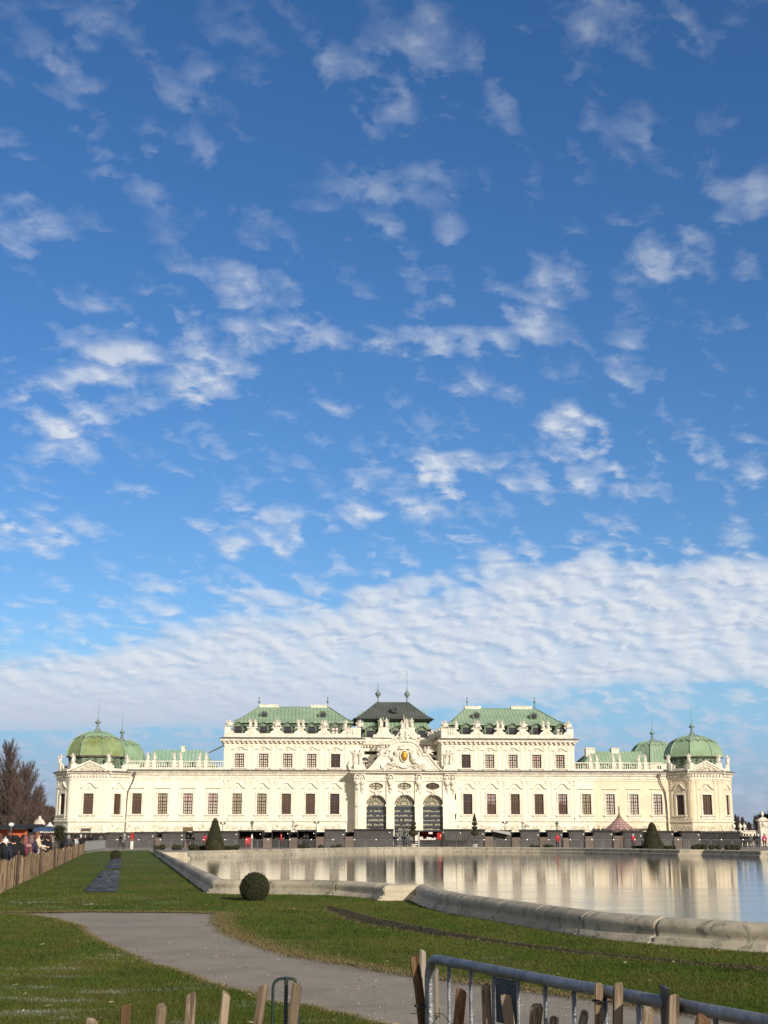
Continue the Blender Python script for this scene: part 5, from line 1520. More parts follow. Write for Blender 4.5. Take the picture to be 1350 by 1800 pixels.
# coping outline from the far left corner along the near side
i0 = min(range(NO), key=lambda i: (outline[i] - Vector(g2(268.5, 1499.4))).length)
i1 = min(range(NO), key=lambda i: (outline[i] - Vector(near_curve[-1])).length)
seq = []; i = i0; stp = 1
nxt = outline[(i0 + 1) % NO]
if abs((nxt - Vector(g2(363, 1571.5))).length) > (outline[i0 - 1] - Vector(g2(363, 1571.5))).length: stp = -1
while True:
    seq.append(((outline[i] + inn[i] * 0.05).x, (outline[i] + inn[i] * 0.05).y))
    if i == i1: break
    i = (i + stp) % NO
lx, ly = near_curve[-1]
lawnB = [g2(150, 1496.5), g2(148, 1500.5), g2(0, 1569), g2(-70, 1603)] + pt[1:] + pr[1:] + [(lx + 3, 6.0), (lx + 6, ly)] + seq[::-1] + [g2(262, 1495.0)]
lawnA = [g2(-400, 1606)] + pl_[:] + [(4, 6), (-20, 6), (-40, 25)]
LZ = 0.018
flat('lawn', lawnB, LZ, M['lawn']); flat('lawn', lawnA, LZ, M['lawn'])

# planting beds
bed_up = [(572,1594),(600,1600),(640,1611.5),(700,1625),(760,1636),(850,1652),(950,1667),(1050,1679),(1150,1689),(1250,1698),(1350,1706),(1450,1713)]
bed_lo = [(572,1597),(590,1609),(620,1621),(680,1633),(750,1645),(850,1659),(950,1672.5),(1050,1683.5),(1150,1693),(1250,1702),(1350,1710),(1450,1717)]
M['soil'] = mat('dark_soil', (0.030, 0.024, 0.020), 0.95, vary=(0.055, 0.042, 0.034), vscale=9, bump=1.0, bscale=25)
M['fleece'] = mat('dark_bed_cover', (0.012, 0.014, 0.017), 0.8, vary=(0.12, 0.125, 0.135), vscale=2.4, bump=1.0, bscale=5, spec=0.15, stretch=(0.8, 2.2, 1))
cbed = jag(smooth_line(gl_(bed_up), 3), 0.06, 0.3, 3) + jag(smooth_line(gl_(bed_lo), 3), 0.06, 0.3, 5)[::-1]
rg = random.Random(5)
def inpoly(x, y, poly):
    poly = np.asarray([(p[0], p[1]) for p in poly]); x = np.asarray(x); y = np.asarray(y)
    ins = np.zeros(x.shape, bool); n = len(poly); j = n - 1
    for i in range(n):
        xi, yi = poly[i]; xj, yj = poly[j]
        if yi != yj:
            c = ((yi > y) != (yj > y)) & (x < (xj - xi) * (y - yi) / (yj - yi) + xi)
            ins ^= c
        j = i
    return ins
def fast_mesh(name, co, m):
    """triangles from an (n,3,3) array"""
    n = len(co); me = bpy.data.meshes.new(name)
    me.vertices.add(n * 3); me.vertices.foreach_set('co', np.ascontiguousarray(co.reshape(-1), dtype=np.float32))
    me.loops.add(n * 3); me.loops.foreach_set('vertex_index', np.arange(n * 3, dtype=np.int32))
    me.polygons.add(n); me.polygons.foreach_set('loop_start', np.arange(0, n * 3, 3, dtype=np.int32))
    try: me.polygons.foreach_set('loop_total', np.full(n, 3, dtype=np.int32))
    except Exception: pass
    me.materials.append(m); me.update(calc_edges=True); return me
bed = flat('curved_bed', cbed, LZ + 0.006, M['soil'], kind=None)
tag(bed, 'narrow curving bed of dark soil in the lawn, nearer than the pool rim', 'flower bed')
def cover_bed(cpx, label):
    c = gl_(cpx, LZ)
    nu, nv = 26, 60; mb = MB(); vs = []
    for j in range(nv + 1):
        for i in range(nu + 1):
            u, v = i / nu, j / nv
            a = Vector(c[0]).lerp(Vector(c[1]), u); b = Vector(c[3]).lerp(Vector(c[2]), u); p = a.lerp(b, v)
            e = min(1, 6 * min(u, 1 - u)) * min(1, 14 * min(v, 1 - v))
            h = 0.02 + e * (0.05 + 0.07 * mnoise.noise(Vector((p.x * 1.4, p.y * 2.6, 1))) + 0.05 * mnoise.noise(Vector((p.x * 5, p.y * 9, 2))))
            vs.append((p.x, p.y, LZ + max(0.006, h)))
    fs = [(j*(nu+1)+i, j*(nu+1)+i+1, (j+1)*(nu+1)+i+1, (j+1)*(nu+1)+i) for j in range(nv) for i in range(nu)]
    mb.add(vs, fs); o = mb.build('covered_bed', M['fleece']); tag(o, label, 'flower bed', 'dark covered beds in a row on the lawn')
cover_bed([(146,1568.5),(207,1568.5),(211.5,1530.5),(180,1530.5)], 'nearer and larger dark covered bed on the left lawn')
cover_bed([(184,1527.5),(212,1527.5),(214.5,1509),(197,1509)], 'smaller dark covered bed farther off, in front of the small clipped ball')

# grass blades near the camera, as loose triangles
rn = np.random.default_rng(4)
def scatter(n, y0, y1, polys, excl, hmin, hmax, wd, margin=2.5, lean=0.02):
    u = rn.random(n); Y = y0 * y1 / (y1 - u * (y1 - y0))      # denser near the camera
    X = (rn.random(n) * 2 - 1) * (Y * 675 / 2369 + margin)
    ok = np.zeros(n, bool)
    for p in polys: ok |= inpoly(X, Y, p)
    for p in excl: ok &= ~inpoly(X, Y, p)
    X, Y = X[ok], Y[ok]; n = len(X)
    sc_l = np.clip(Y / 14.0, 0.85, 2.6)
    a = rn.random(n) * 2 * np.pi; w = wd * sc_l * (0.6 + 0.8 * rn.random(n)); h = (hmin + (hmax - hmin) * rn.random(n)) * (1 + 0.1 * (sc_l - 1))
    dx, dy = np.cos(a) * w / 2, np.sin(a) * w / 2
    lx, ly = rn.normal(0, lean, n), rn.normal(0, lean, n)
    co = np.zeros((n, 3, 3))
    co[:, 0] = np.stack([X - dx, Y - dy, np.full(n, LZ - 0.004)], 1); co[:, 1] = np.stack([X + dx, Y + dy, np.full(n, LZ - 0.004)], 1)
    co[:, 2] = np.stack([X + lx, Y + ly, LZ + h], 1)
    return co
bedx = [cbed]
coverA = gl_([(146,1568.5),(207,1568.5),(211.5,1530.5),(180,1530.5)])
co = scatter(800000, 9.5, 75.0, [lawnA, lawnB], [cbed, coverA], 0.012, 0.040, 0.009)
tag(link('grass', fast_mesh('grass', co, M['blade'])), kind='stuff')
# dry fringe along the path edges
def fringe(line, n, spread, y1=60):
    P_ = np.array([(p[0], p[1]) for p in line]); seg = np.linalg.norm(np.diff(P_, axis=0), axis=1); cs = np.concatenate([[0], np.cumsum(seg)])
    t = rn.random(n) * cs[-1]; i = np.clip(np.searchsorted(cs, t) - 1, 0, len(seg) - 1); f = (t - cs[i]) / np.maximum(seg[i], 1e-6)
    p = P_[i] * (1 - f[:, None]) + P_[i + 1] * f[:, None] + rn.normal(0, spread, (n, 2))
    n = len(p); a = rn.random(n) * 2 * np.pi; w = 0.006 + 0.010 * rn.random(n); L = 0.02 + 0.04 * rn.random(n)
    co = np.zeros((n, 3, 3)); dx, dy = np.cos(a), np.sin(a)
    co[:, 0, 0] = p[:, 0] - dy * w / 2; co[:, 0, 1] = p[:, 1] + dx * w / 2; co[:, 0, 2] = LZ
    co[:, 1, 0] = p[:, 0] + dy * w / 2; co[:, 1, 1] = p[:, 1] - dx * w / 2; co[:, 1, 2] = LZ
    co[:, 2, 0] = p[:, 0] + dx * L; co[:, 2, 1] = p[:, 1] + dy * L; co[:, 2, 2] = LZ + 0.008 + 0.028 * rn.random(n)
    return co
prn = [p for p in pr if p[1] < 40]
co = np.concatenate([fringe(prn, 30000, 0.12), fringe(pl_, 9000, 0.04), fringe(pt, 9000, 0.10), fringe(cbed, 9000, 0.04)])
tag(link('dry_grass', fast_mesh('dry_grass', co, M['straw'])), kind='stuff')

# low dark plants in the curving bed, fallen leaves on grass and path
cu = [p for p in cbed]
def in_bed(n, h, w):
    P_ = np.array(cu); x0, y0 = P_.min(0); x1, y1 = P_.max(0)
    X = rn.uniform(x0, x1, n); Y = rn.uniform(y0, y1, n); k = inpoly(X, Y, cu); X, Y = X[k], Y[k]; n = len(X); a = rn.random(n) * 2 * np.pi
    co = np.zeros((n, 3, 3)); dx, dy = np.cos(a) * w, np.sin(a) * w; hh = h * (0.3 + rn.random(n))
    co[:, 0] = np.stack([X - dx, Y - dy, np.full(n, LZ)], 1); co[:, 1] = np.stack([X + dx, Y + dy, np.full(n, LZ)], 1); co[:, 2] = np.stack([X + rn.normal(0, 0.03, n), Y + rn.normal(0, 0.03, n), LZ + hh], 1)
    return co
M['bed_leaf'] = mat('dark_bed_plants', (0.022, 0.028, 0.016), 0.8, vary=(0.055, 0.045, 0.03), vscale=9)
tag(link('bed_plants', fast_mesh('bed_plants', in_bed(150000, 0.04, 0.010), M['bed_leaf'])), kind='stuff')
n = 420; Y = 10 * 46 / (46 - rn.random(n) * 36); X = (rn.random(n) * 2 - 1) * (Y * 0.285 + 2); k = inpoly(X, Y, lawnA) | inpoly(X, Y, lawnB) | (rn.random(n) < 0.3)
k &= ~inpoly(X, Y, [(p[0], p[1]) for p in hole]); X, Y = X[k], Y[k]; n = len(X)
c = np.stack([X, Y, np.full(n, LZ + 0.03)], 1); co = c[:, None, :] + rn.normal(0, 1, (n, 3, 3)) * (0.022, 0.022, 0.008)
tag(link('fallen_leaves', fast_mesh('fallen_leaves', co, mat('fallen_leaf', (0.26, 0.17, 0.08), 0.8, vary=(0.42, 0.36, 0.26), vscale=0.8))), kind='stuff')

# grit lying on the path
n = 9000; Y = 9.5 * 42 / (42 - rn.random(n) * 32.5); X = (rn.random(n) * 2 - 1) * (Y * 0.285 + 1.5)
k = ~(inpoly(X, Y, lawnA) | inpoly(X, Y, lawnB) | inpoly(X, Y, [(p[0], p[1]) for p in hole])); X, Y = X[k], Y[k]; n = len(X)
c = np.stack([X, Y, np.full(n, 0.006)], 1); co = c[:, None, :] + rn.normal(0, 1, (n, 3, 3)) * (0.009, 0.009, 0.006)
tag(link('gravel', fast_mesh('gravel', co, mat('path_grit', (0.14, 0.12, 0.10), 0.9, vary=(0.42, 0.38, 0.32), vscale=3.0))), kind='stuff')

# ================================================================ plants
def ordinal(n):
    a = ['', 'first','second','third','fourth','fifth','sixth','seventh','eighth','ninth','tenth','eleventh','twelfth','thirteenth','fourteenth','fifteenth','sixteenth','seventeenth','eighteenth','nineteenth','twentieth']
    t = {2: 'twenty', 3: 'thirty', 4: 'forty'}
    if n <= 20: return a[n]
    if n % 10 == 0: return {30: 'thirtieth', 40: 'fortieth'}[n]
    return t[n // 10] + '-' + a[n % 10]
M['box_leaf'] = mat('clipped_box_leaves', (0.030, 0.038, 0.014), 0.7, vary=(0.050, 0.050, 0.022), vscale=14)
M['yew'] = mat('clipped_yew_leaves', (0.040, 0.042, 0.018), 0.75, vary=(0.062, 0.058, 0.028), vscale=6)
M['bark'] = mat('dark_bark', (0.050, 0.036, 0.030), 0.9, vary=(0.085, 0.062, 0.050), vscale=5, bump=0.8, bscale=20)
M['twig'] = mat('bare_twigs', (0.092, 0.064, 0.056), 0.85, vary=(0.135, 0.095, 0.082), vscale=0.8)
M['twig_pale'] = mat('pale_bare_twigs', (0.17, 0.115, 0.085), 0.85, vary=(0.13, 0.085, 0.065), vscale=0.5)
def leafy_surface(prof, n, leaf, seed, m, name, jit=0.02, core=0.96):
    """clipped shrub: solid of revolution prof (r,z) covered by n small leaf triangles"""
    r_ = np.random.default_rng(seed)
    P_ = np.array(prof); seg = np.hypot(*np.diff(P_, axis=0).T); rad = (P_[:-1, 0] + P_[1:, 0]) / 2
    wgt = seg * np.maximum(rad, 0.01); cs = np.cumsum(wgt) / wgt.sum()
    i = np.searchsorted(cs, r_.random(n)); f = r_.random(n)
    r = P_[i, 0] * (1 - f) + P_[i+1, 0] * f; z = P_[i, 1] * (1 - f) + P_[i+1, 1] * f
    a = r_.random(n) * 2 * np.pi
    r = r * (1 + 0.030 * np.sin(3 * a + z * 9 / max(P_[:, 1].max(), .1)) + 0.022 * np.sin(7 * a - z * 17 / max(P_[:, 1].max(), .1)) + 0.015 * np.sin(13 * a + z * 31))
    c = np.stack([r * np.cos(a), r * np.sin(a), z], 1) + r_.normal(0, jit, (n, 3))
    co = c[:, None, :] + r_.normal(0, leaf, (n, 3, 3))
    mb = MB(); mb.lathe((0, 0, 0), [(max(0.005, q[0] * core), q[1] * core) for q in prof], 28)
    tv = []
    for fc in mb.f:
        for k in range(1, len(fc) - 1): tv.append([mb.v[fc[0]], mb.v[fc[k]], mb.v[fc[k+1]]])
    co = np.concatenate([np.array(tv), co])
    return fast_mesh(name, co, m)
ballp = [(0.02, -0.02)] + [(math.sin(PI * k / 14), 1 - math.cos(PI * k / 14)) for k in range(1, 14)] + [(0.01, 2.0)]
def ballprof(r, flat=0.93): return [(q[0] * r, max(0.0, (q[1] - 0.06) * r * flat)) for q in ballp]
big = gnd(447, 1584.5)
o = link('box_ball', leafy_surface(ballprof(0.348, 1.02), 32000, 0.010, 1, M['box_leaf'], 'box_ball', 0.015), None, big)
tag(o, 'large round clipped box bush on the grass in front of the pool rim', 'shrub', 'clipped box balls')
sb = gnd(203, 1511.5)
o = link('box_ball', leafy_surface(ballprof(0.34), 7000, 0.016, 2, M['box_leaf'], 'box_ball', 0.012), None, sb)
tag(o, 'small dark clipped ball standing behind the covered beds on the left lawn', 'shrub', 'clipped box balls')
bm_far = leafy_surface(ballprof(0.30), 900, 0.035, 3, M['box_leaf'], 'box_ball', 0.03)
bx = [274.7, 285, 307.5, 315, 337, 343.7, 416, 530, 537.5, 564, 585, 595.6, 936, 945, 961.5, 968.5, 1220, 1228.5, 1237, 1251, 1262.6, 1279, 1288, 1296.7]
for i, p in enumerate(bx):
    Y = 149 if p > 320 or p < 500 else 149
    Y = 148 + 1.2 * math.sin(i * 2.3)
    o = link('box_ball', bm_far, None, (xw(p, Y, 1487), Y, 0.02), i * 1.1); s = 0.85 + 0.25 * ((i * 37) % 10) / 10; o.scale = (s * 1.1, s * 1.1, s)
    tag(o, 'low dark box ball before the far barriers, %s from the left' % ordinal(i + 1), 'shrub', 'clipped box balls')
# low dark hedges beside the cone
for (pa, pb, lab) in ((349, 362, 'short low hedge to the left of the left clipped cone'), (392, 410, 'short low hedge to the right of the left clipped cone'), (1110, 1132, 'low dark hedge to the left of the right clipped cone'), (1164, 1186, 'low dark hedge to the right of the right clipped cone')):
    Y = 147.5; xa, xb = xw(pa, Y), xw(pb, Y); r_ = np.random.default_rng(int(pa)); n = 2500
    c = np.stack([r_.uniform(xa, xb, n), r_.uniform(Y - 0.4, Y + 0.4, n), r_.uniform(0.05, 0.42, n)], 1)
    co = c[:, None, :] + r_.normal(0, 0.05, (n, 3, 3)); o = link('hedge', fast_mesh('hedge', co, M['box_leaf'])); tag(o, lab, 'hedge', 'low hedges on the far side of the pool')
def cone(px, w_px, top, Y, lab):
    r = w_px * Y / 2369 / 2; h = zw(top, Y)
    prof = [(r * 0.96, 0.0), (r, 0.12 * h * 0.3), (r * 0.93, 0.14 * h), (r * 0.74, 0.36 * h), (r * 0.56, 0.57 * h), (r * 0.40, 0.75 * h), (r * 0.30, 0.86 * h), (r * 0.22, 0.93 * h), (r * 0.11, 0.98 * h), (0.01, h)]
    o = link('clipped_cone', leafy_surface(prof, 16000, 0.03, int(px), M['yew'], 'clipped_cone', 0.018), None, (xw(px, Y, 1488), Y, 0))
    tag(o, lab, 'topiary', 'tall clipped yew cones')
cone(377, 34, 1438, 146, 'taller dark green clipped cone in front of the left wing')
cone(1147.5, 38, 1445.5, 146, 'broader dark green clipped cone in front of the right wing')
def tiers(px, Y, spec, lab, zb):
    t = thing('tiered_topiary', (xw(px, Y, 1470), Y, 0), lab, 'topiary', 'topiaries clipped into tiers')
    s = MB(); s.tube([(0, 0, 0), (0, 0, zb)], 0.06, 6); s.build('stem', M['bark'], t)
    p = MB(); p.lathe((0,0,0), [(0.28,0),(0.3,0.05),(0.36,0.5),(0.38,0.55),(0.3,0.55)], 12); p.build('pot', M['statue'], t)
    for (kind, z0, z1, w) in spec:
        r = w / 2
        if kind == 'cone': prof = [(r, 0), (r * 0.95, 0.1), (r * 0.5, (z1 - z0) * 0.55), (r * 0.2, (z1 - z0) * 0.85), (0.01, z1 - z0)]
        else: prof = [(0.01, 0)] + [(r * math.sin(PI * k / 8), (z1 - z0) * (0.5 - 0.5 * math.cos(PI * k / 8))) for k in range(1, 8)] + [(0.01, z1 - z0)]
        o = link('foliage_tier', leafy_surface(prof, 1500, 0.03, int(z0 * 10), M['yew'], 'foliage_tier', 0.02), t, (0, 0, z0))
Yt = 160
tiers(834.5, Yt, [('cone', zw(1443.5, Yt), zw(1430, Yt), 0.42), ('d', zw(1450.5, Yt), zw(1445.5, Yt), 0.62), ('d', zw(1457.5, Yt), zw(1452.5, Yt), 0.6), ('d', zw(1468.5, Yt), zw(1459.5, Yt), 0.8)], 'slim tiered topiary with pointed top right of the entrance', zw(1435, Yt))
tiers(726.5, Yt, [('d', zw(1450.5, Yt), zw(1444.5, Yt), 0.6), ('d', zw(1457.5, Yt), zw(1451.5, Yt), 0.62), ('d', zw(1469, Yt), zw(1459, Yt), 1.15)], 'dark tiered topiary standing before the middle entrance arch', zw(1448, Yt))
Y = 158; prof = [(0.2, 0), (0.42, 0.2), (0.3, 0.6), (0.12, 1.0), (0.16, 1.15), (0.01, 1.4)]
o = link('clipped_bush', leafy_surface(prof, 1500, 0.03, 8, M['yew'], 'clipped_bush', 0.02), None, (xw(779.5, Y), Y, 0.3)); 
o.location.z = 0.0; o.scale = (1, 1, 1.3); tag(o, 'small dark pointed bush right beside the red open stall', 'shrub')

def bare_tree(name, px, Y, top_px, half_px, seed, lab, m='twig', nl=90, dens=1.0, crown0=0.16, grp='bare trees'):
    h = zw(top_px, Y); hw = half_px * Y / 2369; rg = random.Random(seed); wk = (Y / 118) ** 1.3
    t = thing(name, (xw(px, Y, 1470), Y, 0), lab, 'tree', grp)
    tr_ = MB(); pts = [(0.05 * math.sin(z * 0.9 + seed), 0.05 * math.cos(z * 0.7), z) for z in [h * k / 10 for k in range(10)]]
    tr_.tube(pts, [0.028 * h * (1 - k / 10.5) for k in range(10)], 7); tr_.build('trunk', M['bark'], t, True)
    limbs = MB(); tris = []
    def ribbon(a, b, w):
        d = (b - a); s = d.cross(Vector((rg.uniform(-1, 1), rg.uniform(-1, 1), rg.uniform(-1, 1))))
        if s.length < 1e-5: return
        s = s.normalized() * w
        tris.append([a - s, a + s, b])
    for i in range(nl):
        u = (i + rg.random()) / nl; z0 = h * (crown0 + (0.90 - crown0) * u ** 1.1)
        az = rg.random() * 2 * PI
        env = hw * (1 - ((z0 / h - crown0) / (1.0 - crown0)) ** 1.3) * rg.uniform(0.75, 1.05) + 0.12
        L = env; rise = L * rg.uniform(1.0, 2.0) * (0.55 + 0.9 * u)
        rise = min(rise, h * 1.0 - z0)
        out = Vector((math.cos(az), math.sin(az), 0)); p = Vector((0, 0, z0)); prev = p
        n = 7; base_r = 0.010 * h * (1 - u * 0.7)
        P_ = [p.copy()]
        for k in range(1, n + 1):
            f = k / n
            q = Vector((0, 0, z0)) + out * (L * (f ** 0.85)) + Vector((0, 0, rise * f ** 1.35)) + Vector((rg.uniform(-1, 1), rg.uniform(-1, 1), rg.uniform(-1, 1))) * 0.05 * L
            P_.append(q)
        limbs.tube(P_, [base_r * (1 - 0.85 * k / n) for k in range(n + 1)], 4)
        for k in range(1, n + 1):
            for _ in range(int(3 * dens) + 1):
                a = P_[k-1].lerp(P_[k], rg.random()); d = (out * rg.uniform(0.1, 0.8) + Vector((rg.uniform(-1, 1), rg.uniform(-1, 1), 0)) * 0.75 + Vector((0, 0, rg.uniform(0.5, 1.5)))).normalized()
                l2 = L * rg.uniform(0.18, 0.42) * (1.1 - 0.5 * k / n) + 0.15; b = a + d * l2; ribbon(a, b, 0.013 * wk)
                for _ in range(int(5 * dens)):
                    f = rg.random(); c = a.lerp(b, f); dd = (d + Vector((rg.uniform(-1, 1), rg.uniform(-1, 1), rg.uniform(-0.4, 1)))).normalized()
                    e = c + dd * l2 * rg.uniform(0.25, 0.6); ribbon(c, e, 0.0085 * wk)
                    for _ in range(2):
                        g_ = c.lerp(e, rg.random()); ribbon(g_, g_ + (dd + Vector((rg.uniform(-1, 1), rg.uniform(-1, 1), rg.uniform(-0.2, 1)))).normalized() * l2 * 0.22, 0.0065 * wk)
    limbs.build('limbs', M['bark'], t)
    link('crown', fast_mesh('crown', np.array([[tuple(v) for v in t3] for t3 in tris]), M[m]), t)
    return t
bare_tree('bare_tree', 7, 112, 1298, 38, 1, 'tallest bare dark twiggy tree at the left edge of the picture', nl=120, dens=1.15)
bare_tree('bare_tree', 40, 118, 1340, 40, 2, 'shorter bare tree spreading right beside the tallest one', nl=105, dens=1.0)
bare_tree('bare_tree', -22, 122, 1318, 32, 3, 'bare tree cut by the left edge behind the tallest one', nl=100)
bare_tree('bare_tree', 62, 132, 1384, 24, 5, 'lowest and rightmost of the near bare trees on the left', nl=100, dens=1.1)
bare_tree('bare_tree', 24, 134, 1352, 28, 4, 'bare tree standing behind and between the two nearest ones', nl=110, dens=1.2)
for i, (px, tp, hw_) in enumerate(((66, 1408, 16), (76, 1413, 15), (86, 1416, 15), (94, 1419, 14), (58, 1400, 17), (103, 1424, 11))):
    bare_tree('distant_bare_tree', px, 262 + 5 * (i % 3), tp, hw_, 10 + i, 'small brownish bare tree far behind the left pavilion, %s from the left' % ordinal([2, 3, 4, 5, 1, 6][i]), 'twig_pale', nl=110, crown0=0.03, grp='distant bare trees on the left')
for i, (px, tp, hw_) in enumerate(((1297, 1432, 9), (1307, 1437, 9), (1318, 1446, 8), (1331, 1433, 9), (1290, 1440, 8))):
    bare_tree('distant_bare_tree', px, 268 + 4 * (i % 3), tp, hw_, 20 + i, 'bare bush-like tree beyond the right end of the palace, %s from the left' % ordinal([2, 3, 4, 5, 1][i]), 'twig', nl=60, crown0=0.03, grp='distant bare trees on the right')
def evergreen(px, Y, top, hpx, seed, lab):
    h = zw(top, Y); r = hpx * Y / 2369
    t = thing('evergreen_tree', (xw(px, Y), Y, 0), lab, 'tree')
    s = MB(); s.tube([(0, 0, 0), (0, 0, h * 0.8)], [0.25, 0.08], 6); s.build('trunk', M['bark'], t)
    r_ = np.random.default_rng(seed); n = 9000
    k = r_.integers(0, 40, n); cc = np.stack([r_.normal(0, r * 0.5, 40), r_.normal(0, r * 0.5, 40), h * (0.35 + 0.6 * r_.random(40))], 1)
    c = cc[k] + r_.normal(0, r * 0.2, (n, 3)); co = c[:, None, :] + r_.normal(0, 0.09, (n, 3, 3))
    link('crown', fast_mesh('crown', co, M['box_leaf']), t)
evergreen(1350, 258, 1427, 11, 5, 'dark evergreen tree behind the gate pillar at the right edge')
evergreen(1369, 256, 1424, 13, 6, 'dark evergreen tree just outside the right edge beyond the gate')

# ================================================================ fences and barriers
def wood(name, c1, c2, dark):
    m = bpy.data.materials.new(name); m.use_nodes = True
    N = NT(m.node_tree); b = m.node_tree.nodes['Principled BSDF']
    v = N.node('ShaderNodeTexCoord').outputs['Object']; oi = N.node('ShaderNodeObjectInfo').outputs['Random']
    off = N.comb(N.m('MULTIPLY', oi, 37.0), N.m('MULTIPLY', oi, 11.0), N.m('MULTIPLY', oi, 5.0))
    vv = N.v('ADD', v, off)
    gr = N.noise(N.v('MULTIPLY', vv, (38, 38, 1.8)), 1.0, 5, 0.7, 0.5)
    c = N.mix(N.ss(gr, 0.40, 0.60), (*c1, 1), (*c2, 1))
    c = N.mix(N.m('MULTIPLY', N.ss(N.noise(N.v('MULTIPLY', vv, (22, 22, 2.0)), 1.0, 5, 0.75), 0.50, 0.60), 0.85), c, (*dark, 1))
    c = N.v('SCALE', c, scale=N.m('ADD', 0.65, N.m('MULTIPLY', oi, 0.6)))
    N.put(b.inputs['Base Color'], c); b.inputs['Roughness'].default_value = 0.85; b.inputs['Specular IOR Level'].default_value = 0.2
    bp = N.node('ShaderNodeBump'); bp.inputs['Strength'].default_value = 1.0; bp.inputs['Distance'].default_value = 0.009
    N.put(bp.inputs['Height'], gr); N.put(b.inputs['Normal'], bp.outputs[0])
    return m
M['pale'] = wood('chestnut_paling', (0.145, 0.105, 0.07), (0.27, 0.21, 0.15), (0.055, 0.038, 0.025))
M['pale_brown'] = wood('brown_chestnut_paling', (0.15, 0.08, 0.04), (0.24, 0.145, 0.08), (0.06, 0.03, 0.018))
M['pale_grey'] = wood('grey_weathered_paling', (0.20, 0.17, 0.14), (0.32, 0.28, 0.23), (0.08, 0.065, 0.05))
M['wire'] = mat('rusty_wire', (0.07, 0.05, 0.04), 0.6, metal=0.5)
M['zinc'] = mat('galvanised_steel', (0.27, 0.28, 0.295), 0.48, metal=0.65, vary=(0.17, 0.178, 0.19), vscale=14, bump=0.4, bscale=60)
M['zinc_far'] = mat('dull_galvanised_steel', (0.22, 0.22, 0.22), 0.6, metal=0.3)
M['pale_far'] = wood('tan_chestnut_paling', (0.27, 0.185, 0.11), (0.45, 0.33, 0.21), (0.11, 0.07, 0.04))  # lighter, warmer tan wood for the far fence
def pale_mesh(w, d, h, seed, bev=True, name='picket'):
    """split chestnut pale: irregular outline, slightly bowed, chamfered top"""
    rg = random.Random(seed); n = 9; m_ = 9; vs = []; fs = []
    ang = [2 * PI * k / m_ + rg.uniform(-0.16, 0.16) for k in range(m_)]; rr = [rg.uniform(0.88, 1.12) for _ in range(m_)]
    bx_ = rg.uniform(-0.012, 0.012); tw = rg.uniform(-0.3, 0.3)
    zs = [h * k / (n - 2) for k in range(n - 1)] ; zs[-1] = h - 0.008; zs.append(h)
    for j, z in enumerate(zs):
        f = z / h; s = 1.0 if j < n - 1 else 0.84
        for k in range(m_):
            a = ang[k] + tw * f
            sq = 1 / max(abs(math.cos(a)), abs(math.sin(a))) ** 0.62
            x = math.cos(a) * w / 2 * rr[k] * sq * s + bx_ * math.sin(f * PI) + 0.004 * math.sin(z * 9 + seed)
            y = math.sin(a) * d / 2 * rr[k] * sq * s + 0.003 * math.cos(z * 7 + seed)
            vs.append((x, y, z + (0.010 * math.cos(a + seed) if j >= n - 2 else 0)))
    for j in range(n - 1):
        for k in range(m_):
            k2 = (k + 1) % m_; fs.append((j*m_+k, j*m_+k2, (j+1)*m_+k2, (j+1)*m_+k))
    fs.append(tuple(range((n-1)*m_, n*m_)))
    mb = MB(); mb.add(vs, fs); return mb

# --- long paling fence along the left of the lawn
fl0, fl1 = Vector(g2(-75, 1607)), Vector(g2(148, 1500.5))
Lf = (fl1 - fl0).length; fdir = (fl1 - fl0).normalized()
pf = thing('paling_fence', (fl1.x, fl1.y, 0), 'long brown paling fence running beside the left lawn in front of the crowd', 'fence')
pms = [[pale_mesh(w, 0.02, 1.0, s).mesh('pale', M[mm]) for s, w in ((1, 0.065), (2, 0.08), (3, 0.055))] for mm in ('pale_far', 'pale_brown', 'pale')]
rg = random.Random(9)
ftan = math.atan2(fdir.y, fdir.x)
n_ind = 0; rest = MB(); s = 0.0; idx = 0
vis0 = (Vector(g2(0, 1570)) - fl0).length - 1.0
while s < Lf:
    p = fl0 + fdir * s + Vector((-fdir.y, fdir.x)) * rg.uniform(-0.02, 0.02)
    h = rg.uniform(0.86, 1.0) * (0.98 + 0.05 * math.sin(s * 0.9)) * (1 - 0.10 * s / Lf); lean = rg.uniform(-0.06, 0.06)
    if s > vis0 and n_ind < 100:
        mi = 0 if rg.random() < 0.6 else (1 if rg.random() < 0.6 else 2)
        o = link('pale', pms[mi][idx % 3], pf, (p.x - fl1.x, p.y - fl1.y, 0)); o.rotation_euler = (0, lean, ftan); o.scale = (1, 1, h); n_ind += 1
    else:
        q = pale_mesh(rg.choice((0.055, 0.065, 0.08)), 0.02, h, idx % 7)
        rest.merge(q, Matrix.Translation((p.x - fl1.x, p.y - fl1.y, 0)) @ Matrix.Rotation(ftan, 4, 'Z') @ Matrix.Rotation(lean, 4, 'Y'))
    s += rg.uniform(0.078, 0.105) * (1.5 if idx % 23 == 0 else 1.0); idx += 1
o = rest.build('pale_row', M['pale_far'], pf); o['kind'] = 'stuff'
wr = MB()
for z in (0.25, 0.75):
    wr.tube([(fl0.x - fl1.x + fdir.x * t, fl0.y - fl1.y + fdir.y * t, z + 0.01 * math.sin(t * 3)) for t in np.linspace(0, Lf, 60)], 0.008, 4)
wr.build('wire', M['wire'], pf)
for k in range(int(Lf / 3.0)):
    p = fl0 + fdir * (k * 3.0 + 0.5) - Vector((-fdir.y, fdir.x)) * 0.05
    if k % 4 == 1: pm_ = MB(); pm_.lathe((0, 0, 0), [(0.04, 0), (0.045, 1.1), (0.02, 1.16)], 8); link('post', pm_.mesh('post', M['bark']), pf, (p.x - fl1.x, p.y - fl1.y, 0))

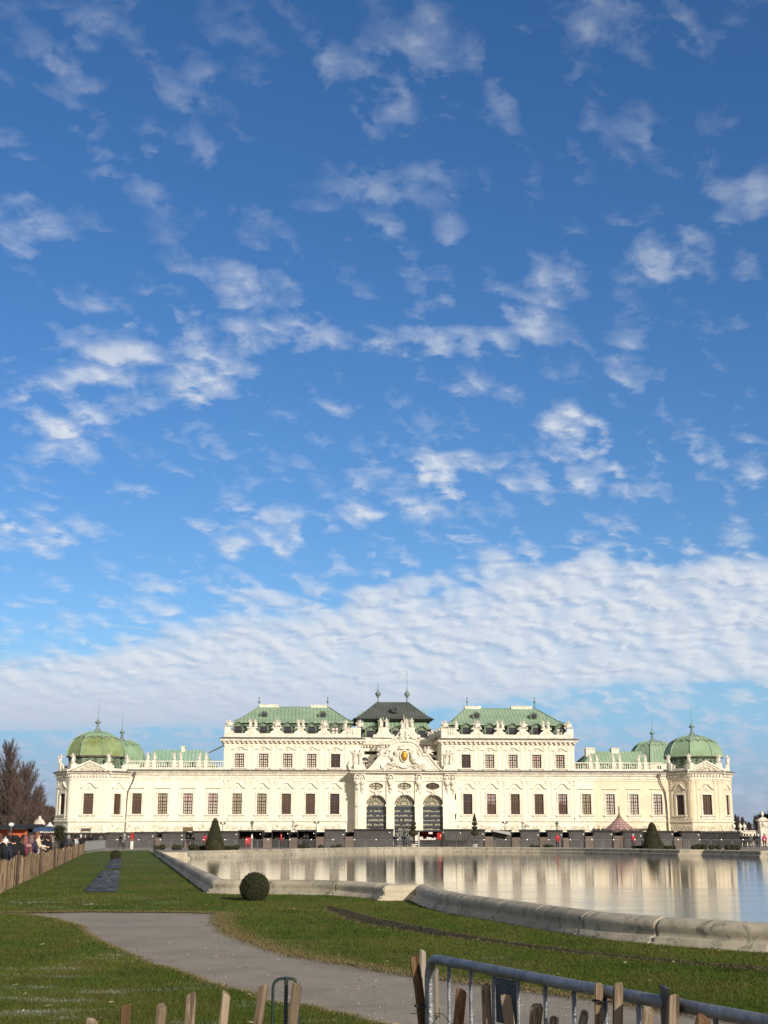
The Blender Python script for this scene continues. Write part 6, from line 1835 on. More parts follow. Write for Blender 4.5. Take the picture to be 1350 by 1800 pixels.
# --- steel crowd barriers in the distance
def barrier_parts(lamp=True):
    fr = MB(); L = 2.3; h = 1.08
    fr.tube([(0, 0, 0.18), (0, 0, h - 0.08), (0.08, 0, h), (L - 0.08, 0, h), (L, 0, h - 0.08), (L, 0, 0.18)], 0.022, 5)
    fr.tube([(0, 0, 0.2), (L, 0, 0.2)], 0.018, 5)
    bars = MB()
    for k in range(1, 19): bars.tube([(L * k / 19, 0, 0.2), (L * k / 19, 0, h - 0.02)], 0.011, 4)
    ft = MB()
    for x in (0.25, L - 0.25): ft.tube([(x, -0.3, 0.01), (x, -0.05, 0.06), (x, 0, 0.2), (x, 0.05, 0.06), (x, 0.3, 0.01)], 0.018, 4)
    lm = MB(); lm.blob((L / 2, -0.03, h + 0.02), 0.055, 1, 0.0, 1)
    return fr.mesh('frame', M['zinc_far']), bars.mesh('bars', M['zinc_far']), ft.mesh('feet', M['zinc_far']), lm.mesh('lamp', M['bulb'])
def emit(name, c, s):
    m = bpy.data.materials.new(name); m.use_nodes = True; b = m.node_tree.nodes['Principled BSDF']
    b.inputs['Base Color'].default_value = (*c, 1); b.inputs['Emission Color'].default_value = (*c, 1); b.inputs['Emission Strength'].default_value = s
    return m
M['bulb'] = emit('lit_bulb', (1.0, 0.93, 0.8), 1.6)
bpf = barrier_parts(); bproto = None; nb = 0
def put_barrier(p, ang, lamp):
    global bproto, nb
    nb += 1
    t = thing('crowd_barrier', (p.x, p.y, 0), 'grey steel crowd barrier in the far row, %s from the left' % ordinal(nb), 'barrier', 'crowd barriers beyond the lawn and pool', ang)
    for n, me in zip(('frame', 'bars', 'feet'), bpf[:3]): link(n, me, t)
    if lamp: link('lamp', bpf[3], t)
a, b = Vector(g2(149, 1500)), Vector((xw(188, 150), 150))
n = int((b - a).length / 2.36); d = (b - a).normalized()
for k in range(n): put_barrier(a + d * 2.36 * k, math.atan2(d.y, d.x), False)
p = b.copy(); row0 = b.x
k = 0
while p.x < xw(1365, 153):
    px_ = 675 + p.x / 153 * 2369
    if not (716 < px_ + 14 < 842): put_barrier(p, 0.012 * math.sin(k * 1.7), True)
    p = p + Vector((2.40, 0.045 * math.sin(k * 0.9))); k += 1

# ================================================================ market huts along the palace
def paint(name, c, v=None, **k): return mat(name, c, 0.7, vary=v or tuple(q * 0.75 for q in c), vscale=1.2, obj_vary=0.35, **k)
M['hut'] = paint('grey_painted_boards', (0.085, 0.080, 0.078)); M['hut_black'] = paint('black_painted_boards', (0.025, 0.024, 0.026))
M['hut_brown'] = paint('brown_boards', (0.17, 0.125, 0.10)); M['hut_roof'] = paint('dark_roof_felt', (0.030, 0.028, 0.028)); M['red'] = paint('red_paint', (0.45, 0.03, 0.03))
M['near_black'] = mat('near_black_matt', (0.012, 0.011, 0.011), 0.9)
M['white'] = mat('white_paint', (0.75, 0.73, 0.70), 0.6)
M['light_grey'] = mat('light_grey_canvas', (0.42, 0.40, 0.38), 0.8)
M['orange'] = mat('orange_red_panel', (0.50, 0.10, 0.045), 0.6, vary=(0.62, 0.20, 0.06), vscale=0.8)
M['pink'] = mat('pink_striped_canvas', (0.42, 0.24, 0.23), 0.8)
HY = 170.0
nh = [0]
def hut(pa, pb, top, style, lab, lamps=1, Y=HY):
    xa, xb = xw(pa, Y, 1475), xw(pb, Y, 1475); h = zw(top, Y); W = xb - xa
    t = thing('market_hut', ((xa + xb) / 2, Y, 0), lab, 'hut', 'market huts in a row before the palace')
    m = {'grey': 'hut', 'black': 'hut_black', 'open': 'hut_black', 'brown': 'hut_brown', 'red': 'hut'}[style]
    b = MB(); w = W / 2 - 0.02
    if style in ('open', 'red'):
        b.box(-w, w, 0.0, 0.06, 0, 0.95); b.box(-w, -w + 0.1, 0.0, 2.2, 0.953, h - 0.16); b.box(w - 0.1, w, 0.0, 2.2, 0.953, h - 0.16)
        b.box(-w + 0.103, w - 0.103, 2.1, 2.2, 0, h - 0.16)
    else:
        nb_ = 9
        for k in range(nb_):     # horizontal boards
            z0, z1 = (h - 0.16) * k / nb_, (h - 0.16) * (k + 1) / nb_
            b.box(-w, w, 0.015 if k % 2 else 0.0, 2.2, z0 + 0.004, z1 - 0.004)
    b.build('walls', M[m], t)
    r = MB(); r.frustum((-w - 0.07, w + 0.07, -0.22, 2.4, h - 0.155), (-w - 0.04, w + 0.04, -0.18, 2.35, h)); r.build('roof', M['hut_roof'], t)
    if style in ('grey', 'black') and W > 1.6:
        s = MB(); s.box(-w + 0.16, w - 0.16, -0.05, -0.003, 0.95, h - 0.3); s.box(-w + 0.12, w - 0.12, -0.08, -0.003, h - 0.297, h - 0.24); s.build('shutter', M[m], t)
    if style == 'open':
        c = MB(); c.box(-w + 0.02, w - 0.02, -0.2, 0.3, 0.953, 1.02); c.build('counter', M['hut_brown'], t)
        g_ = MB(); rg_ = random.Random(int(pa))
        for k in range(6): g_.box(-w + 0.3 + k * (2 * w - 0.6) / 6, -w + 0.3 + k * (2 * w - 0.6) / 6 + 0.2, 1.6, 1.9, 1.1, 1.2 + 0.4 * rg_.random())
        g_.build('goods', M['hut_brown'], t)
    if style == 'red':
        c = MB(); c.box(-w + 0.103, w - 0.103, 1.9, 2.05, 0.9, h - 0.2); c.build('back_wall', M['red'], t)
        c = MB(); rg_ = random.Random(2)
        for k in range(12): c.box(-w + 0.2 + k * (2 * w - 0.5) / 12, -w + 0.38 + k * (2 * w - 0.5) / 12, 0.2, 0.5, 1.0, 1.1 + 0.3 * rg_.random())
        c.build('goods', M['white'], t)
        c = MB(); c.box(-w - 0.1, -w + 0.15, -0.1, 0, 0, h); c.box(w - 0.05, w + 0.1, -0.1, 0, 0, h); c.build('posts', M['light_grey'], t)
        c = MB(); c.box(w - 0.75, w - 0.15, -0.06, -0.01, 1.05, h - 0.3); c.build('banner', M['red'], t)
        c = MB(); c.box(-0.25, 0.25, -0.05, -0.02, h - 0.45, h - 0.22); c.build('sign', M['white'], t)
    for k in range(lamps):
        l = MB(); l.blob(((0.8 if k == 0 else -0.8) * w, -0.12, h - 0.55 + 0.06 * ((int(pa) * 7) % 5 - 2)), 0.055, k, 0, 1); l.build('lamp', M['bulb'], t)
    return t
huts = [(105,148,1463.5,'black'),(148,186,1463.5,'black'),(186,231,1462.8,'grey'),(236,272,1462,'grey'),(284,324,1461.5,'grey'),(339,372,1460.5,'grey'),(382,419,1460.5,'grey'),(419,462,1459.2,'open'),
        (477,509,1459,'open'),(522,555,1458.6,'open'),(570,607,1457.5,'grey'),(622,692,1457,'grey'),(735,779,1459.5,'red'),(779,813,1457.2,'grey'),(813,853,1457.4,'grey'),(866,899.5,1459,'grey'),(915.5,949,1458,'grey'),
        (963,989.5,1458.8,'grey'),(1001,1028.5,1458.6,'grey'),(1044,1078,1459.5,'grey'),(1095.5,1130,1459.8,'grey'),(1157,1184.5,1460,'grey'),(1199.5,1231,1460.4,'grey'),(1231,1262,1461,'black'),(1262,1302,1461,'black')]
nm = {'grey': 'closed dark grey market hut with flat roof', 'black': 'closed black market hut with flat roof', 'open': 'open black market hut with a dark counter', 'red': 'open hut with bright red interior right of the entrance'}
cnt = {}
for (pa, pb, tp, st) in huts:
    cnt[st] = cnt.get(st, 0) + 1
    lab = nm[st] if st == 'red' else nm[st] + ', %s of its kind from the left' % ordinal(cnt[st])
    hut(pa, pb, tp, st, lab, 0 if st == 'black' else 1)
screens = [(324,339,1474),(372,383,1474),(1028.5,1044,1470),(1130,1157,1474),(272,284.5,1472),(462,478,1473),(508,523,1472.5),(555,570,1471),(606,622,1470.5),(852,867.5,1470.5),(899.5,915.5,1472),(948,963.5,1471.5),(989.5,1001,1473),(1078,1095.5,1469),(1184.5,1199.5,1471.5)]
for i, (pa, pb, tp) in enumerate(screens):
    Y = HY - 0.3; xa, xb = xw(pa, Y, 1475) + 0.03, xw(pb, Y, 1475) - 0.03; h = zw(tp, Y)
    t = thing('wooden_screen', ((xa + xb) / 2, Y, 0), 'low brown board screen closing a gap between huts, %s from the left' % ordinal(i + 1), 'screen', 'board screens between the market huts')
    b = MB(); n_ = max(3, int((xb - xa) / 0.16)); w = (xb - xa)
    for k in range(n_): b.box(-w/2 + w * k / n_ + 0.004, -w/2 + w * (k + 1) / n_ - 0.004, 0.01 * (k % 2), 0.04, 0.03, h)
    b.build('boards', M['hut_brown'], t); b = MB(); b.box(-w/2, w/2, 0.045, 0.10, h - 0.3, h - 0.2); b.box(-w/2, w/2, 0.045, 0.10, 0.3, 0.4); b.build('rails', M['hut_brown'], t)
    b = MB(); b.box(-w/2 - 0.3, w/2 + 0.3, 2.5, 2.56, 0, zw(1462.5, Y + 2.5)); b.build('dark_gap_sheet', M['near_black'], t)  # black sheet added behind the gap so that it shows dark
# awning over the pale gap, shop sign with scroll ornament, banner post, benches
def simple(name, mb, m, lab, cat, loc=(0, 0, 0), group=None):
    o = mb.build(name, m); o.location = loc; tag(o, lab, cat, group); return o
Y = HY - 1.2
b = MB(); xa, xb = xw(866, Y), xw(898, Y); z = zw(1461.5, Y)
b.add([(xa, Y, z), (xb, Y, z - 0.45), (xb, Y + 1.0, z - 0.1), (xa, Y + 1.0, z + 0.2), (xa, Y, z + 0.05), (xb, Y, z - 0.4), (xb, Y + 1.0, z - 0.05), (xa, Y + 1.0, z + 0.25)], [(0,3,2,1),(4,5,6,7),(0,1,5,4),(1,2,6,5),(2,3,7,6),(3,0,4,7)])
simple('awning', b, M['light_grey'], 'sloping pale grey awning on a hut right of the tiered topiary', 'awning')
for (px_, lab, z0, z1) in ((329.5, 'brown signboard with a gilt scroll ornament above the huts on the left', 1461.5, 1454), (150, 'brown grated board standing behind the leftmost huts', 1461.5, 1456)):
    Y = HY + 1; t = thing('signboard', (xw(px_, Y), Y, 0), lab, 'sign', 'signboards above the huts')
    b = MB(); zA, zB = zw(z0, Y) , zw(z1, Y); b.box(-0.65, 0.65, 0, 0.1, zA, zB); b.box(-0.6, -0.5, 0.02, 0.08, 0, zA - 0.003); b.box(0.5, 0.6, 0.02, 0.08, 0, zA - 0.003); b.build('board', M['hut_brown'], t)
    s_ = MB(); scroll(s_, -0.2, (zA + zB) / 2, 0.2, 1.3, 1, -0.03, 0.03); scroll(s_, 0.2, (zA + zB) / 2, 0.2, 1.3, -1, -0.03, 0.03); s_.build('ornament', M['gold'] if px_ > 300 else M['hut'], t)
Y = 158; t = thing('banner_post', (xw(232.5, Y), Y, 0), 'slim red and white banner post near the left barriers', 'post')
b = MB(); b.box(-0.16, 0.16, -0.03, 0.03, 0.9, zw(1464, Y)); b.build('banner', M['red'], t); b = MB(); b.box(-0.16, 0.16, -0.04, 0.04, 0, 0.897); b.build('base', M['white'], t)
for i, (pa, pb, lab) in enumerate(((718, 735.5, 'short dark slatted bench left of the long one before the entrance'), (740, 824, 'long dark slatted bench in front of the entrance'), (827, 841.5, 'short dark slatted bench right of the long one'))):
    Y = 152; xa, xb = xw(pa, Y, 1480), xw(pb, Y, 1480); w = xb - xa; t = thing('bench', ((xa + xb) / 2, Y, 0), lab, 'bench', 'dark benches before the entrance')
    b = MB(); b.box(-w/2, w/2, -0.22, 0.22, 0.42, 0.48); b.build('seat', M['hut_black'], t)
    b = MB(); b.box(-w/2, w/2, 0.24, 0.28, 0.62, 0.74); b.box(-w/2, w/2, 0.25, 0.29, 0.80, 0.95); b.build('backrest', M['hut_black'], t)
    n_ = max(2, int(w / 1.3) + 1)
    for k in range(n_):
        x = -w/2 + 0.1 + (w - 0.2) * k / (n_ - 1); b = MB(); b.box(x - 0.03, x + 0.03, -0.2, -0.14, 0, 0.417); b.box(x - 0.03, x + 0.03, 0.19, 0.237, 0, 0.95); b.build('leg', M['iron'], t)

# --- round tent roof of a merry-go-round
Y = 186; t = thing('carousel', (xw(1089, Y, 1450), Y, 0), 'round merry-go-round with pink patterned conical roof behind the huts', 'carousel')
def mat_scale():
    m = bpy.data.materials.new('pink_scale_pattern'); m.use_nodes = True; N = NT(m.node_tree); b = m.node_tree.nodes['Principled BSDF']
    v = N.node('ShaderNodeTexCoord').outputs['Object']; s3 = N.node('ShaderNodeSeparateXYZ'); N.put(s3.inputs[0], v)
    a = N.m('ARCTAN2', s3.outputs[1], s3.outputs[0]); u = N.m('MULTIPLY', a, 9.0); w_ = N.m('MULTIPLY', s3.outputs[2], 9.0)
    k = N.m('MULTIPLY', N.m('SINE', N.m('ADD', u, w_)), N.m('SINE', N.m('SUBTRACT', u, w_)))
    N.put(b.inputs['Base Color'], N.mix(N.ss(k, -0.2, 0.3), (0.26, 0.13, 0.12, 1), (0.42, 0.29, 0.26, 1))); b.inputs['Roughness'].default_value = 0.7; return m
z0, z1 = zw(1460.5, Y), zw(1438, Y); r = (1118 - 1061) / 2 * Y / 2369
b = MB(); b.lathe((0, 0, 0), [(r * 1.02, z0), (r * 0.74, z0 + (z1 - z0) * 0.30), (r * 0.46, z0 + (z1 - z0) * 0.62), (r * 0.17, z1)], 24); b.build('tent_roof', mat_scale(), t)
b = MB(); b.lathe((0, 0, z1 - 0.02), [(0.38, 0), (0.40, 0.1), (0.24, 0.18), (0.14, 0.5), (0.07, 1.0), (0.08, 1.1), (0.14, 1.25), (0.05, 1.35), (0.12, 1.5), (0.03, 1.62)], 12); b.build('finial', M['hut_brown'], t, True)
R2 = 47 * Y / 2369
b = MB(); b.lathe((0, 0, 0), [(R2, z0 - 0.55), (R2, z0 - 0.1), (R2 * 0.97, z0 - 0.1), (r, z0 + 0.004)], 32); b.build('canopy_rim', M['hut_brown'], t)
b = MB()
for k in range(24):
    a = 2 * PI * k / 24; c = Vector((math.cos(a) * R2, math.sin(a) * R2, z0 + 0.02)); T_ = Matrix.Translation(c) @ Matrix.Rotation(a + PI / 2, 4, 'Z')
    q = MB(); scroll(q, -0.18, 0.08, 0.17, 1.2, 1, 0, 0.05); scroll(q, 0.18, 0.08, 0.17, 1.2, -1, 0, 0.05); q.blob((0, 0, 0.2), 0.13, k, 0.3, 1); b.merge(q, T_)
b.build('cresting', M['hut_brown'], t)
b = MB(); b.lathe((0, 0, 0), [(0.5, 0), (0.5, z0 - 0.56)], 12); b.build('core', M['hut_brown'], t)
for k in range(8): a = 2 * PI * k / 8; q = MB(); q.tube([(R2 * 0.9 * math.cos(a), R2 * 0.9 * math.sin(a), 0), (R2 * 0.9 * math.cos(a), R2 * 0.9 * math.sin(a), z0 - 0.56)], 0.06, 6); q.build('pole', M['gold'], t)

# --- lamps, floodlights, garden sculpture
def lantern(px, top, Y, lab):
    h = zw(top, Y); t = thing('street_lamp', (xw(px, Y, 1450), Y, 0), lab, 'street lamp', 'old lantern posts before the palace')
    b = MB(); b.lathe((0, 0, 0), [(0.14, 0), (0.14, 0.3), (0.07, 0.4), (0.05, 1.2), (0.045, h - 0.95), (0.09, h - 0.9), (0.04, h - 0.85)], 10); b.build('post', M['iron'], t, True)
    b = MB(); b.lathe((0, 0, h - 0.84), [(0.10, 0), (0.24, 0.45)], 6); b.build('lantern', mat('lantern_glass', (0.30, 0.27, 0.20), 0.2), t)
    b = MB(); b.lathe((0, 0, h - 0.385), [(0.28, 0), (0.22, 0.08), (0.08, 0.22), (0.05, 0.3), (0.02, 0.385)], 6); b.build('cap', M['iron'], t)
lantern(443, 1441.5, 176, 'black lantern lamp post left of the clipped statue, before the left block')
lantern(979, 1442.5, 176, 'black lantern lamp post before the right block')
for (px_, lab, tp) in ((556, 'twin floodlight on a thin pole left of the entrance', 1447), (888, 'twin floodlight on a thin pole right of the entrance', 1447), (391, 'small twin floodlight pole just right of the left cone', 1448.5)):
    Y = 176; h = zw(tp, Y); t = thing('floodlight_pole', (xw(px_, Y), Y, 0), lab, 'floodlight', 'floodlight poles before the palace')
    b = MB(); b.tube([(0, 0, 0), (0, 0, h)], 0.04, 6); b.tube([(-0.3, 0, h - 0.05), (0.3, 0, h - 0.05)], 0.03, 5); b.build('pole', M['iron'], t)
    for sd in (-1, 1): b = MB(); b.box(sd * 0.24 - 0.14, sd * 0.24 + 0.14, -0.1, 0.12, h, h + 0.22); b.build('lamp_head', M['iron'], t)
def sphinx(px, Y, top, lab):
    h = zw(top, Y); s = 1.0; t = thing('garden_statue', (xw(px, Y), Y, 0), lab, 'statue', 'stone garden statues')
    z = h - 1.9; b = MB(); b.box(-0.5, 0.7, -0.4, 0.4, 0, z); b.box(-0.58, 0.78, -0.46, 0.46, z + 0.003, z + 0.12); b.build('plinth', M['statue'], t)
    b = MB(); z += 0.12
    b.tube([(0.6, 0, z + 0.25), (0.3, 0, z + 0.42), (-0.05, 0, z + 0.7), (-0.2, 0, z + 1.05), (-0.22, 0, z + 1.3)], [0.26, 0.34, 0.30, 0.25, 0.12], 10)
    b.blob((-0.24, 0, z + 1.53), 0.20, 1, 0.12, 2, (0.95, 0.9, 1.2)); b.blob((-0.16, 0, z + 1.5), 0.25, 2, 0.3, 2, (0.8, 1.1, 1.1), 3)
    for sd in (-1, 1):
        b.tube([(-0.15, sd * 0.2, z + 0.85), (-0.35, sd * 0.2, z + 0.4), (-0.32, sd * 0.2, z + 0.08), (-0.5, sd * 0.2, z + 0.05)], [0.13, 0.09, 0.08, 0.09], 8)
        b.tube([(0.5, sd * 0.28, z + 0.35), (0.25, sd * 0.3, z + 0.12), (0.0, sd * 0.3, z + 0.07)], [0.2, 0.12, 0.08], 8)
        b.tube([(0.0, sd * 0.2, z + 0.9), (0.3, sd * 0.3, z + 1.15), (0.55, sd * 0.3, z + 1.0)], [0.12, 0.16, 0.04], 8)
    b.tube([(0.75, 0, z + 0.3), (0.95, 0.1, z + 0.3), (0.9, 0.2, z + 0.6)], 0.05, 6); b.build('sphinx', M['statue'], t, True)
sphinx(518.5, 176, 1440.5, 'white stone sphinx on a plinth above the huts left of the entrance')
sphinx(922.5, 178, 1441.5, 'pale stone sphinx before the right block, behind the huts')

# --- right-hand garden wall, urns, gate pillar and gate
Y = 205; xa, xb = xw(1300.5, Y), xw(1331, Y); zt = zw(1461.5, Y)
t = thing('garden_wall', ((xa + xb) / 2, Y, 0), 'pale panelled garden wall right of the palace', 'wall'); w = (xb - xa) / 2
b = MB(); b.box(-w, w, 0, 0.5, 0, zt); b.build('wall', M['statue'], t); b = MB(); b.box(-w - 0.1, w + 0.1, -0.12, 0.6, zt + 0.003, zt + 0.14); b.build('capping', M['statue'], t)
b = MB(); b.box(-w + 0.1, -w + 0.5, -0.12, -0.003, 0, zt); b.box(-w + 0.85, -w + 1.1, -0.08, -0.003, 0, zt); b.box(-w + 1.25, w - 0.2, -0.06, -0.003, 0.4, zt - 0.5); b.build('pilaster', M['trim'], t)
for (px_, tp, lab) in ((1302, 1445.5, 'white stone urn on the wall, left of its twin'), (1309.5, 1446, 'white stone urn on the wall, right of its twin'), (1290.5, 1445.5, 'stone urn standing right against the corner of the right pavilion')):
    Yu = 205.25 if px_ > 1295 else 203; z = zt + 0.14 if px_ > 1295 else 0; h = zw(tp, Yu) - z
    o = link('stone_urn', urn_mesh, None, (xw(px_, Yu), Yu, zt + 0.143)); k = (zw(tp, Yu) - zt - 0.143) / 1.34; o.scale = (k, k, k); tag(o, lab, 'urn', 'stone urns by the garden wall')
    if px_ < 1295: b = MB(); b.box(-0.4, 0.4, -0.4, 0.4, 0, zt + 0.14); simple('pedestal', b, M['statue'], 'stone pedestal under the urn beside the right pavilion', 'pedestal', (xw(px_, Yu), Yu, 0))
Y = 200; xp = xw(1342.5, Y); t = thing('gate_pillar', (xp, Y, 0), 'tall stone gate pillar with lion-head block at the right edge', 'pillar')
zc_ = zw(1443.5, Y); b = MB(); b.box(-0.55, 0.55, -0.5, 0.5, 0, zw(1453, Y)); b.box(-0.62, 0.62, -0.55, 0.55, zw(1453, Y) + 0.003, zc_); b.build('shaft', M['statue'], t)
b = MB(); b.frustum((-0.85, 0.85, -0.75, 0.75, zc_ + 0.003), (-0.8, 0.8, -0.7, 0.7, zc_ + 0.25)); b.frustum((-0.7, 0.7, -0.6, 0.6, zc_ + 0.253), (-0.3, 0.3, -0.3, 0.3, zc_ + 0.55)); b.build('cornice', M['statue'], t)
b = MB(); b.blob((0, -0.55, zw(1448.5, Y)), 0.34, 5, 0.4, 2, (1, 0.6, 1), 3); b.build('carved_mask', M['statue'], t)
o = link('stone_urn', urn_mesh, None, (xp, Y, zc_ + 0.553)); k = (zw(1424.5, Y) - zc_ - 0.553) / 1.34; o.scale = (k, k, k); tag(o, 'large white stone urn on top of the gate pillar', 'urn', 'stone urns by the garden wall')
t = thing('iron_gate', (xw(1334, 202), 202, 0), 'dark wrought iron gate beside the gate pillar', 'gate')
b = MB(); b.tube([(-0.35, 0, 0), (-0.35, 0, zw(1453, 202))], 0.06, 5); b.tube([(0.3, 0, 0), (0.3, 0, zw(1453, 202))], 0.06, 5)
for z in (0.3, 1.2, 2.2): b.tube([(-0.35, 0, z), (0.3, 0, z)], 0.04, 5)
b.build('frame', M['iron'], t); b = MB()
for k in range(4): b.tube([(-0.22 + 0.13 * k, 0, 0.1), (-0.22 + 0.13 * k, 0, zw(1455, 202))], 0.025, 4)
b.build('bars', M['iron'], t)
t = thing('iron_gate', (xw(1352, 202), 202, 0), 'dark wrought iron gate leaf on the pillar\'s right, cut by the picture edge', 'gate')
b = MB(); 
for k in range(9): b.tube([(-0.4 + 0.15 * k, 0, 0.1), (-0.4 + 0.15 * k, 0, zw(1457, 202))], 0.025, 4)
b.build('bars', M['iron'], t); b = MB()
for z in (0.3, 1.2, 2.2): b.tube([(-0.4, 0, z), (0.9, 0, z)], 0.04, 5)
b.build('frame', M['iron'], t)

# ================================================================ christmas market on the left
def lstall(pa, pb, tp, bt, Y, lab, roofm, panelm, kind):
    xa, xb = xw(pa, Y, 1465), xw(pb, Y, 1465); w = (xb - xa) / 2; zt, zb = zw(tp, Y), zw(bt, Y)
    t = thing('market_stall', ((xa + xb) / 2, Y, 0), lab, 'stall', 'stalls behind the crowd')
    b = MB(); b.box(-w, w, 0.6, 2.2, 0, zb - 0.003); b.build('body', M['hut_black'], t)
    b = MB(); b.box(-w, w, 0.5, 0.6, zb, zt - 0.1); b.build('panel', M[panelm], t)
    b = MB(); b.add([(-w-.15, 0.0, zt-.08), (w+.15, 0.0, zt-.08), (w+.15, 2.4, zt+.05), (-w-.15, 2.4, zt+.05), (-w-.15, 0.0, zt), (w+.15, 0.0, zt), (w+.15, 1.2, zt+.17), (-w-.15, 1.2, zt+.17)], [(0,3,2,1),(0,1,5,4),(4,5,6,7),(7,6,2,3),(0,4,7,3),(1,2,6,5)])
    b.build('roof', M[roofm], t)
    return t, w, zt, zb
M['blue'] = mat('blue_canvas', (0.03, 0.06, 0.13), 0.7, vary=(0.06, 0.11, 0.2), vscale=2)
lstall(-26, 8, 1455.5, 1477, 78, 'orange panelled market stall cut by the left edge', 'hut_roof', 'orange', 0)
lstall(11, 43, 1455, 1477, 77, 'wide orange-red panelled market stall under a dark roof', 'hut_roof', 'orange', 0)
lstall(43, 60, 1453.5, 1470, 80, 'narrow dark market stall between orange stall and pink signboard', 'hut_roof', 'hut_black', 0)
t, w, zt, zb = lstall(62, 97, 1459, 1470, 76, 'market stall with blue canvas roof and pink arched signboard', 'blue', 'pink', 0)
b = MB(); pts = [(-w * 0.85, 0.45, zt - 0.32), (-w * 0.75, 0.42, zt - 0.12), (w * 0.75, 0.42, zt - 0.12), (w * 0.85, 0.45, zt - 0.32)]; b.tube(pts, 0.02, 5); b.build('sign_edge', M['white'], t)
for k in range(9): b = MB(); f = k / 8; b.blob((-w * 0.85 + 1.7 * w * f, 0.36, zt - 0.12 - (0.2 if k in (0, 8) else 0)), 0.03, k, 0, 1); b.build('lamp', M['bulb'], t)
Y = 96; t = thing('small_pavilion', (xw(68, Y), Y, 0), 'small cream domed pavilion roof rising behind the blue stall', 'pavilion')
z0 = zw(1451, Y); b = MB(); b.lathe((0, 0, 0), [(0.38, z0), (0.42, z0 + 0.08), (0.36, z0 + 0.28), (0.2, z0 + 0.42), (0.1, z0 + 0.5), (0.12, z0 + 0.55), (0.02, z0 + 0.68)], 12); b.build('roof', M['statue'], t)
b = MB(); b.lathe((0, 0, 0), [(0.3, 0), (0.3, z0 - 0.003)], 10); b.build('body', M['statue'], t)
for px_, tp, lab in ((86.5, 1445.5, 'white pointed tent top behind the blue stall'),):
    Y = 120; z0 = zw(1452.5, Y); t = thing('party_tent', (xw(px_, Y), Y, 0), lab, 'tent')
    b = MB(); b.lathe((0, 0, 0), [(0.42, z0), (0.22, z0 + 0.12), (0.06, zw(tp, Y))], 8); b.build('roof', M['white'], t)
    for sx_ in (-1, 1):
        for sy_ in (-1, 1): b = MB(); b.tube([(sx_ * 0.27, sy_ * 0.27, 0), (sx_ * 0.27, sy_ * 0.27, z0)], 0.03, 5); b.build('leg', M['white'], t)
Y = 74; t = thing('globe_lamp', (xw(18.5, Y), Y, 0), 'white globe lamp on a pole above the orange stall', 'street lamp'); z = zw(1449.5, Y)
b = MB(); b.tube([(0, 0, 0), (0, 0, z - 0.1)], 0.035, 6); b.build('pole', M['iron'], t); b = MB(); b.blob((0, 0, z), 0.14, 1, 0.05, 2, (1.1, 1.1, 0.85)); b.build('globe', M['white'], t, True)
r_ = np.random.default_rng(3)
t = thing('shrub', (xw(104, 66), 66, 0), 'dark bushy shrub rising above the heads at the fence end', 'shrub')
n = 2500; c = r_.normal(0, 1, (n, 3)) * (0.11, 0.11, 0.16) + (0, 0, zw(1463.5, 66)); co = c[:, None, :] + r_.normal(0, 0.03, (n, 3, 3)); link('foliage', fast_mesh('foliage', co, M['box_leaf']), t)
b = MB(); b.tube([(0, 0, 0), (0, 0, zw(1464, 66))], 0.03, 5); b.build('stem', M['bark'], t)

# ================================================================ people
M['skin'] = mat('skin', (0.55, 0.34, 0.25), 0.6)
_cm = {}
def cloth(c):
    k = tuple(c)
    if k not in _cm: _cm[k] = mat('cloth', c, 0.85, vary=tuple(q * 0.7 for q in c), vscale=9)
    return _cm[k]
def striped():
    m = bpy.data.materials.new('striped_knit'); m.use_nodes = True; N = NT(m.node_tree); b = m.node_tree.nodes['Principled BSDF']
    s3 = N.node('ShaderNodeSeparateXYZ'); N.put(s3.inputs[0], N.node('ShaderNodeTexCoord').outputs['Object'])
    f = N.m('FRACT', N.m('MULTIPLY', s3.outputs[2], 6.5)); c = N.mix(N.m('GREATER_THAN', f, 0.5), (0.17, 0.045, 0.06, 1), (0.34, 0.25, 0.19, 1))
    c = N.mix(N.m('GREATER_THAN', N.m('FRACT', N.m('MULTIPLY', s3.outputs[2], 3.25)), 0.78), c, (0.10, 0.05, 0.04, 1)); N.put(b.inputs['Base Color'], c); b.inputs['Roughness'].default_value = 0.9; return m
def skin_mesh(name, verts, edges, radii, m, root=0, sub=1):
    me = bpy.data.meshes.new(name); me.from_pydata([tuple(v) for v in verts], edges, [])
    o = bpy.data.objects.new(name, me); col.objects.link(o)
    md = o.modifiers.new('skin', 'SKIN'); md.use_smooth_shade = True
    if not me.skin_vertices: bm = bmesh.new(); bm.from_mesh(me); bm.verts.layers.skin.verify(); bm.to_mesh(me); bm.free()
    for sv, r in zip(me.skin_vertices[0].data, radii):
        rr = r if isinstance(r, tuple) else (r, r); sv.radius = rr
    me.skin_vertices[0].data[root].use_root = True
    if sub: s_ = o.modifiers.new('sub', 'SUBSURF'); s_.levels = sub; s_.render_levels = sub
    dg = bpy.context.evaluated_depsgraph_get(); dg.update()
    ev = o.evaluated_get(dg); out = bpy.data.meshes.new_from_object(ev); out.name = name
    out.materials.clear(); out.materials.append(m)
    bpy.data.objects.remove(o); bpy.data.meshes.remove(me)
    return out
_pm = {}
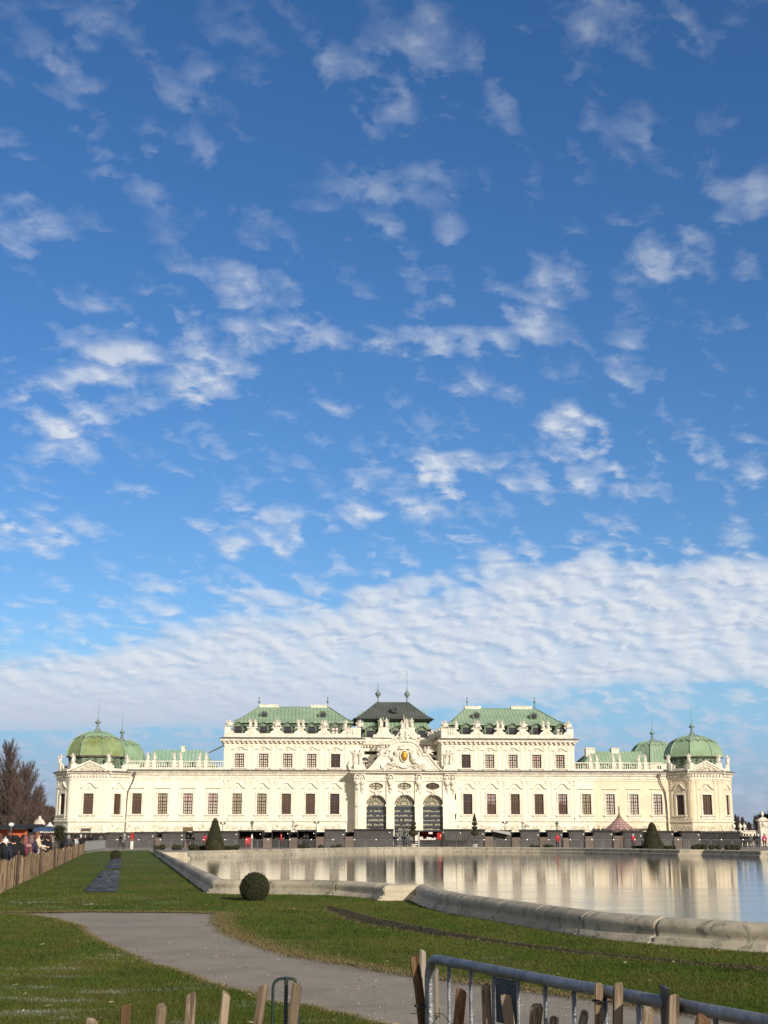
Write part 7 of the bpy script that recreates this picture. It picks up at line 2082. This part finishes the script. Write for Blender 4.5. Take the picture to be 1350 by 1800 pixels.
def person_meshes(pose):
    """joints in metres for a 1.72 m adult facing -y"""
    if pose in _pm: return _pm[pose]
    J = {'pel': (0, 0, 0.93), 'wai': (0, 0, 1.08), 'che': (0, 0.01, 1.30), 'nec': (0, 0.01, 1.46), 'hea': (0, -0.01, 1.56), 'cro': (0, 0.0, 1.66),
         'hL': (0.10, 0, 0.90), 'kL': (0.11, -0.02, 0.50), 'aL': (0.11, 0.02, 0.09), 'tL': (0.12, -0.14, 0.04), 'hR': (-0.10, 0, 0.90), 'kR': (-0.11, -0.02, 0.50), 'aR': (-0.11, 0.02, 0.09), 'tR': (-0.12, -0.14, 0.04),
         'sL': (0.19, 0.01, 1.38), 'eL': (0.25, 0.03, 1.12), 'wL': (0.25, -0.03, 0.87), 'sR': (-0.19, 0.01, 1.38), 'eR': (-0.25, 0.03, 1.12), 'wR': (-0.25, -0.03, 0.87)}
    if pose == 'phone':
        J['eL'] = (0.24, -0.04, 1.12); J['wL'] = (0.14, -0.28, 1.22); J['eR'] = (-0.24, -0.04, 1.12); J['wR'] = (-0.10, -0.27, 1.20)
    if pose == 'reach':
        J['eL'] = (0.24, -0.12, 1.14); J['wL'] = (0.16, -0.38, 1.10); J['eR'] = (-0.24, -0.04, 1.10); J['wR'] = (-0.12, -0.26, 1.02)
    if pose == 'walk':
        J['kL'] = (0.10, -0.16, 0.52); J['aL'] = (0.10, -0.22, 0.10); J['tL'] = (0.10, -0.38, 0.06); J['kR'] = (-0.10, 0.06, 0.50); J['aR'] = (-0.10, 0.30, 0.14); J['tR'] = (-0.10, 0.20, 0.05)
        J['eL'] = (0.24, 0.10, 1.13); J['wL'] = (0.24, 0.02, 0.90); J['eR'] = (-0.24, -0.06, 1.13); J['wR'] = (-0.23, -0.22, 0.94)
    names = list(J); V = [Vector(J[n]) for n in names]; ix = {n: i for i, n in enumerate(names)}
    E = [('pel','wai'),('wai','che'),('che','nec'),('nec','hea'),('hea','cro'),('pel','hL'),('hL','kL'),('kL','aL'),('aL','tL'),('pel','hR'),('hR','kR'),('kR','aR'),('aR','tR'),('che','sL'),('sL','eL'),('eL','wL'),('che','sR'),('sR','eR'),('eR','wR')]
    rad = {'pel': 0.13, 'wai': 0.12, 'che': 0.13, 'nec': 0.06, 'hea': (0.085, 0.095), 'cro': (0.075, 0.085), 'hL': 0.095, 'kL': 0.06, 'aL': 0.045, 'tL': 0.04, 'hR': 0.095, 'kR': 0.06, 'aR': 0.045, 'tR': 0.04, 'sL': 0.065, 'eL': 0.045, 'wL': 0.030, 'sR': 0.065, 'eR': 0.045, 'wR': 0.030}
    Ei = [(ix[a], ix[b]) for a, b in E]; Rr = [rad[n] for n in names]
    for sd, wn, en in ((1, 'wL', 'eL'), (-1, 'wR', 'eR')):      # palm, four fingers and a thumb
        w = Vector(J[wn]); d = (w - Vector(J[en])).normalized(); side = Vector((sd, 0, 0)); side = (side - d * side.dot(d)).normalized(); nrm = d.cross(side)
        pi = len(V); V.append(w + d * 0.06); Rr.append(0.026); Ei.append((ix[wn], pi))
        for k in range(4):
            b = V[pi] + d * 0.02 + nrm * (k - 1.5) * 0.017; L = (0.055, 0.07, 0.068, 0.052)[k]
            V.append(b + d * L * 0.5); Rr.append(0.009); Ei.append((pi, len(V) - 1)); V.append(b + d * L - side * 0.015); Rr.append(0.007); Ei.append((len(V) - 2, len(V) - 1))
        V.append(V[pi] + nrm * -0.03 + d * 0.01); Rr.append(0.010); Ei.append((pi, len(V) - 1)); V.append(V[-1] + d * 0.03 - nrm * 0.012); Rr.append(0.008); Ei.append((len(V) - 2, len(V) - 1))
    body = skin_mesh('body', V, Ei, Rr, M['skin'], ix['pel'])
    # face: nose, brows and ears joined to the body mesh's head
    f = MB(); f.blob((0, -0.115, 1.565), 0.018, 1, 0, 1, (0.8, 1.2, 1.3)); 
    for sd in (-1, 1): f.blob((sd * 0.09, 0.0, 1.57), 0.022, 2, 0, 1, (0.5, 1, 1.3))
    face = f.mesh('face', M['skin'], True)
    e = MB()
    for sd in (-1, 1): e.blob((sd * 0.034, -0.094, 1.585), 0.011, 1, 0, 1, (1.2, 0.7, 0.8))
    e.box(-0.025, 0.025, -0.108, -0.095, 1.522, 1.529); eyes = e.mesh('eyes_and_mouth', M['near_black'])
    def limb(keys, scale, extra=0.0):
        ks = [k for k in names if k in keys]; loc = {k: i for i, k in enumerate(ks)}
        ed = [(loc[a], loc[b]) for a, b in E if a in loc and b in loc]; rr = []
        for k in ks:
            r = rad[k]; r = r[0] if isinstance(r, tuple) else r; rr.append(r * scale + extra)
        return [Vector(J[k]) for k in ks], ed, rr, loc
    v, ed, rr, loc = limb(('pel', 'wai', 'che', 'sL', 'eL', 'wL', 'sR', 'eR', 'wR'), 1.12, 0.022)
    v.append(Vector((0, 0.01, 0.74))); rr.append(0.20); ed.append((loc['pel'], len(v) - 1)); v.append(Vector((0, 0.02, 1.49))); rr.append(0.092); ed.append((loc['che'], len(v) - 1))
    rr[loc['pel']] = 0.185; rr[loc['wai']] = 0.165; rr[loc['che']] = 0.175
    for k in ('wL', 'wR'): rr[loc[k]] = 0.045
    coat = skin_mesh('coat', v, ed, rr, M['skin'], loc['pel'])
    v, ed, rr, loc = limb(('pel', 'hL', 'kL', 'aL', 'hR', 'kR', 'aR'), 1.12, 0.012)
    trousers = skin_mesh('trousers', v, ed, rr, M['skin'], loc['pel'])
    sh = MB()
    for n_, tt in (('aL', 'tL'), ('aR', 'tR')):
        a, b = Vector(J[n_]), Vector(J[tt]); sh.tube([(a.x, a.y + 0.05, max(0.045, a.z - 0.045)), (a.x, (a.y + b.y) / 2, max(0.05, b.z)), (b.x, b.y - 0.03, max(0.04, b.z - 0.01))], [0.045, 0.052, 0.035], 8)
    shoes = sh.mesh('shoes', M['hut_black'], True)
    hr = MB(); hr.blob((0, 0.022, 1.63), 0.120, 1, 0.05, 2, (0.92, 1.0, 1.0)); hr.blob((0, 0.05, 1.565), 0.105, 2, 0.05, 2, (0.95, 0.75, 1.1)); hair = hr.mesh('hair', M['skin'], True)
    lh = MB(); lh.blob((0, 0.018, 1.63), 0.118, 1, 0.05, 2, (0.92, 1.0, 1.0)); lh.blob((0, 0.06, 1.46), 0.12, 3, 0.15, 2, (1.0, 0.7, 1.3)); longh = lh.mesh('hair', M['skin'], True)
    bn = MB(); bn.lathe((0, 0.01, 1.585), [(0.112, -0.03), (0.122, 0.02), (0.108, 0.08), (0.075, 0.125), (0.02, 0.145)], 14, 0, 1, 1.05); bn.blob((0, 0.01, 1.76), 0.03, 2, 0.2, 1); bn.blob((0, 0.05, 1.565), 0.10, 2, 0.05, 2, (0.95, 0.75, 1.0)); hat = bn.mesh('beanie', M['skin'], True)
    hd = MB(); hd.blob((0, 0.045, 1.58), 0.16, 5, 0.08, 2, (0.95, 0.9, 1.1)); hood = hd.mesh('hood', M['skin'], True)
    # keep hood behind the face
    _pm[pose] = dict(body=body, face=face, eyes=eyes, coat=coat, trousers=trousers, shoes=shoes, hair=hair, longhair=longh, beanie=hat, hood=hood)
    return _pm[pose]
_pcache = {}
def colored(me, m):
    k = (me.name, m.name)
    if k not in _pcache: q = me.copy(); q.name = me.name.split('.')[0]; q.materials.clear(); q.materials.append(m); _pcache[k] = q
    return _pcache[k]
def fenceY(px):
    y = 1569 - (1569 - 1500.5) * px / 148; return gnd(px, y).y
def person(px, Y, face_deg, coat, trs, head, headc, lab, pose='stand', s=1.0, grp='people behind the fence'):
    if Y < 80 and s <= 1.02: s *= 0.925 + 0.03 * math.sin(px * 3.7)
    if Y < 80: Y = fenceY(px) + 1.2 + max(0, (Y - 47)) * 0.35
    P_ = person_meshes(pose); t = thing('person', (xw(px, Y, 1480), Y, 0), lab, 'person', grp, R(face_deg)); t.scale = (s, s, s)
    b = link('body', P_['body'], t); link('nose_and_ears', P_['face'], b); link('eyes_and_mouth', P_['eyes'], b)
    cm = coat if isinstance(coat, bpy.types.Material) else cloth(coat)
    link('coat', colored(P_['coat'], cm), t); link('trousers', colored(P_['trousers'], cloth(trs)), t); link('shoes', P_['shoes'], t)
    if head: link({'longhair': 'hair'}.get(head, head), colored(P_[head], cloth(headc)), t)
    return t
BK = (0.012, 0.012, 0.014); NV = (0.02, 0.025, 0.045); GY_ = (0.10, 0.10, 0.10); JN = (0.06, 0.10, 0.18); BR = (0.10, 0.05, 0.03); WH = (0.7, 0.68, 0.66)
person(9.5, 41, 175, NV, JN, 'beanie', WH, 'person in navy coat and white beanie nearest the left edge', s=0.98)
person(0.5, 50, 150, BK, BK, 'hair', BR, 'person in black coat cut by the left edge of the picture')
person(24.5, 47, 190, BK, GY_, 'hair', BK, 'person with black hair and black coat right of the white beanie', s=1.0)
person(33.5, 49, 160, BK, BK, 'longhair', BK, 'person in black with long dark hair beside the striped sweater')
person(45, 48, 175, striped(), NV, 'longhair', (0.25, 0.10, 0.09), 'person in red and beige striped knit jacket with reddish hair')
person(37, 52, 200, (0.16, 0.025, 0.05), BK, 'hair', BR, 'person in crimson jacket partly behind the striped jacket', s=0.97)
person(55, 52, 185, (0.04, 0.028, 0.055), NV, 'longhair', (0.2, 0.12, 0.12), 'person in dark purple coat between striped and cream jackets')
t = person(66.5, 47.5, 110, (0.66, 0.56, 0.42), (0.55, 0.5, 0.45), 'longhair', (0.20, 0.10, 0.06), 'person in cream puffer jacket reaching out to the right', 'reach', 1.03)
person(73.5, 54, 170, BK, BK, 'hair', BK, 'dark haired person just behind the cream puffer jacket')
person(83.5, 47.5, 240, BK, BK, 'beanie', (0.03, 0.02, 0.02), 'person in long black coat and black beanie facing the cream jacket', 'phone', 1.0)
person(93, 53, 180, (0.09, 0.085, 0.08), BK, 'hair', (0.3, 0.25, 0.2), 'person in grey coat right of the black beanie')
person(104, 50, 180, BK, BK, 'hood', (0.12, 0.11, 0.10), 'broad person in black jacket with grey fur hood', s=1.03)
person(120.5, 51, 175, (0.06, 0.065, 0.055), BK, 'hood', (0.30, 0.28, 0.26), 'person in grey green coat with pale hood', s=1.02)
person(132, 58, 220, (0.45, 0.45, 0.45), BK, 'beanie', BK, 'person in black and light grey jacket near the fence end')
person(141.5, 66, 200, BK, BK, 'beanie', WH, 'person in black with white beanie at the end of the paling fence')
person(149.5, 74, 170, BK, BK, 'hair', (0.35, 0.25, 0.2), 'person in black above the first steel barrier')
for k_, px_ in enumerate((6, 21, 29, 41, 50, 79, 98, 109, 127, 137)):
    person(px_, 56 + k_, 150 + 13 * k_, (BK, NV, BK, BK)[k_ % 4], BK, ('hair', 'beanie', 'longhair')[k_ % 3], (BK, BR, (0.05, 0.03, 0.03))[k_ % 3], 'dark clothed person deep in the crowd, %s from the left among those at the back' % ordinal(k_ + 1))
for i, (px_, lab) in enumerate(((16, 'person in black at the back of the crowd, left of the black haired one'), (60, 'person in dark red at the back, left of the cream jacket'), (112, 'person in dark blue at the back between the two hoods'), (88, 'person with brown hair at the back behind the black beanie'))):
    person(px_, 60 + i, 160 + 20 * i, (BK, (0.15, 0.02, 0.03), NV, GY_)[i], BK, ('hair', 'longhair', 'beanie', 'hair')[i], (BK, BR, NV, BR)[i], lab)
FG = 'people by the market huts'
RD = (0.48, 0.03, 0.05)
for (px_, Y, rz, c, tr_c, hd, hc, pose, lab) in (
    (159, 150, 160, BK, BK, 'hair', BR, 'stand', 'person in black behind the far barriers, leftmost of the far people'),
    (177, 160, 200, GY_, BK, 'beanie', BK, 'stand', 'person in grey and black beanie beyond the far barriers on the left'),
    (212, 160, 90, BK, BK, 'hair', BK, 'walk', 'person in black left of the one in grey, by the red banner post'),
    (218, 161, 270, (0.3, 0.3, 0.3), BK, 'hair', WH, 'stand', 'person in light grey jacket just left of the red banner post'),
    (330.5, 162, 170, BK, BK, 'hair', BK, 'stand', 'left one of two dark figures before the signboard gap'),
    (338, 162, 190, BK, NV, 'beanie', BK, 'walk', 'right one of two dark figures before the signboard gap'),
    (360, 162, 180, RD, BK, 'hair', BR, 'stand', 'person in bright red jacket left of the left clipped cone'),
    (494, 161, 90, RD, BK, 'beanie', RD, 'phone', 'person in bright red jacket left of the white sphinx'),
    (535, 163, 160, BK, BK, 'hair', BK, 'stand', 'left one of two people in black right of the white sphinx'),
    (540, 163.5, 220, BK, BK, 'hair', BK, 'phone', 'right one of two people in black right of the white sphinx'),
    (695, 160, 180, BK, BK, 'beanie', BK, 'stand', 'person in black before the left entrance arch gap'),
    (710, 166, 150, NV, BK, 'hair', BR, 'stand', 'person in navy in the bright gap before the entrance'),
    (716.5, 168, 210, GY_, BK, 'hair', BK, 'walk', 'person in grey in the bright gap before the entrance'),
    (980, 161, 180, RD, BK, 'beanie', RD, 'stand', 'person in bright red jacket below the right lantern post'),
    (1113, 161, 200, RD, BK, 'hair', WH, 'phone', 'person in pinkish red jacket below the merry-go-round'),
    (1305, 166, 170, BK, BK, 'hair', BK, 'stand', 'person in black leftmost of the group before the garden wall'),
    (1309.5, 166, 200, BK, BK, 'beanie', BK, 'stand', 'person in black beanie second in the group before the garden wall'),
    (1314, 167, 180, BK, BR, 'hair', BR, 'walk', 'person in black third in the group before the garden wall'),
    (1320, 166, 160, GY_, BK, 'hair', BR, 'stand', 'person in grey fourth in the group before the garden wall'),
    (1327, 167, 180, BK, BK, 'longhair', BR, 'stand', 'person in black with long hair, fifth before the garden wall'),
    (1333, 166, 190, NV, BK, 'hood', WH, 'stand', 'person in navy with white hood left of the red jacket'),
    (1344, 166, 180, (0.55, 0.04, 0.12), BK, 'hair', BR, 'stand', 'person in crimson jacket below the gate pillar at the right edge')):
    person(px_, Y, rz, c, tr_c, hd, hc, lab, pose, 1.0, FG)
# red cabinet among the huts
Y = 163; b = MB(); b.box(-0.32, 0.32, -0.25, 0.25, 0.55, 1.30); b.box(-0.28, -0.2, -0.2, 0.2, 0, 0.547); b.box(0.2, 0.28, -0.2, 0.2, 0, 0.547)
t = thing('red_notice_stand', (xw(436.5, Y), Y, 0), 'bright red box on legs in front of the open hut', 'stand'); b.build('box', M['red'], t)
b = MB(); b.tube([(0.45, 0, 0), (0.45, 0, 1.75)], 0.03, 5); b.box(0.36, 0.54, -0.02, 0.02, 1.2, 1.6); b.build('white_notice', M['white'], t)

# ================================================================ foreground: barrier and pickets
A0 = gnd(764, 1686, 1.10); A1 = gnd(1172, 1763, 1.10)
bd = (A1 - A0); bd.z = 0; bdir = bd.normalized(); barL = 2.6
bt = thing('crowd_barrier', (A0.x, A0.y, 0), 'near galvanised steel crowd barrier cutting the lower right corner', 'barrier', rz=math.atan2(bdir.y, bdir.x))
fr = MB(); rr = 0.022
arc = [(-0.055 + 0.075 * (1 - math.cos(a)), 0, 1.10 - 0.09 * (1 - math.sin(a))) for a in [PI / 2 * k / 7 for k in range(8)]]
pts = [(-0.055, 0, 0.12), (-0.055, 0, 0.5), (-0.055, 0, 0.9)] + arc + [(0.3, 0, 1.10), (barL - 0.3, 0, 1.10), (barL, 0, 1.06), (barL + 0.05, 0, 0.98), (barL + 0.05, 0, 0.12)]
fr.tube(pts, rr, 14); fr.tube([(-0.055, 0, 0.2), (barL + 0.05, 0, 0.2)], 0.018, 10); fr.build('frame', M['zinc'], bt, True)
def along(px):                   # distance along the barrier where a pixel column meets it
    d = ray(px, 1740); p = Vector((d.x, d.y)); q = Vector((bdir.x, bdir.y)); o = Vector((A0.x, A0.y))
    den = q.x * p.y - q.y * p.x; return (p.x * o.y - p.y * o.x) / den
bars = [along(p) for p in (789.4, 827.8, 868, 910.8, 958.5, 1008.5, 1063, 1121, 1186, 1255)]
stepb = (bars[5] - bars[0]) / 5
s = bars[-1]
while s + stepb < barL: s += stepb; bars.append(s)
for s in bars:
    b = MB(); b.tube([(s, 0, 0.2), (s, 0, 1.085)], 0.0088, 10); b.build('bar', M['zinc'], bt, True)
pl = MB(); s0, s1 = along(872), along(907)
pl.box(s0, s1, -0.002, 0.002, 0.90, 1.075); plate = pl.build('name_plate', M['plate'] if 'plate' in M else mat('dark_zinc_plate', (0.10, 0.11, 0.12), 0.5, metal=0.7, vary=(0.07, 0.075, 0.08), vscale=12, bump=0.5, bscale=50), bt)
em = MB(); rg = random.Random(4)
for k in range(7):
    x = s0 + 0.012 + (s1 - s0 - 0.024) * k / 6
    for q in range(4):
        if rg.random() < 0.75: em.box(x - 0.0016 + rg.uniform(-0.003, 0.003), x + 0.0016 + rg.uniform(-0.002, 0.002), -0.004, -0.0021, 1.008 + q * 0.006, 1.012 + q * 0.006)
em.build('stamped_lettering', M['zinc'], plate)
for x in (0.2, barL - 0.2):
    b = MB(); b.tube([(x, -0.3, 0.012), (x, -0.28, 0.03), (x, 0, 0.10), (x, 0.28, 0.03), (x, 0.3, 0.012)], 0.015, 8); b.tube([(x, 0, 0.1), (x, 0, 0.2)], 0.015, 8); b.build('foot', M['zinc'], bt, True)

fence = thing('paling_fence', (0, 5.3, 0), 'near fence of rough split wooden pickets along the bottom edge', 'fence')
def ybar(px):
    s = along(px); return A0.y + bdir.y * s
pk = [  # px at top, py at top, px at the picture's bottom, width px, material, offset behind(+)/before(-) the barrier (None: fixed Y), seed
 (161, 1794, 160, 24, 'pale', None, 1), (221, 1768, 219, 18, 'pale_brown', None, 2), (286, 1768, 282.5, 18.5, 'pale', None, 3), (337, 1746, 334.5, 19, 'pale', None, 4),
 (398, 1745.5, 393, 17, 'pale', None, 5), (464, 1732, 453, 19, 'pale', None, 6), (522.5, 1729, 514.5, 18, 'pale', None, 7),
 (105, 1812, 104, 20, 'pale_brown', None, 8), (45, 1815, 44, 20, 'pale', None, 9),
 (727.5, 1680, 739, 17, 'pale_brown', -0.10, 10), (744, 1672, 747, 12, 'pale_grey', 0.10, 11), (763.5, 1705, 764, 13, 'pale_grey', 0.07, 12),
 (813, 1741, 806.5, 20, 'pale_brown', -0.07, 13), (852.5, 1733, 856.5, 17.5, 'pale', -0.07, 14), (890.5, 1751, 898, 19, 'pale', -0.07, 15), (942.5, 1768, 939, 22, 'pale', -0.07, 16),
 (976, 1790, 975, 18, 'pale_grey', -0.07, 17), (1026, 1780, 1021, 15, 'pale_grey', -0.08, 18), (1053.5, 1731.5, 1054, 16, 'pale', -0.06, 19), (1064, 1745, 1064, 9, 'pale_brown', 0.06, 20),
 (1088.5, 1730.5, 1089.5, 19, 'pale', -0.09, 21), (1137.5, 1772.5, 1136, 21, 'pale', 0.09, 22), (1185.5, 1751, 1184.5, 25, 'pale', -0.08, 23), (1236, 1788, 1233, 29, 'pale_brown', -0.09, 24), (1290, 1805, 1288, 24, 'pale', -0.09, 25)]
tops = []
for (px_, py, pxb, wpx, mm, off, sd) in pk:
    if off is None: Y = 5.65 - 0.35 * (522 - px_) / 480
    else: Y = ybar(px_) + off
    top = at(px_, py, Y); bot = at(pxb, 1800, Y)
    w = wpx * Y / 2369 * 1.0
    slope = (top.x - bot.x) / max(0.02, (top.z - bot.z)) if abs(top.z - bot.z) > 0.02 else 0.0
    slope = max(-0.25, min(0.25, slope)); base_x = top.x - slope * top.z
    L = math.hypot(top.z, top.x - base_x)
    o = link('picket', pale_mesh(w * 0.92, w * 0.6, L, sd * 3 + 1).mesh('picket', M[mm]), fence, (base_x, Y - 5.3, 0)); o.rotation_euler = (0, math.atan(slope), 0)
    tops.append((px_, base_x + slope * 0.9, Y - 5.3, top.z))
for z in (0.42, 0.86):
    left = sorted([q for q in tops if q[0] < 600]); right = sorted([q for q in tops if q[0] > 700])
    for grp_ in (left, right):
        w_ = MB(); pts = []
        for k, q in enumerate(grp_):
            pts.append((q[1] - 0.035, q[2] + (0.03 if k % 2 else -0.035), z + 0.008 * math.sin(k))); pts.append((q[1] + 0.035, q[2] + (0.03 if k % 2 else -0.035), z))
        w_.tube(pts, 0.0018, 5); w_.build('wire', M['wire'], fence)
# ties holding pickets to the barrier
M['tie'] = mat('black_cable_tie', (0.01, 0.01, 0.012), 0.4)
for (px_, py, off) in ((1053.5, 1759, -0.06), (738, 1768, -0.10), (1173, 1762, -0.075)):
    Y = ybar(px_) + off; c = at(px_, py, Y); b = MB()
    if px_ == 1173: b.box(c.x - 0.004, c.x + 0.006, c.y - 5.3 - 0.03, c.y - 5.3 + 0.1, c.z - 0.16, c.z + 0.045)
    else: b.tube([(c.x + 0.023 * math.cos(a), c.y - 5.3 + 0.03 * math.sin(a), c.z + 0.004 * math.sin(a * 2)) for a in [2 * PI * k / 12 for k in range(12)]], 0.004, 5, True); b.tube([(c.x, c.y - 5.33, c.z), (c.x + 0.02, c.y - 5.28, c.z - 0.004), (c.x + 0.06, c.y - 5.22, c.z - 0.012)], 0.002, 4)
    b.build('cable_tie', M['tie'], fence)
b = MB(); c = at(756, 1775, ybar(756)); b.tube([(c.x - 0.07, -0.06 + c.y - 5.3, c.z + 0.005), (c.x - 0.03, c.y - 5.36, c.z), (c.x + 0.01, c.y - 5.3, c.z - 0.02), (c.x + 0.045, c.y - 5.3, c.z - 0.035), (c.x + 0.04, c.y - 5.32, c.z + 0.01)], 0.0016, 5)
b.tube([(c.x - 0.06, c.y - 5.38, c.z + 0.03), (c.x - 0.075, c.y - 5.38, c.z + 0.035), (c.x - 0.05, c.y - 5.38, c.z + 0.02), (c.x + 0.0, c.y - 5.34, c.z + 0.015)], 0.0016, 5); b.build('binding_wire', M['wire'], fence)

# hoop and ribbed steel rod beside the pickets
M['green_steel'] = mat('dark_green_coated_steel', (0.012, 0.028, 0.022), 0.35, spec=0.6)
Y = 5.72; st = thing('steel_hoop_stake', (at(503, 1760, Y).x, Y, 0), 'dark green steel hoop with ribbed rod standing between two pickets', 'stake')
zt = at(500, 1720, Y).z; x0, x1 = at(479.5, 1760, Y).x - st.location.x, at(525.5, 1740, Y).x - st.location.x; r = 0.035
pts = [(x0 - 0.004, 0, 0)] + [(x0, 0, zt - 0.2)] + [(x0 + r * (1 - math.cos(a)), 0, zt - r * (1 - math.sin(a))) for a in [PI / 2 * k / 6 for k in range(7)]] + [(x1 - r * (1 - math.cos(a)), 0, zt - r * (1 - math.sin(a))) for a in [PI / 2 * (6 - k) / 6 for k in range(7)]] + [(x1, 0, zt - 0.2), (x1, 0, 0)]
b = MB(); b.tube(pts, 0.0062, 10); b.build('hoop', M['green_steel'], st, True)
b = MB(); zr = at(503, 1715.5, Y).z; b.lathe((0, -0.014, 0), [(0.0075, 0), (0.0075, zr - 0.004), (0.006, zr)], 10)
k = 0.3
while k < zr - 0.02: b.lathe((0, -0.014, k), [(0.0076, 0), (0.0092, 0.0025), (0.0092, 0.0045), (0.0076, 0.007)], 10); k += 0.0135
b.build('ribbed_rod', M['green_steel'], st)
